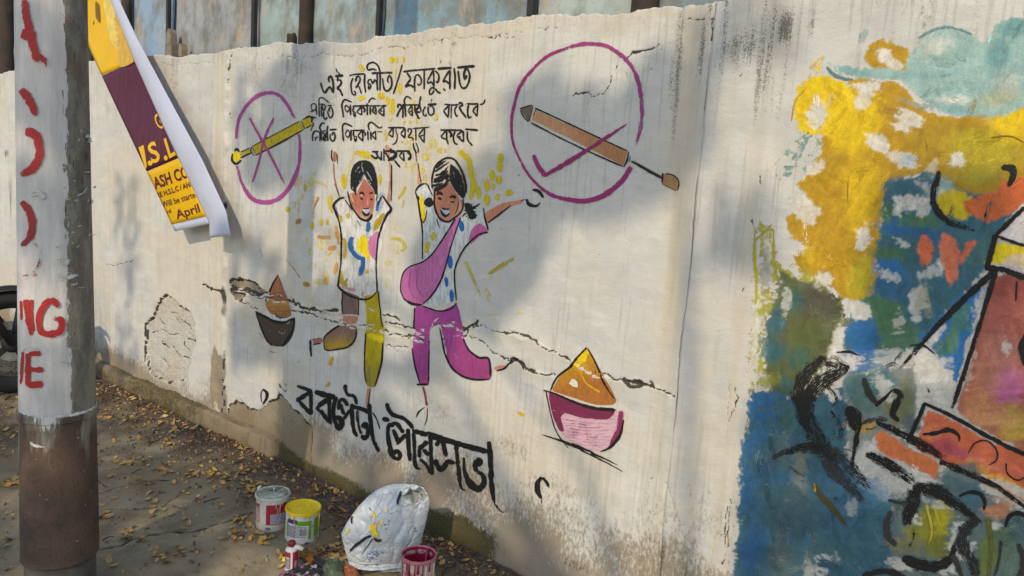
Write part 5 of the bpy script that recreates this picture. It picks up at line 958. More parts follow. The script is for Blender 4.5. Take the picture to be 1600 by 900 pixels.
    # white cap and yellow band
    put([(1558, 372), (1568, 350), (1600, 326), (1700, 300), (1720, 400), (1600, 384)], srgb(222, 212, 210), 1, 2, 2); put([(1553, 376), (1600, 386), (1720, 408), (1720, 450), (1600, 416), (1546, 408)], srgb(232, 205, 20), 1, 2, 2); el(1590, 408, 16, 10, srgb(228, 200, 168), 0, .9); put([(1548, 408), (1600, 418), (1600, 432), (1544, 420)], srgb(205, 190, 190), .9, 2, 3)
    # orange bars
    put([(1445, 634), (1600, 706), (1720, 760), (1720, 860), (1600, 785), (1510, 742), (1430, 692)], srgb(212, 108, 72), 1, 2, 4)
    for a in ((1475, 690, 26, 16, srgb(186, 78, 92)), (1500, 705, 26, 10, srgb(182, 82, 102)), (1455, 668, 14, 14, srgb(222, 130, 86)), (1540, 725, 34, 8, srgb(218, 130, 96)), (1590, 735, 30, 10, srgb(216, 110, 82)), (1550, 745, 50, 8, srgb(226, 165, 30)), (1590, 768, 30, 10, srgb(226, 158, 40))): el(*a[:4], a[4], .42, .8, 5)
    put([(1372, 675), (1384, 668), (1465, 718), (1463, 744), (1440, 738), (1378, 700)], srgb(222, 124, 74), 1, 2, 5)
    # lower right tangle
    put([(1400, 760), (1440, 770), (1475, 740), (1530, 760), (1600, 800), (1720, 860), (1720, 1200), (1380, 1200), (1390, 840)], srgb(92, 112, 110), .95, 4, 9)
    for a in ((1500, 745, 34, 22, srgb(86, 112, 116)), (1520, 775, 26, 16, srgb(66, 108, 124)), (1440, 800, 24, 20, srgb(95, 115, 105)), (1460, 815, 26, 34, srgb(158, 148, 30)), (1475, 800, 14, 30, srgb(188, 175, 40)), (1430, 830, 14, 24, srgb(150, 145, 50)), (1470, 850, 30, 16, srgb(120, 118, 40)), (1560, 840, 24, 30, srgb(92, 118, 78)), (1580, 860, 30, 30, srgb(104, 124, 108)), (1545, 870, 12, 30, srgb(120, 130, 60)), (1560, 790, 20, 14, srgb(196, 130, 90)), (1415, 850, 30, 14, srgb(130, 125, 90)), (1590, 820, 20, 20, srgb(80, 105, 110))): el(*a[:4], a[4], 0, .85, 6)
    white(1500, 835, 12, 28, .1, .85); white(1515, 860, 10, 14, 0, .85); white(1432, 806, 10, 7, .3, .9); white(1485, 880, 16, 12, 0, .8); white(1410, 880, 24, 8, .1, .8); white(1590, 770, 40, 6, .5, .85); white(1420, 770, 14, 8, 0, .5); white(1470, 780, 10, 6, 0, .5); white(1555, 812, 8, 8, 0, .8)
    el(1420, 765, 60, 6, srgb(200, 200, 190), .3, .5)
    col *= (.9 + .2 * fine)[:, None]
    al = A * (1 - .0)
    # the black, white strokes come as separate sheets; keep only covered cells
    nr, nc = gx.shape; F = grid_faces(nr, nc)[:, ::1]
    keep = al[F].max(1) > .04; F = F[keep]; used = np.unique(F); mp = np.full(len(X), -1); mp[used] = np.arange(len(used))
    V = np.stack([X, wall_y(X, Z) - .0006, Z], 1)[used]
    # long ragged bands, one part each
    me = mesh_np('colour_field', V, mp[F], {'col': ('FLOAT_COLOR', np.clip(col[used], .006, .9)), 'cov': ('FLOAT', al[used])})
    k = N('blended_wall_paint'); o = k.obj(); c = k.attr('col', 'Color'); cov = k.attr('cov')
    g = k.noise(o, 230, 4, .7); s = k.noise(k.vmul(o, (1, 1, .35)), 60, 5, .7); s2 = k.noise(k.vadd(k.vmul(o, (1, 1, .45)), k.vmul(k.noise(o, 4, 2, out='Color'), (.12, 0, .12))), 48, 5, .72)
    mm = k.math('MULTIPLY', k.rng(s2, .28, .72, .82, 1.12), k.rng(g, .3, .7, .88, 1.1)); q = k.n('CombineXYZ')
    for i in range(3): k.L(mm, q.inputs[i])
    nn = k.math('ADD', k.math('MULTIPLY', g, .35), k.math('ADD', k.math('MULTIPLY', s, .3), k.math('MULTIPLY', s2, .35)))
    al_ = k.rng(k.math('ADD', nn, k.math('MULTIPLY_ADD', cov, .55, -.72)), -.02, .02)
    k.fin(k.vmul(c, q.outputs[0]), .6, k.bump(k.math('ADD', k.math('MULTIPLY', s2, .5), g), .4, .002), 0, .35, al_)
    k.m.name = 'blended_wall_paint'
    e = empty('painted_street_scene', label='loose colourful painting of trees and an orange and red tower in the right bay'); e.parent = WALL
    wlink('colour_field', me, k.m, e)
    p = Paint()
    T = lambda pts, w_, d=.05, tl=.12, c=None, lv=4: p.stroke(pts, w_, c, d, tl, lvl=lv)
    T([(1562, 418), (1520, 455), (1470, 505), (1430, 550), (1404, 580)], [10, 11, 10, 9, 7], .04, .3); T([(1556, 425), (1540, 480), (1515, 560), (1489, 637)], [9, 8, 8, 8]); T([(1557, 366), (1550, 395), (1542, 420)], [9, 10, 11]); T([(1557, 368), (1575, 350), (1604, 322)], [7, 8, 7]); T([(1540, 418), (1570, 421), (1610, 436), (1700, 460)], [9, 10, 9, 9]); T([(1555, 366), (1570, 373), (1604, 384)], [5, 6, 5], .15)
    T([(1445, 627), (1490, 648), (1550, 682), (1612, 712), (1700, 752)], [5, 7, 8, 8, 8]); T([(1447, 628), (1434, 658), (1420, 690)], [7, 8, 8]); T([(1372, 656), (1420, 680), (1462, 704), (1482, 716)], [8, 14, 20, 14], .22, .34); T([(1470, 718), (1510, 735), (1560, 758), (1612, 795), (1700, 850)], [12, 12, 9, 6, 6], .24, .3); T([(1356, 706), (1390, 722), (1434, 752)], [14, 24, 18], .26, .4)
    T([(1470, 268), (1461, 300), (1464, 325), (1482, 345), (1510, 356), (1532, 362)], [10, 13, 14, 13, 12, 10], .22, .4, lv=3); T([(1566, 262), (1582, 264), (1584, 275), (1576, 294)], [8, 13, 12, 5], .05); T([(1546, 318), (1540, 340)], 4, .5)
    T([(1443, 676), (1462, 674), (1484, 669), (1499, 677), (1500, 688)], [3, 7, 8, 7, 3]); T([(1514, 706), (1525, 690), (1543, 686), (1558, 700), (1558, 716), (1545, 724)], [2, 2.6, 2.6, 3, 3, 2]); T([(1573, 720), (1575, 736), (1590, 747), (1604, 742)], 2.6); T([(1590, 438), (1588, 470)], 3, lv=4); T([(1604, 520), (1597, 545), (1602, 570)], [8, 12, 6])
    T([(1424, 538), (1445, 538), (1464, 552)], [2, 4, 2.6]); T([(1310, 549), (1330, 548), (1346, 554)], [2, 5, 2])
    BK = srgb(30, 30, 28); GY = srgb(58, 58, 54)
    T([(1330, 570), (1312, 582), (1292, 592), (1272, 612), (1258, 640)], [10, 26, 36, 36, 22], .26, .40, BK); T([(1290, 556), (1268, 578), (1252, 604), (1255, 636), (1266, 668)], [16, 28, 30, 30, 24], .28, .36, BK); T([(1275, 600), (1262, 625), (1262, 650), (1258, 664)], [20, 34, 30, 14], .14, .3, BK); T([(1300, 640), (1318, 665), (1312, 690)], [10, 14, 10], .42, .5, BK); T([(1296, 600), (1310, 620), (1302, 635)], [10, 10, 6], .35, .5, BK)
    T([(1262, 640), (1272, 668), (1290, 698), (1312, 720)], [26, 36, 38, 22], .34, .44, BK); T([(1285, 560), (1310, 566), (1332, 576)], [22, 28, 18], .36, .42, BK)
    T([(1210, 713), (1240, 700), (1270, 697), (1305, 708), (1335, 735), (1372, 765)], [10, 18, 28, 32, 30, 12], .28, .42, srgb(50, 54, 54), 3); T([(1290, 716), (1315, 742), (1338, 765), (1354, 784)], [22, 26, 20, 10], .24, .36, srgb(52, 54, 54)); T([(1230, 706), (1262, 694), (1296, 698)], [6, 14, 12], .3, .4, BK); T([(1450, 600), (1455, 612)], 3, .5); T([(1240, 725), (1250, 735), (1265, 745)], [5, 8, 4], .45, .6, BK); T([(1275, 752), (1285, 770), (1308, 795), (1327, 820)], [7, 11, 9, 3], .02, .1, srgb(80, 72, 38)); T([(1276, 752), (1277, 766)], 3, .1, .2, srgb(190, 155, 40))
    T([(1352, 588), (1360, 610), (1374, 632)], [9, 11, 9], .1, .15, srgb(50, 50, 44)); T([(1370, 632), (1385, 620), (1398, 606)], [8, 6, 5], .1, .2, BK); T([(1398, 606), (1410, 614), (1402, 630), (1398, 645), (1408, 656)], [7, 12, 12, 11, 7], .06, .1, BK); T([(1328, 632), (1338, 652), (1342, 672)], [14, 30, 20], .08, .2, BK); T([(1350, 660), (1372, 652), (1392, 655)], [8, 12, 8], .3, .4, GY); T([(1400, 562), (1412, 550), (1420, 545)], [6, 8, 4], .45, .5, BK); T([(1385, 572), (1398, 566), (1408, 572)], [10, 12, 8], .46, .52, BK); T([(1345, 660), (1340, 690), (1335, 722), (1345, 745)], [9, 10, 9, 5], .25, .35, BK); T([(1355, 668), (1375, 665)], 5, .4, .5, srgb(90, 50, 35)); T([(1318, 698), (1345, 705)], 4, .45, .5, BK)
    T([(1390, 778), (1410, 782), (1430, 778), (1440, 765)], [5, 6, 8, 10], .05, .1, GY); T([(1434, 762), (1428, 785), (1420, 805), (1418, 820)], [24, 28, 26, 18], .2, .3, BK); T([(1428, 758), (1460, 762), (1490, 780), (1525, 806), (1538, 820)], [20, 26, 22, 16, 8], .2, .3, BK); T([(1394, 795), (1388, 815), (1390, 835), (1404, 850)], [8, 12, 12, 8], .1, .15, GY); T([(1500, 772), (1515, 766), (1532, 768), (1540, 780), (1538, 795)], [4, 6, 7, 6, 3], .04); T([(1572, 820), (1578, 803), (1592, 798), (1606, 804)], [4, 7, 8, 6], .04)
    T([(1530, 808), (1508, 826), (1506, 850), (1520, 872), (1530, 900)], [14, 24, 26, 24, 22], .24, .32, srgb(42, 45, 45)); T([(1412, 868), (1440, 878), (1470, 880), (1490, 862), (1492, 846)], [16, 22, 20, 16, 10], .14, .24, BK); T([(1490, 862), (1500, 885), (1508, 905)], [9, 8, 7], .05, .1, srgb(60, 60, 50)); T([(1350, 895), (1385, 888), (1420, 900)], [8, 12, 10], .1, .2, srgb(40, 40, 34)); T([(1545, 805), (1550, 850), (1545, 905)], [8, 8, 7], .15, .2, srgb(105, 105, 45)); T([(1565, 840), (1562, 870), (1552, 905)], 6, .2, .3, GY); T([(1592, 845), (1600, 875), (1592, 905)], [8, 12, 10], .1, .2, GY)
    T([(1418, 790), (1430, 830), (1420, 855)], 5, .4, .5, BK); T([(1450, 785), (1458, 825), (1452, 850)], [5, 4, 3], .1, .3, srgb(205, 190, 60), 4); T([(1462, 790), (1475, 830)], 6, .2, .4, srgb(196, 182, 40), 4)
    T([(1184, 356), (1183, 400), (1186, 440), (1184, 480)], [2, 5, 6, 5], .1, .3, srgb(175, 165, 40), 2); T([(1212, 358), (1212, 400), (1216, 430)], [3, 4, 6], .1, .2, srgb(165, 160, 40), 2); T([(1184, 376), (1198, 362), (1210, 350)], 4, .2, .3, srgb(165, 160, 50), 2)
    T([(1295, 106), (1305, 117), (1320, 124), (1338, 126)], [5, 6, 5, 2], .15, .3, srgb(95, 130, 130)); T([(1437, 62), (1465, 47), (1495, 46), (1525, 58)], [4, 7, 6, 4], .3, .4, TD, 3); T([(1240, 190), (1246, 160), (1262, 140)], [3, 2.4, 2], .2, .4, srgb(160, 130, 90), 3)
    T([(1550, 216), (1580, 214), (1602, 224)], 2.4, .1, .3, srgb(140, 95, 20), 3); T([(1446, 210), (1452, 240)], 3, .4, .5, srgb(120, 95, 40), 3); T([(1328, 275), (1327, 320)], 3, .35, .5, srgb(150, 105, 30), 3)
    p.build('black_brushwork', e)
    p = Paint(); fld = col.reshape(nr, nc, 3); cv = A.reshape(nr, nc); rs = random.Random(4); cnt = 0
    while cnt < 300:
        X0, Z0 = rs.uniform(-.78, .30), rs.uniform(.25, 1.95); j_, i_ = int((Z0 - MZ[0]) / MS), int((X0 - MX[0]) / MS)
        if cv[j_, i_] < .75: continue
        c0 = fld[j_, i_]; a_ = fbm(np.array([X0 * 5]), np.array([Z0 * 5]), 2)[0] * 9; Ln = rs.uniform(.015, .06); dx, dz = math.cos(a_) * Ln, math.sin(a_) * Ln * 1.2
        i2, j2 = int((X0 + dx - MX[0]) / MS), int((Z0 + dz - MZ[0]) / MS)
        if not (0 <= i2 < nc and 0 <= j2 < nr) or cv[j2, i2] < .6 or np.abs(fld[j2, i2] - c0).max() > .09: continue
        bend = rs.uniform(-.3, .3); pts3 = np.array([[X0 - dx, D, Z0 - dz], [X0 + dz * bend, D, Z0 - dx * bend], [X0 + dx, D, Z0 + dz]]); q_ = to_px(pts3)
        f_ = rs.choice([.74, .82, .88, 1.15, 1.25]); cc = np.clip(c0 * f_ + (.03 if f_ > 1.2 else 0), 0, .85); w_ = rs.uniform(9, 22)
        p.stroke([tuple(v) for v in q_], [w_ * .8, w_, w_ * .7], cc, rs.uniform(.40, .52), .66, lvl=1); cnt += 1
    for i in range(46):
        x_, y_ = rs.uniform(1172, 1330), rs.uniform(625, 890); L_ = rs.uniform(10, 46); v_ = rs.random() < .6
        p.stroke([(x_, y_), (x_ + (2 if v_ else L_ * .5), y_ + (L_ * .5 if v_ else rs.uniform(-3, 3))), (x_ + (3 if v_ else L_), y_ + (L_ if v_ else rs.uniform(-4, 4)))], rs.uniform(8, 20), srgb(*rs.choice([(120, 128, 115), (95, 112, 112), (38, 98, 150), (70, 120, 165), (52, 72, 78), (40, 62, 70)])), rs.uniform(.44, .56), .66, lvl=1)
    p.build('brush_marks', e, kind='stuff')
build_colour_field()

# ------------------------------------------------------------------ painted panel fence behind the wall
FY = D + .95
M_IRON = simple('rusty_dark_iron', (.022, .019, .018), .6, .4, 14)
M_WOOD = simple('dark_weathered_timber', (.045, .032, .024), .85, .4, 10, bump=.6)
def build_fence():
    e = empty('panel_fence', (-3, FY, 0), label='tall patchy blue and tan panel fence behind the wall', cat='fence')
    T = Matrix.Translation((3, -FY, 0))
    fx = lambda px: float(on_y(px, 40, FY)[0])
    posts = [(-60, 8, 'i'), (18, 26, 'w'), (152, 10, 'i'), (207, 16, 'w'), (273, 6, 'i'), (407, 7.5, 'i'), (488, 23, 'w'), (602, 7.5, 'i'), (838, 12, 'i'), (1012, 46, 'w'), (1150, 14, 'i'), (1300, 16, 'i'), (1500, 20, 'i')]
    tints = [(.15, .22, .27), (.20, .26, .28), (.19, .26, .29), (.17, .24, .33), (.24, .25, .27), (.22, .29, .29), (.22, .28, .30), (.16, .25, .30), (.28, .32, .31), (.15, .2, .22), (.2, .25, .25), (.2, .25, .25)]
    lab = {0: 'iron post', 1: 'timber post'}
    for i, (px, wd, kd) in enumerate(posts):
        x = fx(px); s = float(px_per_m(np.array([x, FY, 2.2]))); wm = wd / s
        m = MB(); n = 9
        pts = [(x + random.uniform(-.006, .006) * (kd == 'w'), FY - .05, z) for z in np.linspace(0, 3.3, n)]
        if kd == 'i': m.box((x, FY - .05, 1.65), (wm, .03, 3.3))
        else:
            for a, b in zip(pts[:-1], pts[1:]): pass
            m.tube(pts, [wm * .5 * random.uniform(.92, 1.06) for _ in pts], 8)
        me = m.mesh('post'); me.transform(T); link('post', me, M_IRON if kd == 'i' else M_WOOD, e, kd == 'w')
        if i < len(posts) - 1:
            x2 = fx(posts[i + 1][0])
            nx, nz = max(4, int((x2 - x) / .04)), 70
            gx, gz_ = np.meshgrid(np.linspace(x + .003, x2 - .003, nx), np.linspace(.0, 3.25, nz)); X = gx.ravel(); Z = gz_.ravel()
            Y = FY + (fbm(X * 2, Z * 2, i) - .5) * .05 + (fbm(X * 9, Z * 9, i) - .5) * .012
            V = np.stack([X, Y, Z], 1); Vb = V + [0, .02, 0]; F = grid_faces(nz, nx); F2 = F[:, ::-1] + len(V)
            me = mesh_np('panel', np.concatenate([V, Vb]), np.concatenate([F, F2])); me.transform(T)
            link('panel', me, mat_fence('weathered_panel_paint', i + 1, tints[i]), e, True)
    # broken scraps standing by two posts
    M_SC = simple('old_mortar_scrap', (.22, .18, .13), .9, .4, 12)
    def scrap(px, py, wpx_, hpx, name, lb, mat):
        c = on_y(px, py, FY - .10); s = float(px_per_m(c)); w_, h_ = wpx_ / s, hpx / s; m = MB(); n = 12
        out = [(-w_ / 2, 0)] + [(-w_ / 2 * math.cos(a), h_ * math.sin(a) ** .7) for a in np.linspace(.1, math.pi - .1, n)] + [(w_ / 2, 0)]
        Vf = [(c[0] + a, c[1], c[2] + b) for a, b in out]; Vb = [(a, b + .05, c_) for a, b, c_ in Vf]; k_ = len(Vf)
        m.add(Vf + Vb, [tuple(range(k_ - 1, -1, -1)), tuple(range(k_, 2 * k_))] + [(i, (i + 1) % k_, k_ + (i + 1) % k_, k_ + i) for i in range(k_)])
        me = m.mesh(name); return link(name, me, mat, None, False, label=lb, cat=name.replace('_', ' '))
    scrap(263, 92, 20, 46, 'mortar_lump', 'arched grey mortar lump left of the thin iron fence post', M_SC); scrap(281, 88, 12, 20, 'mortar_lump', 'small mortar lump right of the thin iron fence post', M_SC)
    m = MB(); c = on_y(456, 68, FY - .12); s = float(px_per_m(c)); r = 8 / s
    m.lathe([(r * .9, -.1), (r, -.02), (r * .95, 12 / s), (r * .7, 15 / s), (r * .2, 13 / s)], 12, tuple(c), jitter=.008)
    m.build('tree_stump', M_WOOD, None, auto=40, label='short broken stump poking above the wall left of the timber post', cat='stump')
build_fence()

# ------------------------------------------------------------------ power pole
def build_pole():
    rows = [(0, 33, 148), (300, 31.5, 149), (655, 29, 151.5), (893, 28, 153)]
    def azh(y, x0, x1):
        r0, r1 = ray(x0, y), ray(x1, y); a0, a1 = math.atan2(r0[1], r0[0]), math.atan2(r1[1], r1[0]); return (a0 + a1) / 2, abs(a0 - a1) / 2
    am, _ = azh(*rows[2]); g_ = on_z(90.5, 925.0); dd = math.hypot(g_[0], g_[1]); bx, by = dd * math.cos(am), dd * math.sin(am)
    def cz(pyc, xx=90.5):  # height on the near face of the pole seen at a photo row
        r = ray(xx, pyc); t = (dd - .12) / math.hypot(r[0], r[1]); return EYE + r[2] * t
    RT = sorted((cz(y, (x0 + x1) / 2), dd * math.sin(azh(y, x0, x1)[1])) for y, x0, x1 in rows)
    def rad(z): return float(np.interp(z, [q[0] for q in RT], [q[1] for q in RT])) - (.006 if z < RT[1][0] - .02 else 0)
    lean = lambda z: (bx - .004 * z, by)
    e = empty('power_pole', (bx, by, 0), label='thick round whitewashed pole with red painted letters and a rusty base', cat='pole')
    T = Matrix.Translation((-bx, -by, 0))
    zj = cz(655); zb = cz(893)
    r0 = rad(zb)
    # surface grid
    n = 220; zs = np.linspace(zj, 4.6, 760); ang = np.linspace(0, 2 * math.pi, n, endpoint=False)
    def shell(zs, rr, name, paint):
        A, Z = np.meshgrid(ang, zs); R = np.interp(Z, zs, rr) + (fbm(A * 3, Z * 3, 1) - .5) * .0008
        V = np.stack([bx - .004 * Z + R * np.cos(A), by + R * np.sin(A), Z], -1).reshape(-1, 3)
        px = to_px(V); edge_px = 104 + (fbm(Z.ravel() * 3, Z.ravel() * 0, 1) - .5) * 16 + (fbm(Z.ravel() * 20, A.ravel() * 5, 2) - .5) * 10
        # painted arc measured as an angle round the pole
        va = math.atan2(-by, -bx); dA = (A.ravel() - va + math.pi) % (2 * math.pi) - math.pi
        zz = Z.ravel(); lim = .34 + (fbm(zz * 3, zz * 0, 1) - .5) * .16 + (fbm(zz * 24, dA * 9, 2) - .5) * .34
        wh = sstep(lim + .10, lim - .12, dA) * (1 - .22 * sstep(1.45, .9, zz)) * sstep(-2.6, -2.3, dA)
        if not paint:
            wh = sstep(zj - .05, zj, zz + (fbm(dA * 30, zz * 2, 3) - .5) * .10) * sstep(.5, .2, np.abs(dA + .25)) * .8
        me = mesh_np(name, V, grid_faces(len(zs), n, True), {'white': ('FLOAT', wh), 'rust': ('FLOAT', (0 if paint else 1) * sstep(zj + .12, zj - .22, zz + (fbm(dA * 4, zz * 6, 0) - .5) * .5)), 'ang': ('FLOAT', dA)})
        me.transform(T); return me
    k = N('old_pole_coating'); o = k.obj(); tc = k.vmul(o, (1, 1, .14)); s1 = k.noise(tc, 26, 6, .7); s2 = k.noise(k.vmul(o, (1, 1, .4)), 11, 6, .7); g = k.noise(o, 130, 5, .75); b5 = k.noise(o, 5, 5, .65)
    grey = k.mix(k.rng(s2, .36, .64), (.13, .12, .10), (.29, .265, .215)); grey = k.mix(k.rng(g, .52, .72, 0, .75), grey, (.045, .04, .034)); grey = k.mix(k.rng(b5, .54, .66, 0, .55), grey, (.16, .11, .07)); grey = k.mix(k.rng(k.noise(o, 30, 5, .75), .66, .70, 0, .8), grey, (.5, .49, .46))
    wht = k.mix(k.rng(s1, .3, .7), (.50, .49, .475), (.70, .66, .63)); wht = k.mix(k.rng(s2, .5, .75, 0, .55), wht, (.40, .40, .40)); wht = k.mix(k.rng(g, .60, .74, 0, .7), wht, (.20, .18, .15)); wht = k.mix(k.rng(b5, .52, .7, 0, .4), wht, (.55, .44, .45))
    a = k.rng(k.math('ADD', k.attr('white'), k.math('MULTIPLY', k.math('SUBTRACT', k.math('MULTIPLY', k.math('ADD', s1, g), .5), .5), 1.8)), .38, .60)
    c = k.mix(a, grey, wht)
    ru = k.mix(k.rng(b5, .35, .62), (.065, .05, .042), (.135, .085, .06)); ru = k.mix(k.rng(g, .5, .7, 0, .8), ru, (.03, .026, .024)); ru = k.mix(k.rng(k.noise(o, 8, 4, .6), .60, .70, 0, .5), ru, (.24, .09, .06)); ru = k.mix(k.rng(k.noise(o, 90, 2), .72, .76), ru, (.5, .48, .44))
    c = k.mix(k.rng(k.math('ADD', k.attr('rust'), k.math('MULTIPLY', k.math('SUBTRACT', s2, .5), .9)), .35, .75), c, ru)
    MP = k.fin(c, .8, k.bump(k.math('ADD', g, s1), .5, .003), 0, .3)
    rr = np.array([rad(z) for z in zs]); sh = link('shaft', shell(zs, rr, 'shaft', True), MP, e, True)
    zl = np.linspace(zb, zj + .008, 260); rl = np.array([rad(z) + .006 for z in zl]); rl[-3:] -= [.001, .003, .007]; rl[:3] -= [.007, .003, .001]
    link('base_sleeve', shell(zl, rl, 'base_sleeve', False), MP, e, True, label='rusty lower sleeve of the pole')
    m = MB(); m.lathe([(r0 - .004, -.05), (r0 - .004, zb + .01)], 64, (bx, by, 0)); me = m.mesh('footing'); me.transform(T); link('footing', me, simple('damp_concrete', (.09, .08, .065), .9, .3, 12), e, True)
    m = MB(); m.lathe([(rad(zj + .1) + .001, zj - .001), (rad(zj + .1) + .005, zj + .001), (rad(zj + .1) + .004, zj + .005), (rad(zj + .1), zj + .009)], 120, (bx, by, 0), close=False, jitter=.002); me = m.mesh('joint_ring'); me.transform(T); link('joint_ring', me, simple('flaking_white_paint', (.50, .49, .46), .8, .3, 40), e, True)
    # lettering and smears, brushed on the round surface
    def P(a):
        r = ray(a[:, 0], a[:, 1]); out = np.zeros((len(a), 3))
        for i in range(len(a)):
            d = r[i] / np.linalg.norm(r[i][:2]); R = rad(1.0)
            for _ in range(4):
                ox, oy = -bx, -by; b = ox * d[0] + oy * d[1]; cc = ox * ox + oy * oy - R * R; disc = b * b - cc
                t = -b - math.sqrt(max(disc, 0)); z = EYE + d[2] * t; R = rad(z) + (.006 if z < zj else .0); ox = 0
            out[i] = d * t + np.array([0, 0, EYE])
        return out
    def nrm(Q):
        v = Q - np.array([bx, by, 0]); v[:, 2] = 0; return v / np.linalg.norm(v, axis=1)[:, None]
    S = Surf(P, nrm, T); RED = srgb(168, 44, 44)
    groups = [[([(38, 0), (42, 28), (50, 62), (58, 96)], [10, 12, 14, 13]), ([(34, 52), (56, 58)], 18), ([(58, 92), (66, 90), (74, 108)], [10, 10, 3], .25, .5)],
              [([(33, 140), (45, 154), (53, 172), (56, 180)], [12, 14, 14, 10])],
              [([(40, 206), (52, 208), (60, 222), (62, 242), (52, 262), (33, 274)], [14, 15, 14, 13, 15, 12])],
              [([(34, 315), (46, 330), (51, 350), (47, 370), (34, 384)], [10, 13, 13, 12, 9], .03, .1), ([(52, 378), (64, 395), (58, 418), (48, 430)], [5, 6, 5, 4], .45, .5), ([(36, 432), (60, 428)], 8, .5, .6)],
              [([(33, 470), (34, 500)], 4), ([(41, 468), (44, 495), (50, 524)], [9, 10, 8]), ([(50, 468), (49, 490), (52, 520)], [6, 7, 6], .1, .2)],
              [([(90, 480), (84, 470), (72, 474), (62, 494), (64, 516), (78, 522), (94, 516), (96, 500), (82, 498)], [9, 11, 11, 11, 11, 11, 12, 12, 8], .02, .08)],
              [([(36, 550), (33, 600)], 4.5), ([(44, 552), (44, 604)], [8, 10]), ([(46, 553), (65, 552)], [8, 9]), ([(47, 577), (68, 578)], [8, 9]), ([(45, 602), (67, 600)], [10, 11])]]
    for i, gp in enumerate(groups):
        p = Paint(S)
        for st in gp: p.stroke(st[0], st[1], srgb(150, 45, 46) if i in (3,) else RED, st[2] if len(st) > 2 else .02, st[3] if len(st) > 3 else .1, lvl=1, taper=.7)
        p.build('painted_letter', e, label='red brush lettering on the pole' if False else None)
    p = Paint(S)
    for a in ([(95, 20), (105, 35), (112, 40)], [(90, 25), (100, 30)]): p.stroke(a, 7, srgb(165, 80, 80), .5, .6, lvl=0)
    for i in range(34):
        x_ = random.uniform(100, 148); y_ = random.uniform(205, 460) if i > 4 else random.uniform(60, 640); L_ = random.uniform(5, 16); a_ = random.choice([random.uniform(-.5, .2), random.uniform(-1.5, -.9)])
        if y_ > 380: x_ = random.uniform(85, 125)
        p.stroke([(x_, y_), (x_ + L_ * .5 * math.cos(a_), y_ + L_ * .5 * math.sin(a_) + .8), (min(151, x_ + L_ * math.cos(a_)), y_ + L_ * math.sin(a_))], [2, random.uniform(2, 6), 1.5], srgb(176, 178, 174), .25, .5, lvl=1)
    for a, w_ in (([(48, 690), (54, 696), (73, 699)], [5, 5, 2]), ([(133, 213), (142, 212)], 8), ([(100, 412), (110, 406)], 8), ([(100, 435), (125, 428)], 7), ([(70, 310), (60, 300), (45, 305)], 10), ([(60, 545), (42, 545), (34, 550)], 4)): p.stroke(a, w_, srgb(190, 192, 188), .15, .4, lvl=1)
    for i in range(26):
        x_ = random.uniform(92, 148); y_ = random.uniform(20, 330); L_ = random.uniform(4, 22)
        p.stroke([(x_, y_), (x_ + random.uniform(-1, 1), y_ + L_)], random.uniform(1.2, 3), srgb(40, 36, 32), .35, .6, lvl=0)
    p.build('paint_smears', e, kind='stuff')
    return bx, by, zj
POLE = build_pole()

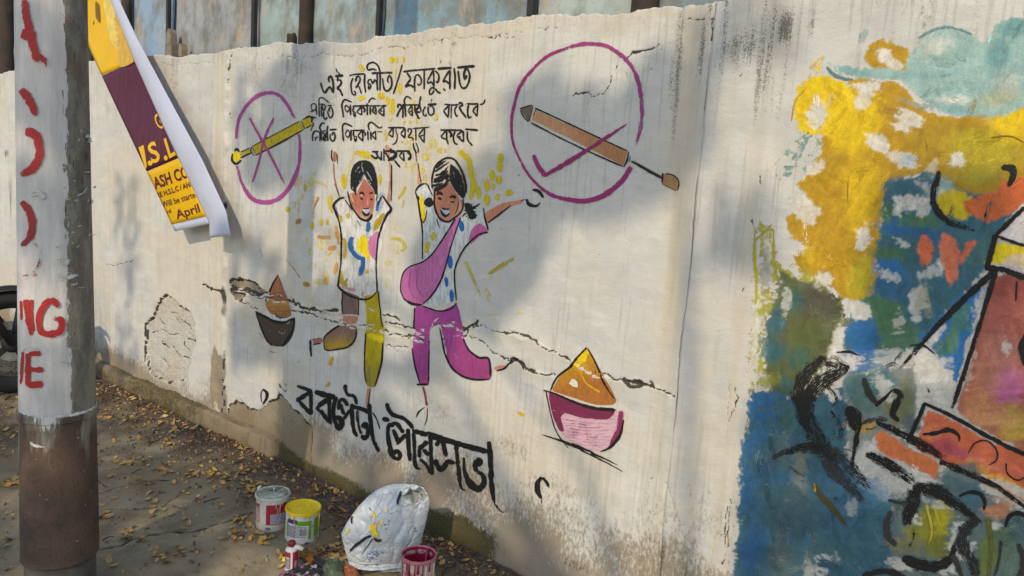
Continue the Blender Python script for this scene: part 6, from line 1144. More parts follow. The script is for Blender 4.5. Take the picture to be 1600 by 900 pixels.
# ------------------------------------------------------------------ plastic banner
def build_banner():
    BY0 = 2.10
    TLp, BLp = (128, 50), (273.5, 361.5)
    def bp(a, dy=0.0):
        a = np.asarray(a, float); y = BY0 + (vnoise(a[:, 0] * .012, a[:, 1] * .008, 1) - .5) * .06 + dy
        r = ray(a[:, 0], a[:, 1]); t = y / r[:, 1]; return r * t[:, None] + np.array([0, 0, EYE])
    c0 = bp(np.array([(150, -60)]))[0]
    e = empty('plastic_banner', tuple(c0), label='yellow and purple printed plastic banner folded to its white back, hanging beside the pole', cat='banner'); T = Matrix.Translation(tuple(-c0))
    M_B = lambda n, c: plastic(n, c)
    def plastic(n, c):
        k = N(n); o = k.obj(); a = k.noise(o, 5, 3); b = k.noise(k.vmul(o, (1, 1, .3)), 16, 3)
        return k.fin(k.mix(k.rng(a, .3, .7, 0, .3), c, tuple(q * .78 for q in c)), .45, k.bump(k.math('ADD', b, a), .35, .02), 0, .22)
    MY, MPu, MWh, MCr = plastic('yellow_print', tuple(srgb(225, 178, 12))), plastic('purple_print', tuple(srgb(84, 28, 54))), plastic('white_banner_plastic', (.50, .53, .66)), plastic('cream_print', tuple(srgb(205, 180, 110)))
    L = lambda y: np.interp(y, [-80, 0, 104, 362], [70, 108, 152, 273.5]); R = lambda y: np.interp(y, [-80, 0, 100, 200, 300, 349], [136, 172, 212, 256, 304, 327])
    R2 = lambda y: np.interp(y, [-80, 0, 60, 150, 250, 330, 372], [150, 186, 214, 262, 316, 353, 361])
    tilt = -.24
    def sheet(y0, y1, fa, fb, name, mat, dy=0.0, nx=14, bow=0.0, sl0=tilt, sl1=tilt, thick=.0016):
        """strip between the lines fa(y), fb(y); rows follow the banner's slanted print direction"""
        ny = max(3, int(abs(y1 - y0) / 6)); Q = []
        for yy in np.linspace(0, 1, ny):
            base = y0 + (y1 - y0) * yy; sl = sl0 + (sl1 - sl0) * yy
            for u in np.linspace(0, 1, nx):
                xl = fa(base); xr = fb(base)
                for _ in range(4): xr = fb(base + (xr - xl) * sl)
                x_ = xl + (xr - xl) * u; y_ = base + (x_ - xl) * sl; Q.append((x_, y_, u))
        Q = np.array(Q); V = bp(Q[:, :2], dy); V[:, 1] -= bow * np.sin(Q[:, 2] * math.pi)
        nb = len(V); F = grid_faces(ny, nx); Vb = V + np.array([0, thick, 0])
        rim = list(range(nx)) + [nx - 1 + nx * i for i in range(1, ny)] + [nx * (ny - 1) + i for i in range(nx - 2, -1, -1)] + [nx * i for i in range(ny - 2, 0, -1)]
        FR = np.array([(rim[i], rim[(i + 1) % len(rim)], rim[(i + 1) % len(rim)] + nb, rim[i] + nb) for i in range(len(rim))])
        me = mesh_np(name, np.concatenate([V, Vb]), np.concatenate([F[:, ::-1], F + nb, FR])); me.transform(T); return link(name, me, mat, e, True)
    sheet(-70, 118, L, R, 'yellow_top', MY, sl0=-.1, sl1=-.42); sheet(118.6, 268, L, R, 'purple_field', MPu, sl0=-.42, sl1=-.44); sheet(268.6, 351, L, R, 'yellow_field', MY, sl0=-.44, sl1=-.25); sheet(351.5, 361.5, L, R, 'bottom_margin', MWh, sl0=-.25, sl1=-.22)
    sheet(-70, 372, R, R2, 'folded_back', MWh, dy=-.012, nx=12, bow=.012, sl0=.0, sl1=-.12)
    # the star-like cream patches at the top
    for poly, mt in (([(150, 2), (156, 10), (157, 36), (150, 26)], srgb(120, 85, 40)), ([(160, -5), (176, -3), (184, 40), (186, 80), (172, 60), (166, 25)], srgb(222, 196, 100)), ([(178, 20), (206, 85), (208, 98), (188, 104), (182, 60)], srgb(206, 165, 70))):
        p = Paint(Surf(lambda a: bp(a) + np.array([0, -.002, 0]), lambda Q: np.tile([0, -1., 0], (len(Q), 1)), T)); p.fill(poly, mt, 0, lvl=0); p.build('printed_shape', e)
    MT = plastic('purple_lettering', tuple(srgb(96, 28, 52))); MTY = plastic('yellow_lettering', tuple(srgb(228, 180, 25)))
    def text(s, o, end, h, mat, bold=.0, up=None, dy=0.0, clipx=True, name='printed_text'):
        cu = bpy.data.curves.new('t', 'FONT'); cu.body = s; cu.size = 1; cu.offset = bold; cu.fill_mode = 'FRONT'; cu.resolution_u = 3
        ob = bpy.data.objects.new('t', cu); COL.objects.link(ob); dg = bpy.context.evaluated_depsgraph_get(); dg.update(); me = bpy.data.meshes.new_from_object(ob.evaluated_get(dg)); bpy.data.objects.remove(ob)
        n = len(me.vertices); co = np.zeros(n * 3, np.float32); me.vertices.foreach_get('co', co); co = co.reshape(-1, 3)
        x0, x1 = co[:, 0].min(), co[:, 0].max(); o = np.array(o, float); end = np.array(end, float); uv = end - o; up_ = np.array(up if up is not None else (-.22, -1.0)); up_ = up_ / np.linalg.norm(up_)
        q = o + ((co[:, 0] - x0) / (x1 - x0))[:, None] * uv + (co[:, 1] / .70 * h)[:, None] * up_
        # clip at the fold and at the cut edge by keeping to the sheet
        q[:, 0] = np.clip(q[:, 0], L(q[:, 1]) + .6, R(q[:, 1]) - .4)
        V = bp(q); V[:, 1] -= .0022; me.vertices.foreach_set('co', V.astype(np.float32).ravel()); me.update()
        me.materials.clear(); me.transform(T); link(name, me, mat, e)
    U1 = (-.30, -1)
    text('S', (238.5, 256), (252, 249), 31, MTY, .02, U1); text('.', (232, 258), (239.5, 256), 31, MTY, .03, U1); text('.', (257.5, 250), (263, 248), 31, MTY, .03, U1); text('L', (265, 247), (277, 241), 31, MTY, .02, U1); text('I', (222, 262), (230, 258), 31, MTY, .04, (-.16, -1)); text('G', (249, 203), (258, 198), 24, MTY, .01, (-.45, -1))
    text('ASH CO', (243, 295.5), (297, 276), 18, MT, .025, U1); text('RE H.S.L.C / AHM', (247, 309.5), (303.5, 290), 8.2, MT, .02, U1); text('Will be started', (254.5, 324.5), (310.5, 307), 9.5, MT, .008, U1); text('rd', (262, 334), (268, 332), 6, MT, .01, U1); text('April', (277, 342.5), (313.5, 331), 14, MT, .015, U1); text(',', (319, 331), (321, 330.5), 12, MT, .03, U1)
build_banner()

# ------------------------------------------------------------------ things on the pavement
M_TUB = simple('scuffed_white_plastic', (.62, .60, .55), .45, .12, 20, bump=.15)
def paint_mat(n, c, r=.3): return simple(n, tuple(c), r, .10, 30, bump=.3, bd=.0012)
M_RED = simple('red_printed_label', tuple(srgb(165, 32, 48)), .5, .12, 12); M_GRN = simple('green_printed_label', tuple(srgb(105, 160, 30)), .5, .12, 12)
M_LILAC = simple('pale_print_block', tuple(srgb(180, 176, 190)), .55, .25, 120); M_NAVY = simple('navy_print', tuple(srgb(52, 50, 110)), .55, .2, 60); M_SALM = simple('salmon_print', tuple(srgb(205, 140, 120)), .5, .1, 12)
M_WHT2 = simple('white_label_paper', tuple(srgb(214, 210, 205)), .5, .1, 40); M_INK = simple('dark_ink', tuple(srgb(50, 45, 60)), .6, .2, 50); M_PURP = simple('purple_label_badge', tuple(srgb(78, 45, 110)), .5, .1, 30)

def tub(name, label, base_px, top_px, rtop_px, rbot_px, lip, paint, z_fill=.9, group=None, lean=(0, 0), body=None):
    g = on_z(*base_px); s = float(px_per_m(g)); sc = 1 / s
    x, y = g[0], g[1]
    # height from the rim centre's photo row
    rr = ray(*top_px); t = math.hypot(x, y) / math.hypot(rr[0], rr[1]); H = EYE + rr[2] * t
    s2 = float(px_per_m(np.array([x, y, H]))); rt = rtop_px / s2; rb = rbot_px / s
    z0 = gz(x, y) - .002
    e = empty(name, (x, y, z0), label=label, cat='paint pot', group=group)
    if lean != (0, 0): e.rotation_euler = (lean[0], lean[1], 0)
    R = lambda z: rb + (rt * .93 - rb) * z / H
    m = MB(); m.lathe([(rb * .4, .0), (rb * .93, .0), (rb, .006), (R(H * .5), H * .5), (R(H * .88), H * .88), (rt * .955, H * .885), (rt * .955, H * .90), (rt * .94, H * .905), (rt * .94, H * .95), (rt * .90, H * .95), (rt * .88, H * .9), (rt * .85, H * .3), (rt * .3, H * .28)], 48)
    m.build('body', body or M_TUB, e, auto=35)
    m = MB(); m.lathe([(rt * .93, H * .925), (rt, H * .93), (rt * 1.01, H * .965), (rt * .99, H * 1.0), (rt * .95, H * 1.003), (rt * .915, H * .985), (rt * .91, H * .93)], 48, close=False, jitter=.0007)
    m.build('rim', lip, e, auto=50)
    m = MB(); n = 40; rings = [(0, 0), (.3, 0), (.6, 0), (.85, .002), (.93, .006)]
    m.lathe([(max(1e-4, rt * a), H * z_fill + b * 1.0 + 0.0) for a, b in rings], n, close=False, jitter=.0012); m.build('wet_paint', paint, e, True)
    return e, R, H, rt, (x, y)
def patch(e, R, a0, a1, z0, z1, mat, name='label_print', off=.0008, n=10, **k):
    """flat print wrapped on a tub: angles in degrees, 0 = towards the camera, positive to the right"""
    cx, cy = e.location.x, e.location.y; va = math.atan2(-cy, -cx); m = MB(); V = []
    for zz in (z0, (z0 + z1) / 2, z1):
        for i in range(n + 1):
            a = va + math.radians(a0 + (a1 - a0) * i / n); r = R(zz) + off; V.append((r * math.cos(a), r * math.sin(a), zz))
    F = [(j * (n + 1) + i, j * (n + 1) + i + 1, (j + 1) * (n + 1) + i + 1, (j + 1) * (n + 1) + i) for j in range(2) for i in range(n)]
    m.add(V, F); return m.build(name, mat, e, True, **k)
def drips(e, rt, H, mat, spec, name='paint_drip'):
    cx, cy = e.location.x, e.location.y; va = math.atan2(-cy, -cx)
    for a, ztop_, L, w_ in spec:
        m = MB(); a = va + math.radians(a); r = rt * .985
        pts = [(r * 1.02 * math.cos(a), r * 1.02 * math.sin(a), ztop_), (r * .99 * math.cos(a), r * .99 * math.sin(a), ztop_ - L * .5), (r * .965 * math.cos(a), r * .965 * math.sin(a), ztop_ - L)]
        m.tube(pts, [w_ * .5, w_ * .42, w_ * .55], 6); m.build(name, mat, e, True)
def lines(e, R, a0, a1, z0, z1, n, mat, seed=0, h=.0022, off=.0016):
    """rows of print too small to read"""
    rn = random.Random(seed); m = MB(); cx, cy = e.location.x, e.location.y; va = math.atan2(-cy, -cx)
    for i in range(n):
        z = z1 + (z0 - z1) * (i + .5) / n; a = a0
        while a < a1 - 2:
            b = min(a1, a + rn.uniform(2, 7)); V = []
            for zz in (z - h / 2, z + h / 2):
                for q in (a, b): t = va + math.radians(q); r = R(zz) + off; V.append((r * math.cos(t), r * math.sin(t), zz))
            m.add(V, [(0, 1, 3, 2)]); a = b + rn.uniform(.8, 1.8)
    m.build('small_print', mat, e, kind='stuff')

MINT = paint_mat('drying_mint_white_paint', srgb(188, 196, 184), .8); YP = paint_mat('wet_yellow_paint', srgb(232, 200, 5), .28); MGP = paint_mat('wet_crimson_paint', srgb(150, 30, 62), .3)
# white pot
e, R, H, rt, _ = tub('paint_pot', 'white paint pot with a red printed label and crusted mint-white rim', (425, 821), (426.5, 768), 26.5, 23.5, MINT, MINT, .965, 'paint pots on the pavement')
patch(e, R, -75, -50, H * .25, H * .80, M_RED); patch(e, R, -62, -50, H * .26, H * .74, M_SALM, off=.0014); patch(e, R, -72, -62, H * .28, H * .66, M_LILAC, off=.0014)
patch(e, R, -22, 62, H * .23, H * .81, M_RED); patch(e, R, -6, 58, H * .26, H * .54, M_LILAC, off=.0014); lines(e, R, -4, 56, H * .28, H * .52, 6, M_NAVY, 1); lines(e, R, -71, -63, H * .3, H * .62, 6, M_NAVY, 2); patch(e, R, -24, -6, H * .09, H * .16, M_NAVY, off=.0014); lines(e, R, -22, -8, H * .11, H * .145, 1, M_WHT2, 5, .003, .002)
drips(e, rt, H, MINT, [(12, H * .92, H * .22, .004), (26, H * .9, H * .33, .004), (34, H * .9, H * .14, .003), (-8, H * .92, H * .12, .003), (18, H * .72, H * .2, .003)])
m = MB(); m.tube([(-rt * .95, -rt * .35, H * .93), (-rt * .98, -.3 * rt, H * 1.02), (-rt * .90, -rt * .2, H * 1.10)], [.006, .007, .003], 6); m.build('bent_lid_tab', MINT, e, True)
m = MB(); m.lathe([(rt * .1, H * .992), (rt * .7, H * .990), (rt * .9, H * .997)], 36, close=True, jitter=.002); m.build('paint_skin', simple('crusted_white_skin', tuple(srgb(200, 206, 192)), .9, .14, 60, bump=.35, bd=.0015), e, True)
# yellow pot
e, R, H, rt, _ = tub('paint_pot', 'white paint pot with a green label, dripping yellow rim and yellow paint', (471.5, 841), (477, 792), 27.5, 25.5, YP, YP, .93, 'paint pots on the pavement', lean=(0, .03))
patch(e, R, -62, 30, H * .20, H * .74, M_WHT2); patch(e, R, -20, 30, H * .62, H * .76, M_GRN, off=.0014); patch(e, R, 21, 30, H * .18, H * .64, M_GRN, off=.0016); patch(e, R, 42, 62, H * .20, H * .80, M_GRN, off=.0014); patch(e, R, -62, -54, H * .22, H * .72, M_GRN, off=.0014)
patch(e, R, -56, -18, H * .66, H * .79, M_PURP, off=.0018, name='badge'); patch(e, R, -54, -22, H * .22, H * .60, M_LILAC, off=.0013); lines(e, R, -52, 12, H * .24, H * .60, 8, M_INK, 3); patch(e, R, -8, 14, H * .30, H * .52, M_LILAC, off=.0020); lines(e, R, -8, 14, H * .32, H * .5, 5, M_NAVY, 4, off=.0026); lines(e, R, 44, 60, H * .12, H * .155, 1, M_INK, 8, .006); patch(e, R, 33, 37, H * .55, H * .60, M_NAVY, off=.0016)
drips(e, rt, H, YP, [(-28, H * .93, H * .26, .004), (-30, H * .93, H * .12, .007), (20, H * .93, H * .08, .008), (50, H * .93, H * .10, .005), (64, H * .9, H * .6, .004), (-50, H * .9, H * .10, .006), (5, H * .93, H * .05, .010)])
drips(e, rt * .99, H, M_TUB, [(-24, H * .7, H * .1, .002)])
# crimson pot
M_SPL = None
k = N('splattered_pot_side'); o = k.obj(); a1 = k.noise(k.vmul(o, (1, 1, .4)), 26, 5, .7); a2 = k.noise(k.vmul(k.vadd(o, (3, 1, 2)), (1, 1, .5)), 20, 5, .7)
c = k.mix(k.rng(a1, .46, .52), (.52, .40, .34), tuple(srgb(150, 62, 84))); c = k.mix(k.rng(a2, .57, .62), c, tuple(srgb(72, 62, 98))); c = k.mix(k.rng(k.noise(k.vmul(o, (1, 1, .3)), 45, 3, .6), .60, .64), c, (.6, .55, .5)); M_SPL = k.fin(c, .5, k.bump(a1, .5, .004))
e, R, H, rt, _ = tub('paint_pot', 'grimy open paint pot smeared with crimson and blue paint', (651, 930), (650.5, 861), 28, 26, paint_mat('pinkish_crusted_rim', srgb(176, 110, 118), .5), MGP, .50, 'paint pots on the pavement', body=M_SPL)
m = MB(); m.lathe([(rt * .82, H * .42), (rt * .86, H * .7), (rt * .895, H * .98)], 44, close=False, jitter=.001); m.build('inner_wall', MGP, e, True)
drips(e, rt, H, MGP, [(-30, H * .93, H * .3, .006), (0, H * .93, H * .2, .010), (16, H * .93, H * .35, .005), (40, H * .93, H * .18, .007), (-10, H * .93, H * .45, .004)])
drips(e, rt, H, M_TUB, [(26, H * .9, H * .5, .005), (-45, H * .9, H * .2, .006), (60, H * .9, H * .4, .004)])
m = MB(); m.tube([(rt * .2, rt * .3, H * .5), (-.1 * rt, rt * .78, H * 1.0)], [.004, .005], 8); m.build('stirring_stick', MGP, e, True)

# squeeze bottle
def bottle():
    g = on_z(455, 890); x, y = g[0], g[1]; z0 = gz(x, y); rr = ray(457, 845); t = math.hypot(x, y) / math.hypot(rr[0], rr[1]); H = EYE + rr[2] * t - z0; s = float(px_per_m(g)); r = 9.6 / s
    e = empty('colour_bottle', (x, y, z0), label='small crimson and white squeeze bottle with a dark red cap', cat='bottle')
    m = MB(); m.lathe([(r * .9, 0), (r, .004), (r, H * .60), (r * .96, H * .68), (r * .72, H * .75), (r * .45, H * .78), (r * .45, H * .80)], 28)
    m.build('body', simple('crimson_bottle', tuple(srgb(150, 36, 58)), .4, .12, 30), e, auto=40)
    Rf = lambda z: r
    patch(e, Rf, -8, 9, .002, H * .70, M_WHT2, name='white_stripe'); patch(e, Rf, -62, -18, .006, H * .50, M_LILAC); lines(e, Rf, -60, -20, .01, H * .46, 9, M_INK, 11); patch(e, Rf, 30, 52, .01, H * .36, M_LILAC); lines(e, Rf, 32, 50, .012, H * .34, 5, M_INK, 12)
    m = MB(); m.lathe([(r * 1.02, 0), (r * 1.05, .004), (r * 1.02, .010)], 28, close=False); m.build('base_ring', M_WHT2, e, True)
    m = MB(); m.lathe([(r * .95, H * .66), (r * 1.02, H * .70), (r * .8, H * .77), (r * .52, H * .80), (r * .5, H * .83)], 24, jitter=.001); m.build('collar', M_WHT2, e, True)
    m = MB(); a = math.atan2(-y, -x) + math.radians(70); m.tube([(0, 0, H * .78), (r * 1.0 * math.cos(a), r * 1.0 * math.sin(a), H * .80), (r * 1.9 * math.cos(a), r * 1.9 * math.sin(a), H * .74)], [r * .4, r * .45, r * .3], 8); m.build('torn_seal', M_WHT2, e, True)
    m = MB(); m.lathe([(r * .56, H * .82), (r * .62, H * .84), (r * .62, H * .95), (r * .52, H * .995), (r * .2, H * 1.0)], 20); m.build('cap', simple('dark_red_cap', tuple(srgb(128, 22, 46)), .3, .1, 30), e, auto=40)
bottle()

# white plastic sack
def sack():
    out = [(556, 893), (546, 884), (541, 866), (536, 846), (533, 833), (541, 818), (552, 802), (563, 788), (577, 774), (590, 765), (604, 759), (616, 756), (634, 756), (650, 757), (662, 761), (669, 771), (671.5, 781), (670, 795), (667, 812), (662, 830), (657, 850), (650, 870), (630, 889), (600, 893), (575, 895)]
    g = on_z(600, 886); cx, cy = g[0], g[1]; dist = math.hypot(cx, cy)
    vd = np.array([cx, cy]) / dist; side = np.array([vd[1], -vd[0]])
    o = np.array(out, float); ctr = np.array([602., 826.])
    q = np.vstack([o, o[:1]]); seg = np.concatenate([[0], np.cumsum(np.linalg.norm(np.diff(q, axis=0), axis=1))]); n = 220; tt = np.linspace(0, seg[-1], n, endpoint=False)
    B = np.stack([np.interp(tt, seg, q[:, 0]), np.interp(tt, seg, q[:, 1])], 1)
    def plane(px):   # photo px -> point on the upright plane through the sack, facing the viewer
        r = ray(px[..., 0], px[..., 1]); den = r[..., 0] * vd[0] + r[..., 1] * vd[1]; t = dist / den; return r * t[..., None] + np.array([0, 0, EYE])
    rf = np.random.default_rng(11); sd1 = rf.uniform(-1.3, 1.3, (26, 2)); sd2 = rf.uniform(-1.3, 1.3, (90, 2)); g1 = rf.normal(0, 1, (26, 2)); g2 = rf.normal(0, 1, (90, 2))
    ts = rf.uniform(-1.25, 1.25, (22, 2)); th = rf.uniform(.0, .26, 22)
    def dome(u, v, a):
        q = np.stack([u, v * .9], 1); z = 1 - .55 * (ts ** 2).sum(1) + th - .06; g = -1.1 * ts; pl = z[None] + ((q[:, None] - ts[None]) * g[None]).sum(2); return pl.min(1)
    def facet(u, v):
        q = np.stack([u + .15 * v, v], 1); w0 = 0
        for sd, gg, am_ in ((sd1, g1, .003), (sd2, g2, .0012)):
            dd_ = np.sqrt(((q[:, None] - sd[None]) ** 2).sum(2)); o_ = np.sort(dd_, 1); w0 = w0 + am_ * np.minimum((o_[:, 1] - o_[:, 0]) / .30, 1.0) ** .6 + am_ * .5 * ((q - sd[dd_.argmin(1)]) * gg[dd_.argmin(1)]).sum(1).clip(-1, 1) * np.minimum((o_[:, 1] - o_[:, 0]) / .1, 1)
        return w0
    nr = 90; Vs = []; INN = []
    for side_ in (1, -1):
        for j in range(nr):
            f = 1 - j / (nr - 1) * .999; px = ctr + (B - ctr) * f; P = plane(px)
            a = np.sqrt(max(0, 1 - f ** 2.6)); thick = .062 if side_ > 0 else .05
            u = (px[:, 0] - 600) / 60; v = (px[:, 1] - 826) / 60
            w_ = thick * a * (1.0 + .25 * v) if side_ < 0 else thick * a ** .7 * (.35 + .75 * np.clip(dome(u, v, a), .1, 1.2)) * (1.0 + .2 * v)
            if side_ > 0:
                # folds: sharp ridges running from the mouth to the foot, like creased sheet plastic
                cr = np.abs(np.sin(u * 3.1 + v * 1.7 + 2.2 * fbm(u * 1.6, v * 1.6, 1))) ; cr2 = np.abs(fbm(u * 1.5 + v * .6, v * 1.2 - u * .5, 2, 2) - .5) * 3; cr3 = facet(u, v)
                w_ = w_ - a * (.007 * (1 - cr) ** 5 + .010 * (1 - cr2) ** 4) + a ** .5 * cr3
                # rolled mouth, dished in, near the top right
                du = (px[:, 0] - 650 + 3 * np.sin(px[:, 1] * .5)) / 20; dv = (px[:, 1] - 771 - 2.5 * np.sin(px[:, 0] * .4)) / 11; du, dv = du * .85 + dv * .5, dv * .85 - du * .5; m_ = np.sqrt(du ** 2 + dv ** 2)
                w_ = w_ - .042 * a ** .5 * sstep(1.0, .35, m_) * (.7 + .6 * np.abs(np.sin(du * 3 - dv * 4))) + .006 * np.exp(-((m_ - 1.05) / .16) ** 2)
                # slack folds near the ground
                w_ = w_ + .018 * a * np.sin((px[:, 1] - 874) * .55 + np.sin(u * 2) * 1.5) * sstep(866, 876, px[:, 1])
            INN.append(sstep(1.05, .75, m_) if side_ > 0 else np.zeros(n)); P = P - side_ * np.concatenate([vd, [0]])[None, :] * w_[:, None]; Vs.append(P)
    V = np.array(Vs).reshape(-1, 3); V[:, 2] = np.maximum(V[:, 2], gz(cx, cy) + .001)
    F = grid_faces(nr, n, True); Fb = F[:, ::-1] + nr * n
    e = empty('plastic_sack', (cx, cy, 0), label='crumpled white plastic sack splashed with yellow and black paint, standing by the wall', cat='sack'); T = Matrix.Translation((-cx, -cy, 0))
    k = N('crumpled_white_plastic'); o_ = k.obj(); a1 = k.noise(o_, 14, 5, .6, dist=.6); cr = k.vor(k.vadd(o_, k.vmul(k.noise(o_, 9, 3, out='Color'), (.12, .12, .12))), 16, 'DISTANCE_TO_EDGE'); g_ = k.noise(o_, 120, 3)
    col = k.mix(k.rng(a1, .35, .65), (.46, .50, .54), (.58, .61, .64)); col = k.mix(k.rng(k.noise(o_, 7, 4), .55, .68, 0, .5), col, (.48, .56, .66)); col = k.mix(k.rng(k.noise(o_, 55, 4, .7), .68, .74, 0, .5), col, (.18, .2, .26))
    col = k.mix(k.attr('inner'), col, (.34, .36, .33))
    M = k.fin(col, .36, k.bump(k.math('ADD', k.rng(cr, 0, .10), k.math('MULTIPLY', a1, .8)), .45, .006), 0, .5)
    k.b.inputs['Subsurface Weight'].default_value = 0
    me = mesh_np('sack_body', V, np.concatenate([F[:, ::-1], Fb[:, ::-1]]), {'inner': ('FLOAT', np.concatenate(INN))}); me.transform(T); link('sack_body', me, M, e, True)
    # paint splashes lie on the front face
    VF = V[:nr * n]; pxF = to_px(VF)
    def SP(a):
        outp = np.zeros((len(a), 3))
        for i, p_ in enumerate(a):
            d = ((pxF - p_) ** 2).sum(1); J = np.argpartition(d, 4)[:4]; wt = 1 / (d[J] + .3); dep = ((VF[J] - [0, 0, EYE]) @ R2W[:, 2] * wt).sum() / wt.sum(); r = ray(*p_); outp[i] = r * (dep / F_PX) + np.array([0, 0, EYE])
        return outp
    S = Surf(SP, lambda Q: -((Q - [0, 0, EYE]) / np.linalg.norm(Q - [0, 0, EYE], axis=1)[:, None]) * 4, T); p = Paint(S)
    o = (520, 740); k8 = 8.89; Yb = srgb(232, 205, 20)
    p.fill([(500, 735), (560, 700), (600, 730), (600, 800), (640, 850), (570, 860), (530, 800)], Yb, .05, o=o, k=k8, step=3); p.stroke([(545, 720), (590, 700), (640, 665)], 3, srgb(235, 170, 120), .2, o=o, k=k8, lvl=1); p.stroke([(555, 525), (565, 570), (570, 625)], [2, 4, 2], Yb, .1, o=o, k=k8, lvl=1); p.stroke([(690, 630), (670, 700), (650, 770)], [4, 4, 2], srgb(235, 215, 90), .2, o=o, k=k8, lvl=1); p.stroke([(245, 760), (200, 810), (150, 860)], [4, 5, 2], srgb(228, 210, 90), .25, o=o, k=k8, lvl=1); p.stroke([(290, 585), (350, 575)], 3, srgb(225, 212, 120), .35, o=o, k=k8, lvl=1); p.stroke([(1050, 570), (1050, 630)], 3, srgb(225, 212, 120), .25, o=o, k=k8, lvl=1); p.dab(740, 510, 2.5, 4, srgb(225, 215, 140), .35, o=o, k=k8); p.fill([(560, 720), (600, 700), (615, 740), (585, 770)], srgb(240, 170, 120), .15, o=o, k=k8, step=3, lvl=2)
    DK = srgb(32, 34, 52)
    p.stroke([(945, 240), (935, 290), (905, 370), (900, 435)], [3, 6, 5, 3], DK, o=o, k=k8, lvl=1); p.stroke([(270, 590), (255, 640), (262, 700)], 2.6, DK, o=o, k=k8, lvl=1); p.stroke([(500, 470), (540, 520)], 2, srgb(100, 130, 160), .1, o=o, k=k8, lvl=1); p.stroke([(1010, 200), (1040, 185)], 4, srgb(50, 80, 150), .2, o=o, k=k8, lvl=1); p.stroke([(785, 640), (765, 730)], 1.4, DK, .1, o=o, k=k8, lvl=1); p.stroke([(815, 550), (800, 570)], 2, DK, .1, o=o, k=k8, lvl=1)
    o = (520, 810); p.stroke([(235, 460), (300, 390), (380, 330), (470, 265), (540, 245)], [3.5, 4.5, 5, 5, 4], DK, .02, o=o, k=k8, lvl=2); p.stroke([(560, 270), (620, 310), (680, 300)], [3, 6, 4], srgb(48, 50, 42), .05, o=o, k=k8, lvl=2); p.stroke([(550, 280), (480, 390), (385, 515)], [2, 1.4, .9], DK, 0, o=o, k=k8, lvl=2); p.stroke([(575, 235), (650, 265)], 4, srgb(200, 180, 25), .2, o=o, k=k8, lvl=3)
    for i in range(26): p.dab(random.gauss(575, 85), random.gauss(530, 55), random.uniform(.8, 2.6), random.uniform(.6, 1.8), srgb(110, 130, 160), .38, lvl=1, o=o, k=k8)
    for a, b in ((1138, 138), (1155, 178), (1175, -242), (725, 90), (735, 150)): p.dab(a, b, 1.1, 1.1, DK, .1, lvl=1, o=o, k=k8)
    p.stroke([(970, -395), (1080, -440), (1180, -480), (1240, -530)], 1.0, srgb(120, 125, 125), .3, o=o, k=k8, lvl=1)
    p.build('paint_splash', e, kind='stuff')
F_PX = F
sack()

# brushes, rag and tray in front
def flat_pt(px, py, z=.01): g = on_z(px, py, z); return Vector((g[0], g[1], z + gz(g[0], g[1])))
def brush(name, label, a, b, c, tipcol, hcol, wd=.03, fer=(.35, .33, .3)):
    """a = bristle tip, b = bristle root, c = handle end (photo px)"""
    A, B, Cc = flat_pt(*a, .012), flat_pt(*b, .016), flat_pt(*c, .014); e = empty(name, tuple(B), label=label, cat='paint brush'); T = -B
    d = (B - A).normalized(); sd = d.cross(Vector((0, 0, 1))).normalized()
    m = MB()
    for i in range(40):
        u = (i / 39 - .5); off = sd * wd * u; sp = sd * wd * u * .5 + Vector((0, 0, random.uniform(-.005, .006)))
        m.tube([B + off + T + Vector((0, 0, random.uniform(-.006, .006))), (A + B) / 2 + off * 1.1 + T + sp * .4, A + off * 1.1 + sp + T + d * random.uniform(-.008, .01)], [.0018, .0016, .0006], 4)
    m.build('bristles', simple('paint_soaked_bristles', tipcol, .6, .45, 60), e, True)
    q = Matrix((sd, d, Vector((0, 0, 1)))).transposed().to_3x3()
    m = MB(); m.box(tuple(d * .012), (wd * 1.06, .028, .015), q); m.build('ferrule', simple('dull_ferrule', fer, .45, .3, 30, metal=.7), e)
    m = MB(); L = (Cc - B).length; m.tube([d * .02, d * L * .3, d * L * .6, d * L], [.011, .009, .008, .006], 10); m.build('handle', simple('painted_handle', hcol, .5, .3, 20), e, True)
brush('paint_brush', 'paint brush with olive and orange bristles lying right of the squeeze bottle', (466, 862), (487, 874), (520, 893), tuple(srgb(140, 100, 30)), tuple(srgb(40, 40, 42)), .035, (.42, .15, .05))
brush('paint_brush', 'dark handled paint brush lying in front of the sack', (540, 905), (520, 893), (488, 880), tuple(srgb(52, 58, 44)), tuple(srgb(30, 30, 34)), .03, (.1, .1, .11))
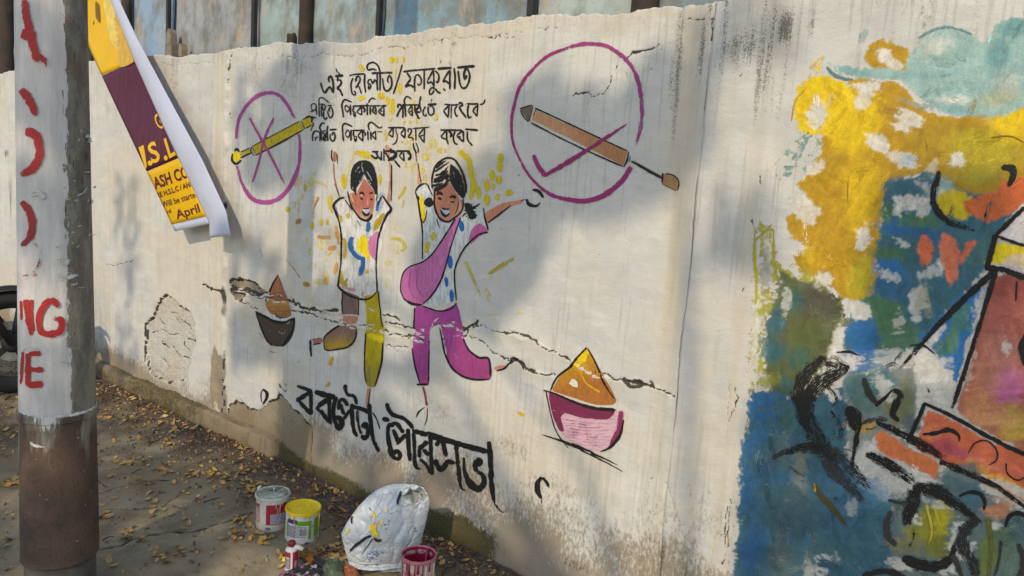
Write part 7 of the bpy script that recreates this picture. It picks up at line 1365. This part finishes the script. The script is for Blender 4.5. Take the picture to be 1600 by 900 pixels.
def rag(name, label, pts, zt, colr, bumps=1.0, cat='rag', seed=1, spots=None):
    pts = np.array([tuple(flat_pt(a, b, 0)) for a, b in pts]); c = pts.mean(0); n = 40; nr = 14
    q = np.vstack([pts, pts[:1]]); seg = np.concatenate([[0], np.cumsum(np.linalg.norm(np.diff(q, axis=0), axis=1))]); tt = np.linspace(0, seg[-1], n, endpoint=False); B = np.stack([np.interp(tt, seg, q[:, i]) for i in range(3)], 1); V = []
    for j in range(nr):
        f = 1 - j / (nr - 1) * .98; P = c + (B - c) * f; h = zt * (1 - f ** 3) * (.5 + fbm(P[:, 0] * 38 + seed, P[:, 1] * 38, seed)) + (np.abs(fbm(P[:, 0] * 90, P[:, 1] * 90, seed + 1) - .5)) * .02 * bumps * (1 - f ** 4); P = P.copy(); P[:, 2] = P[:, 2] + .001 + h; V.append(P)
    V = np.array(V).reshape(-1, 3); me = mesh_np(name, V, grid_faces(nr, n, True)); cc = Vector(c); me.transform(Matrix.Translation(-cc))
    k = N(name + '_cloth'); o = k.obj(); a = k.noise(o, 40, 4, .7); col = colr[0]
    for i, cc_ in enumerate(colr[1:]): col = k.mix(k.rng(k.noise(k.vadd(o, (i * 3.1, i, 0)), 34, 3, .6), .56, .62), col, cc_)
    ob = link(name, me, k.fin(col, .6, k.bump(a, .6, .004)), None, True, label=label, cat=cat); ob.location = cc
rag('paint_rag', 'stiff dark green paint rag lying in front of the sack', [(503, 887), (512, 880), (522, 882), (533, 885), (540, 895), (545, 915), (510, 915), (500, 897)], .035, [tuple(srgb(72, 84, 62)), tuple(srgb(50, 60, 52)), tuple(srgb(105, 110, 90))], seed=2)
rag('paint_rag', 'orange brown rag at the foot of the sack', [(532, 888), (545, 890), (556, 896), (566, 905), (560, 925), (536, 925)], .03, [tuple(srgb(150, 84, 46)), tuple(srgb(96, 54, 34)), tuple(srgb(170, 120, 80))], seed=3)
rag('colour_palette', 'black plastic sheet spotted with pink and white paint below the squeeze bottle', [(436, 900), (455, 893), (470, 889), (488, 884), (506, 888), (512, 900), (508, 930), (430, 930)], .022, [(.018, .018, .022), (.5, .42, .45), tuple(srgb(170, 90, 120)), (.02, .02, .022)], cat='palette', seed=4)
rag('paint_lump', 'bright yellow blob of spilled paint by the green rag', [(513, 876), (520, 873), (529, 877), (526, 883), (517, 883)], .008, [tuple(srgb(225, 205, 40)), tuple(srgb(190, 170, 60))], cat='paint spill', seed=5)
rag('paint_lump', 'small bright yellow paint drop left of the squeeze bottle', [(440, 875), (445, 873), (449, 877), (445, 880), (440, 879)], .006, [tuple(srgb(235, 205, 10)), tuple(srgb(225, 190, 10))], cat='paint spill', seed=6)

# ------------------------------------------------------------------ fallen leaves
def leaf_mesh(seed):
    r = random.Random(seed); n = 7; V = []; L = 1.0; cu = r.uniform(.1, .55); fo = r.uniform(.1, .6); tw = r.uniform(-.4, .4); W_ = r.uniform(.26, .40)
    for i in range(n):
        t = i / (n - 1); w_ = W_ * math.sin(math.pi * min(1, t * .94 + .04)) ** .75 * r.uniform(.86, 1.08); x_ = (t - .5) * L; z = cu * (t - .5) ** 2 * 1.6 + .03; a = tw * (t - .5) * 2
        for s_ in (-1, 0, 1):
            yy = s_ * w_; zz = abs(s_) * w_ * fo + z; V.append((x_, yy * math.cos(a) - 0, zz + yy * math.sin(a)))
    F = []
    for i in range(n - 1):
        for j in range(2): F.append((i * 3 + j, (i + 1) * 3 + j, (i + 1) * 3 + j + 1, i * 3 + j + 1))
    k_ = len(V); V += [(-.5, -.012, .05), (-.72, -.01, .02), (-.72, .01, .02), (-.5, .012, .05)]; F.append((k_, k_ + 1, k_ + 2, k_ + 3)); return V, F
def leaf_mat(n, c1, c2):
    k = N(n); o = k.obj(); a = k.noise(o, 2.5, 4, .6); b = k.noise(o, 9, 4, .7); c = k.mix(k.rng(a, .35, .65), c1, c2); c = k.mix(k.rng(b, .58, .72, 0, .7), c, tuple(q * .35 for q in c1)); m = k.fin(c, .6, k.bump(b, .3, .02)); return m
LM = [leaf_mat('dry_yellow_leaf', tuple(srgb(200, 162, 84)), tuple(srgb(180, 132, 62))), leaf_mat('dry_tan_leaf', tuple(srgb(168, 134, 90)), tuple(srgb(196, 160, 96))), leaf_mat('dry_brown_leaf', tuple(srgb(100, 72, 50)), tuple(srgb(132, 96, 68))), leaf_mat('pale_leaf', tuple(srgb(190, 172, 112)), tuple(srgb(168, 142, 80)))]
LNAMES = ['curled yellow fallen leaf', 'dry tan fallen leaf', 'brittle brown fallen leaf', 'pale greenish fallen leaf']
def build_leaves():
    shapes = [leaf_mesh(i) for i in range(7)]; meshes = {}
    for mi in range(4):
        for i, (V, F) in enumerate(shapes):
            me = bpy.data.meshes.new('fallen_leaf'); me.from_pydata(V, [], F); me.materials.append(LM[mi]); me.polygons.foreach_set('use_smooth', [True] * len(F)); meshes[(mi, i)] = me
    # (cx, cy, rx, ry, count, palette)
    Z_ = [(330, 742, 48, 9, 95, 0), (385, 758, 28, 14, 60, 0), (190, 726, 40, 5, 26, 1), (215, 722, 30, 6, 22, 1), (18, 757, 20, 7, 40, 0), (170, 630, 26, 14, 40, 2), (210, 655, 50, 14, 70, 2), (245, 640, 40, 10, 50, 2), (290, 668, 50, 16, 60, 1), (230, 690, 50, 10, 36, 0), (350, 690, 50, 12, 60, 2), (400, 715, 36, 10, 50, 2), (380, 700, 20, 6, 26, 1), (450, 740, 30, 10, 40, 2), (400, 738, 30, 8, 30, 2),
          (200, 838, 18, 8, 22, 3), (170, 806, 10, 6, 10, 3), (270, 865, 50, 14, 26, 1), (380, 830, 22, 14, 36, 0), (375, 815, 10, 6, 16, 0), (408, 838, 18, 8, 26, 0), (410, 850, 12, 6, 14, 0), (435, 870, 16, 8, 18, 0), (500, 868, 34, 9, 60, 2), (530, 870, 24, 12, 46, 2), (515, 862, 20, 6, 22, 1), (535, 800, 14, 16, 34, 2), (540, 820, 8, 10, 14, 2), (515, 795, 10, 8, 10, 1),
          (500, 768, 30, 8, 22, 1), (700, 835, 16, 12, 26, 2), (690, 852, 22, 10, 26, 2), (715, 860, 30, 20, 12, 0), (745, 862, 18, 7, 12, 2), (690, 880, 20, 12, 8, 3), (800, 888, 40, 8, 10, 3), (250, 780, 90, 60, 60, 3), (60, 720, 60, 40, 40, 3), (20, 660, 22, 30, 30, 2), (12, 830, 14, 40, 14, 3), (320, 800, 120, 70, 50, 1), (200, 610, 50, 14, 40, 2), (560, 790, 40, 26, 16, 2), (10, 620, 12, 14, 30, 2), (5, 700, 6, 20, 10, 1)]
    L = []
    for cx, cy, rx, ry, n, pal in Z_:
        for _ in range(int(n * (.34 if pal == 2 else .6))):
            a = random.gauss(0, .55), random.gauss(0, .55); px, py = cx + a[0] * rx, cy + a[1] * ry
            if py < 150: continue
            g = on_z(px, py)
            if g[1] > D - .06 or g[1] < 0: continue
            pr = {0: (.6, .25, .1, .05), 1: (.25, .4, .25, .1), 2: (.15, .25, .55, .05), 3: (.15, .35, .2, .3)}[pal]; mi = random.choices(range(4), pr)[0]
            s = random.uniform(.015, .036) * (1.25 if random.random() < .12 else 1); L.append((s * float(px_per_m(g)), g[0], g[1], s, mi))
    for _ in range(260):     # thin scatter over the rest of the pavement
        g = (random.uniform(-9, -1.2), random.uniform(.3, D - .08)); s = random.uniform(.02, .045); L.append((s * float(abs(px_per_m(np.array([g[0], g[1], 0])))) * .2, g[0], g[1], s, random.choices(range(4), (.2, .35, .3, .15))[0]))
    # only spots the camera can see come first
    L.sort(key=lambda q: -q[0]); first = L[:300]; rest = L[300:]
    for _, x_, y_, s, mi in first:
        i = random.randrange(7); o = bpy.data.objects.new('fallen_leaf', meshes[(mi, i)]); COL.objects.link(o); fl = random.random() < .35
        o.location = (x_, y_, gz(x_, y_) + .004 + (.008 if fl else 0)); o.scale = (s, s, s); o.rotation_euler = (random.gauss(0, .3) + (math.pi if fl else 0), random.gauss(0, .25), random.uniform(0, 6.28)); pq = to_px(np.array([x_, y_, 0])); near_ = 'beside the paint pots' if (395 < pq[0] < 560 and pq[1] > 740) else 'right of the white sack' if pq[0] >= 560 else 'along the foot of the wall' if D - y_ < .35 else 'left of the power pole' if pq[0] < 35 else 'near the base of the power pole' if pq[0] < 260 and pq[1] > 690 else 'on open pavement between pole and pots'
        tag(o, LNAMES[mi] + ' ' + near_, 'leaf', 'fallen leaves ' + near_)
    m = MB()
    from mathutils import Euler
    for _, x_, y_, s, mi in rest:
        V, F = shapes[random.randrange(7)]; Rm = Euler((random.gauss(0, .35), random.gauss(0, .3), random.uniform(0, 6.28))).to_matrix(); m.add([Rm @ (Vector(v) * s) + Vector((x_, y_, gz(x_, y_) + .004)) for v in V], F, mi)
    # crumbs, twigs and grit along the wall foot
    for _ in range(3800):
        x_ = random.uniform(-6.5, -1.3); y_ = D - .06 - abs(random.gauss(0, .22 if random.random() < .5 else .9)); s = random.uniform(.003, .012)
        if y_ < .3: continue
        V, F = shapes[0]; Rm = Euler((random.uniform(0, 3), random.uniform(0, 3), random.uniform(0, 6.28))).to_matrix(); z = gz(x_, y_); m.add([Rm @ Vector((a * s, b * s, c * s * .5)) + Vector((x_, y_, z + .003)) for a, b, c in ((-1, -.6, 0), (1, -.5, 0), (.8, .6, 0), (-.7, .5, 0), (0, 0, .9))], [(0, 1, 4), (1, 2, 4), (2, 3, 4), (3, 0, 4)], random.choices(range(4), (.1, .3, .5, .1))[0])
    o = m.build('leaf_litter', LM, None, kind='stuff', label='small dry leaves and crumbs littering the pavement', cat='leaf litter')
    # twigs
    for a, b in (((206, 741), (222, 733)), ((232, 697), (250, 688)), ((318, 785), (345, 778)), ((160, 847), (178, 841)), ((545, 902), (600, 890)), ((252, 660), (238, 680))):
        P, Q = flat_pt(*a, .006), flat_pt(*b, .012); m = MB(); mid = (P + Q) / 2 + Vector((random.uniform(-.01, .01), random.uniform(-.01, .01), .006)); m.tube([P - P, mid - P, Q - P], [.003, .0025, .0012], 5); o = m.build('twig', M_WOOD, None, True, label='thin dry twig lying among the leaves on the pavement', cat='twig', group='twigs on the pavement'); o.location = P
build_leaves()

# ------------------------------------------------------------------ motorcycle standing beyond the pole
def motorcycle():
    c = on_z(22, 614); wx, wy = float(c[0]), float(c[1]); g0 = gz(wx, wy); R = .315; L = 1.30
    e = empty('motorcycle', (wx, wy, g0), label='dark motorcycle parked by the wall, its front wheel showing left of the pole', cat='motorcycle')
    rub = simple('dusty_black_tyre', (.016, .015, .015), .85, .3, 30, bump=.5); blk = simple('black_cast_metal', (.012, .012, .013), .7, .3, 20); chrome = simple('dull_chrome', (.45, .45, .45), .3, .2, 20, metal=.9); pnt = simple('dark_tank_paint', (.03, .02, .025), .25, .2, 10)
    def wheel(x0):
        m = MB(); n, k = 64, 14; V = []
        for i in range(n):
            a = 2 * math.pi * i / n; cl = Vector((math.cos(a), 0, math.sin(a)))
            for j in range(k):
                b = 2 * math.pi * j / k; V.append(Vector((x0, 0, R)) + cl * (R - .048 + .048 * math.cos(b)) + Vector((0, .045 * math.sin(b), 0)))
        m.add(V, [(i * k + j, i * k + (j + 1) % k, ((i + 1) % n) * k + (j + 1) % k, ((i + 1) % n) * k + j) for i in range(n) for j in range(k)]); m.build('tyre', rub, e, True)
        M = Matrix.Rotation(math.pi / 2, 4, 'X'); m = MB(); m.lathe([(R - .075, -.03), (R - .105, -.025), (R - .105, .025), (R - .075, .03)], 48, (x0, 0, R), M=M, close=False); rim = m.build('rim', blk, e, True)
        for q in range(5):
            a = 2 * math.pi * q / 5 + math.radians(80); m = MB(); Rm = Matrix.Rotation(-a, 3, 'Y'); m.box((x0 + math.cos(a) * .13, 0, R + math.sin(a) * .13), (.19, .022, .036), Rm, taper=.8); m.build('spoke', blk, e)
        m = MB(); m.lathe([(.03, -.06), (.058, -.05), (.062, 0), (.058, .05), (.03, .06)], 24, (x0, 0, R), M=M); m.build('hub', blk, e, True)
        m = MB(); m.lathe([(.07, -.058), (.125, -.058), (.125, -.054), (.07, -.054)], 36, (x0, 0, R), M=M, close=False); m.build('brake_disc', chrome, e, auto=40)
    wheel(0); wheel(-L)
    for s in (-.075, .075): m = MB(); m.tube([(0, s, R), (-.19, s, R + .33), (-.36, s, R + .62)], [.024, .022, .018], 10); m.build('fork_leg', blk, e, True)
    m = MB(); n = 26; V = []
    for i in range(n):
        a = math.radians(28 + 120 * i / (n - 1))
        for s in (-.06, -.05, 0, .05, .06): V.append((math.cos(a) * (R + .03 - (.025 if abs(s) > .055 else 0)), s, R + math.sin(a) * (R + .03 - (.025 if abs(s) > .055 else 0))))
    m.add(V, [(i * 5 + j, i * 5 + j + 1, (i + 1) * 5 + j + 1, (i + 1) * 5 + j) for i in range(n - 1) for j in range(4)]); m.build('front_mudguard', blk, e, True)
    m = MB(); m.tube([(-.44, -.34, 1.03), (-.46, -.2, 1.02), (-.40, 0, .98), (-.46, .2, 1.02), (-.44, .34, 1.03)], .013, 8); m.build('handlebar', chrome, e, True)
    m = MB(); m.lathe([(.03, -.07), (.08, -.02), (.09, .03), (.088, .04)], 24, (-.36, 0, .86), M=Matrix.Rotation(math.pi / 2, 4, 'Y')); m.build('headlight', chrome, e, True)
    m = MB(); m.tube([(-.36, 0, .78), (-.5, 0, .84), (-.68, 0, .83), (-.82, 0, .75)], [.05, .13, .14, .07], 16); m.build('fuel_tank', pnt, e, True)
    m = MB(); m.tube([(-.78, 0, .77), (-.95, 0, .76), (-1.2, 0, .79), (-1.4, 0, .82)], [.09, .12, .12, .08], 12); m.build('seat', rub, e, True)
    m = MB(); m.box((-.62, 0, .42), (.32, .24, .30)); m.tube([(-.62, 0, .5), (-.52, 0, .68)], [.09, .09], 12); m.build('engine', blk, e, auto=30)
    m = MB(); m.tube([(-.34, 0, .85), (-.42, 0, .45), (-.75, 0, .28), (-L, 0, R)], .025, 8); m.tube([(-.34, 0, .85), (-.9, 0, .68), (-L - .05, 0, .70)], .025, 8); m.tube([(-.9, 0, .68), (-.8, 0, .28)], .022, 8); m.build('frame', blk, e, True)
    m = MB(); m.tube([(-.5, -.13, .36), (-.6, -.16, .2), (-1.0, -.17, .24), (-1.5, -.17, .30)], [.02, .025, .035, .042], 10); m.build('exhaust', chrome, e, True)
    m = MB(); m.tube([(-.75, .08, .3), (-.72, .24, .01)], .012, 6); m.build('side_stand', blk, e, True)
    e.rotation_euler = (math.radians(-4), 0, math.radians(70))
motorcycle()

# ------------------------------------------------------------------ unseen tree behind the viewer, its crown shaped to shade chosen areas
def shade_tree():
    trunk = Vector((2.1, -4.3, 0))
    e = empty('shade_tree', tuple(trunk), label='unseen leafy tree behind the viewer, its crown shaped to dapple the wall with shade', cat='tree')
    S = []; GAPS = [[(868, 100), (940, 78), (1000, 95), (985, 140), (905, 158), (870, 140)], [(395, 350), (445, 290), (452, 425), (420, 395)], [(596, 430), (655, 425), (660, 560), (600, 575)], [(370, 290), (440, 310), (400, 350), (365, 340)], [(700, 520), (760, 500), (745, 560), (690, 590)]]
    def reg(poly, n, on='w', t0=6.6, t1=9.6):
        a = np.array(poly, float); lo, hi = a.min(0), a.max(0); c = 0
        while c < n:
            q = np.array([random.uniform(lo[0], hi[0]), random.uniform(lo[1], hi[1])])
            if on == 'w' and any(poly_sd(q[None], np.array(g_, float))[0] > 0 for g_ in GAPS): c += .3; continue
            if poly_sd(q[None], a)[0] < 0: continue
            if fbm(np.array([q[0] * .022]), np.array([q[1] * .022]), 1)[0] < .43 and random.random() < .8: c += .45; continue
            P = on_y(*q) if on == 'w' else on_z(*q)
            S.append(P - SDIR * random.uniform(t0, t1)); c += 1  # leaf set back along the sun's path from a spot meant to be shaded
    SHADE(reg)
    P = np.array(S); n = len(P)
    ax = RNG.normal(size=(n, 3)); ax /= np.linalg.norm(ax, axis=1)[:, None]; up = RNG.normal(size=(n, 3)); b = np.cross(ax, up); b /= np.linalg.norm(b, axis=1)[:, None]
    L = RNG.uniform(.055, .10, n)[:, None]; W_ = L * RNG.uniform(.30, .45, n)[:, None]
    V = np.stack([P - ax * L, P + b * W_, P + ax * L, P - b * W_], 1).reshape(-1, 3); F = np.arange(4 * n).reshape(-1, 4)
    me = mesh_np('crown', V, F); me.transform(Matrix.Translation(-trunk)); link('crown', me, simple('green_leaves', (.06, .10, .03), .6, .3, 3), e)
    m = MB(); fork = Vector((1.4, -4.2, 4.3)); m.tube([Vector((0, 0, -.05)), Vector((.02, .05, 1.2)), Vector((-.25, .1, 3.0)), fork - trunk], [.20, .16, .14, .12], 14); m.build('trunk', simple('tree_bark', (.12, .09, .065), .9, .4, 20, bump=.8, bd=.01), e, True)
    m = MB()
    ks = P[RNG.choice(n, 10, replace=False)]
    for k_ in ks:
        k_ = Vector(k_); mid = (fork + k_) / 2 + Vector((0, 0, .3)); m.tube([fork - trunk, mid - trunk, k_ - trunk], [.035, .020, .006], 7)
    m.build('limbs', bpy.data.materials['tree_bark'], e, True)
def SHADE(reg):
    D_ = 1.0
    reg([(362, 120), (455, 95), (500, 60), (520, 60), (500, 280), (440, 300), (375, 290)], 560)
    reg([(362, 375), (395, 372), (455, 430), (487, 455), (487, 570), (362, 570)], 560)
    reg([(487, 450), (620, 440), (650, 400), (690, 300), (790, 220), (800, 150), (870, 110), (980, 90), (1100, 90), (1105, 250), (1020, 300), (960, 330), (880, 340), (840, 420), (760, 530), (700, 590), (487, 600)], 2600)
    reg([(437, 600), (560, 600), (620, 640), (600, 720), (437, 705)], 300)
    reg([(1130, 300), (1190, 320), (1200, 440), (1120, 420)], 60)
    reg([(1170, 620), (1700, 600), (1700, 960), (1150, 960)], 620)
    reg([(1380, 280), (1560, 300), (1600, 560), (1350, 600)], 260)
    reg([(180, 270), (216, 270), (216, 600), (180, 590)], 110)
    reg([(560, 700), (700, 760), (690, 830), (560, 800)], 60)
    reg([(1060, 20), (1240, 20), (1240, 110), (1090, 100)], 50)
    # pavement
    reg([(-40, 600), (155, 600), (330, 680), (560, 780), (540, 850), (360, 850), (305, 905), (-40, 905)], 1500, 'g')
    reg([(640, 840), (900, 905), (640, 930)], 260, 'g'); reg([(440, 780), (560, 790), (560, 860), (470, 860)], 160, 'g')
shade_tree()
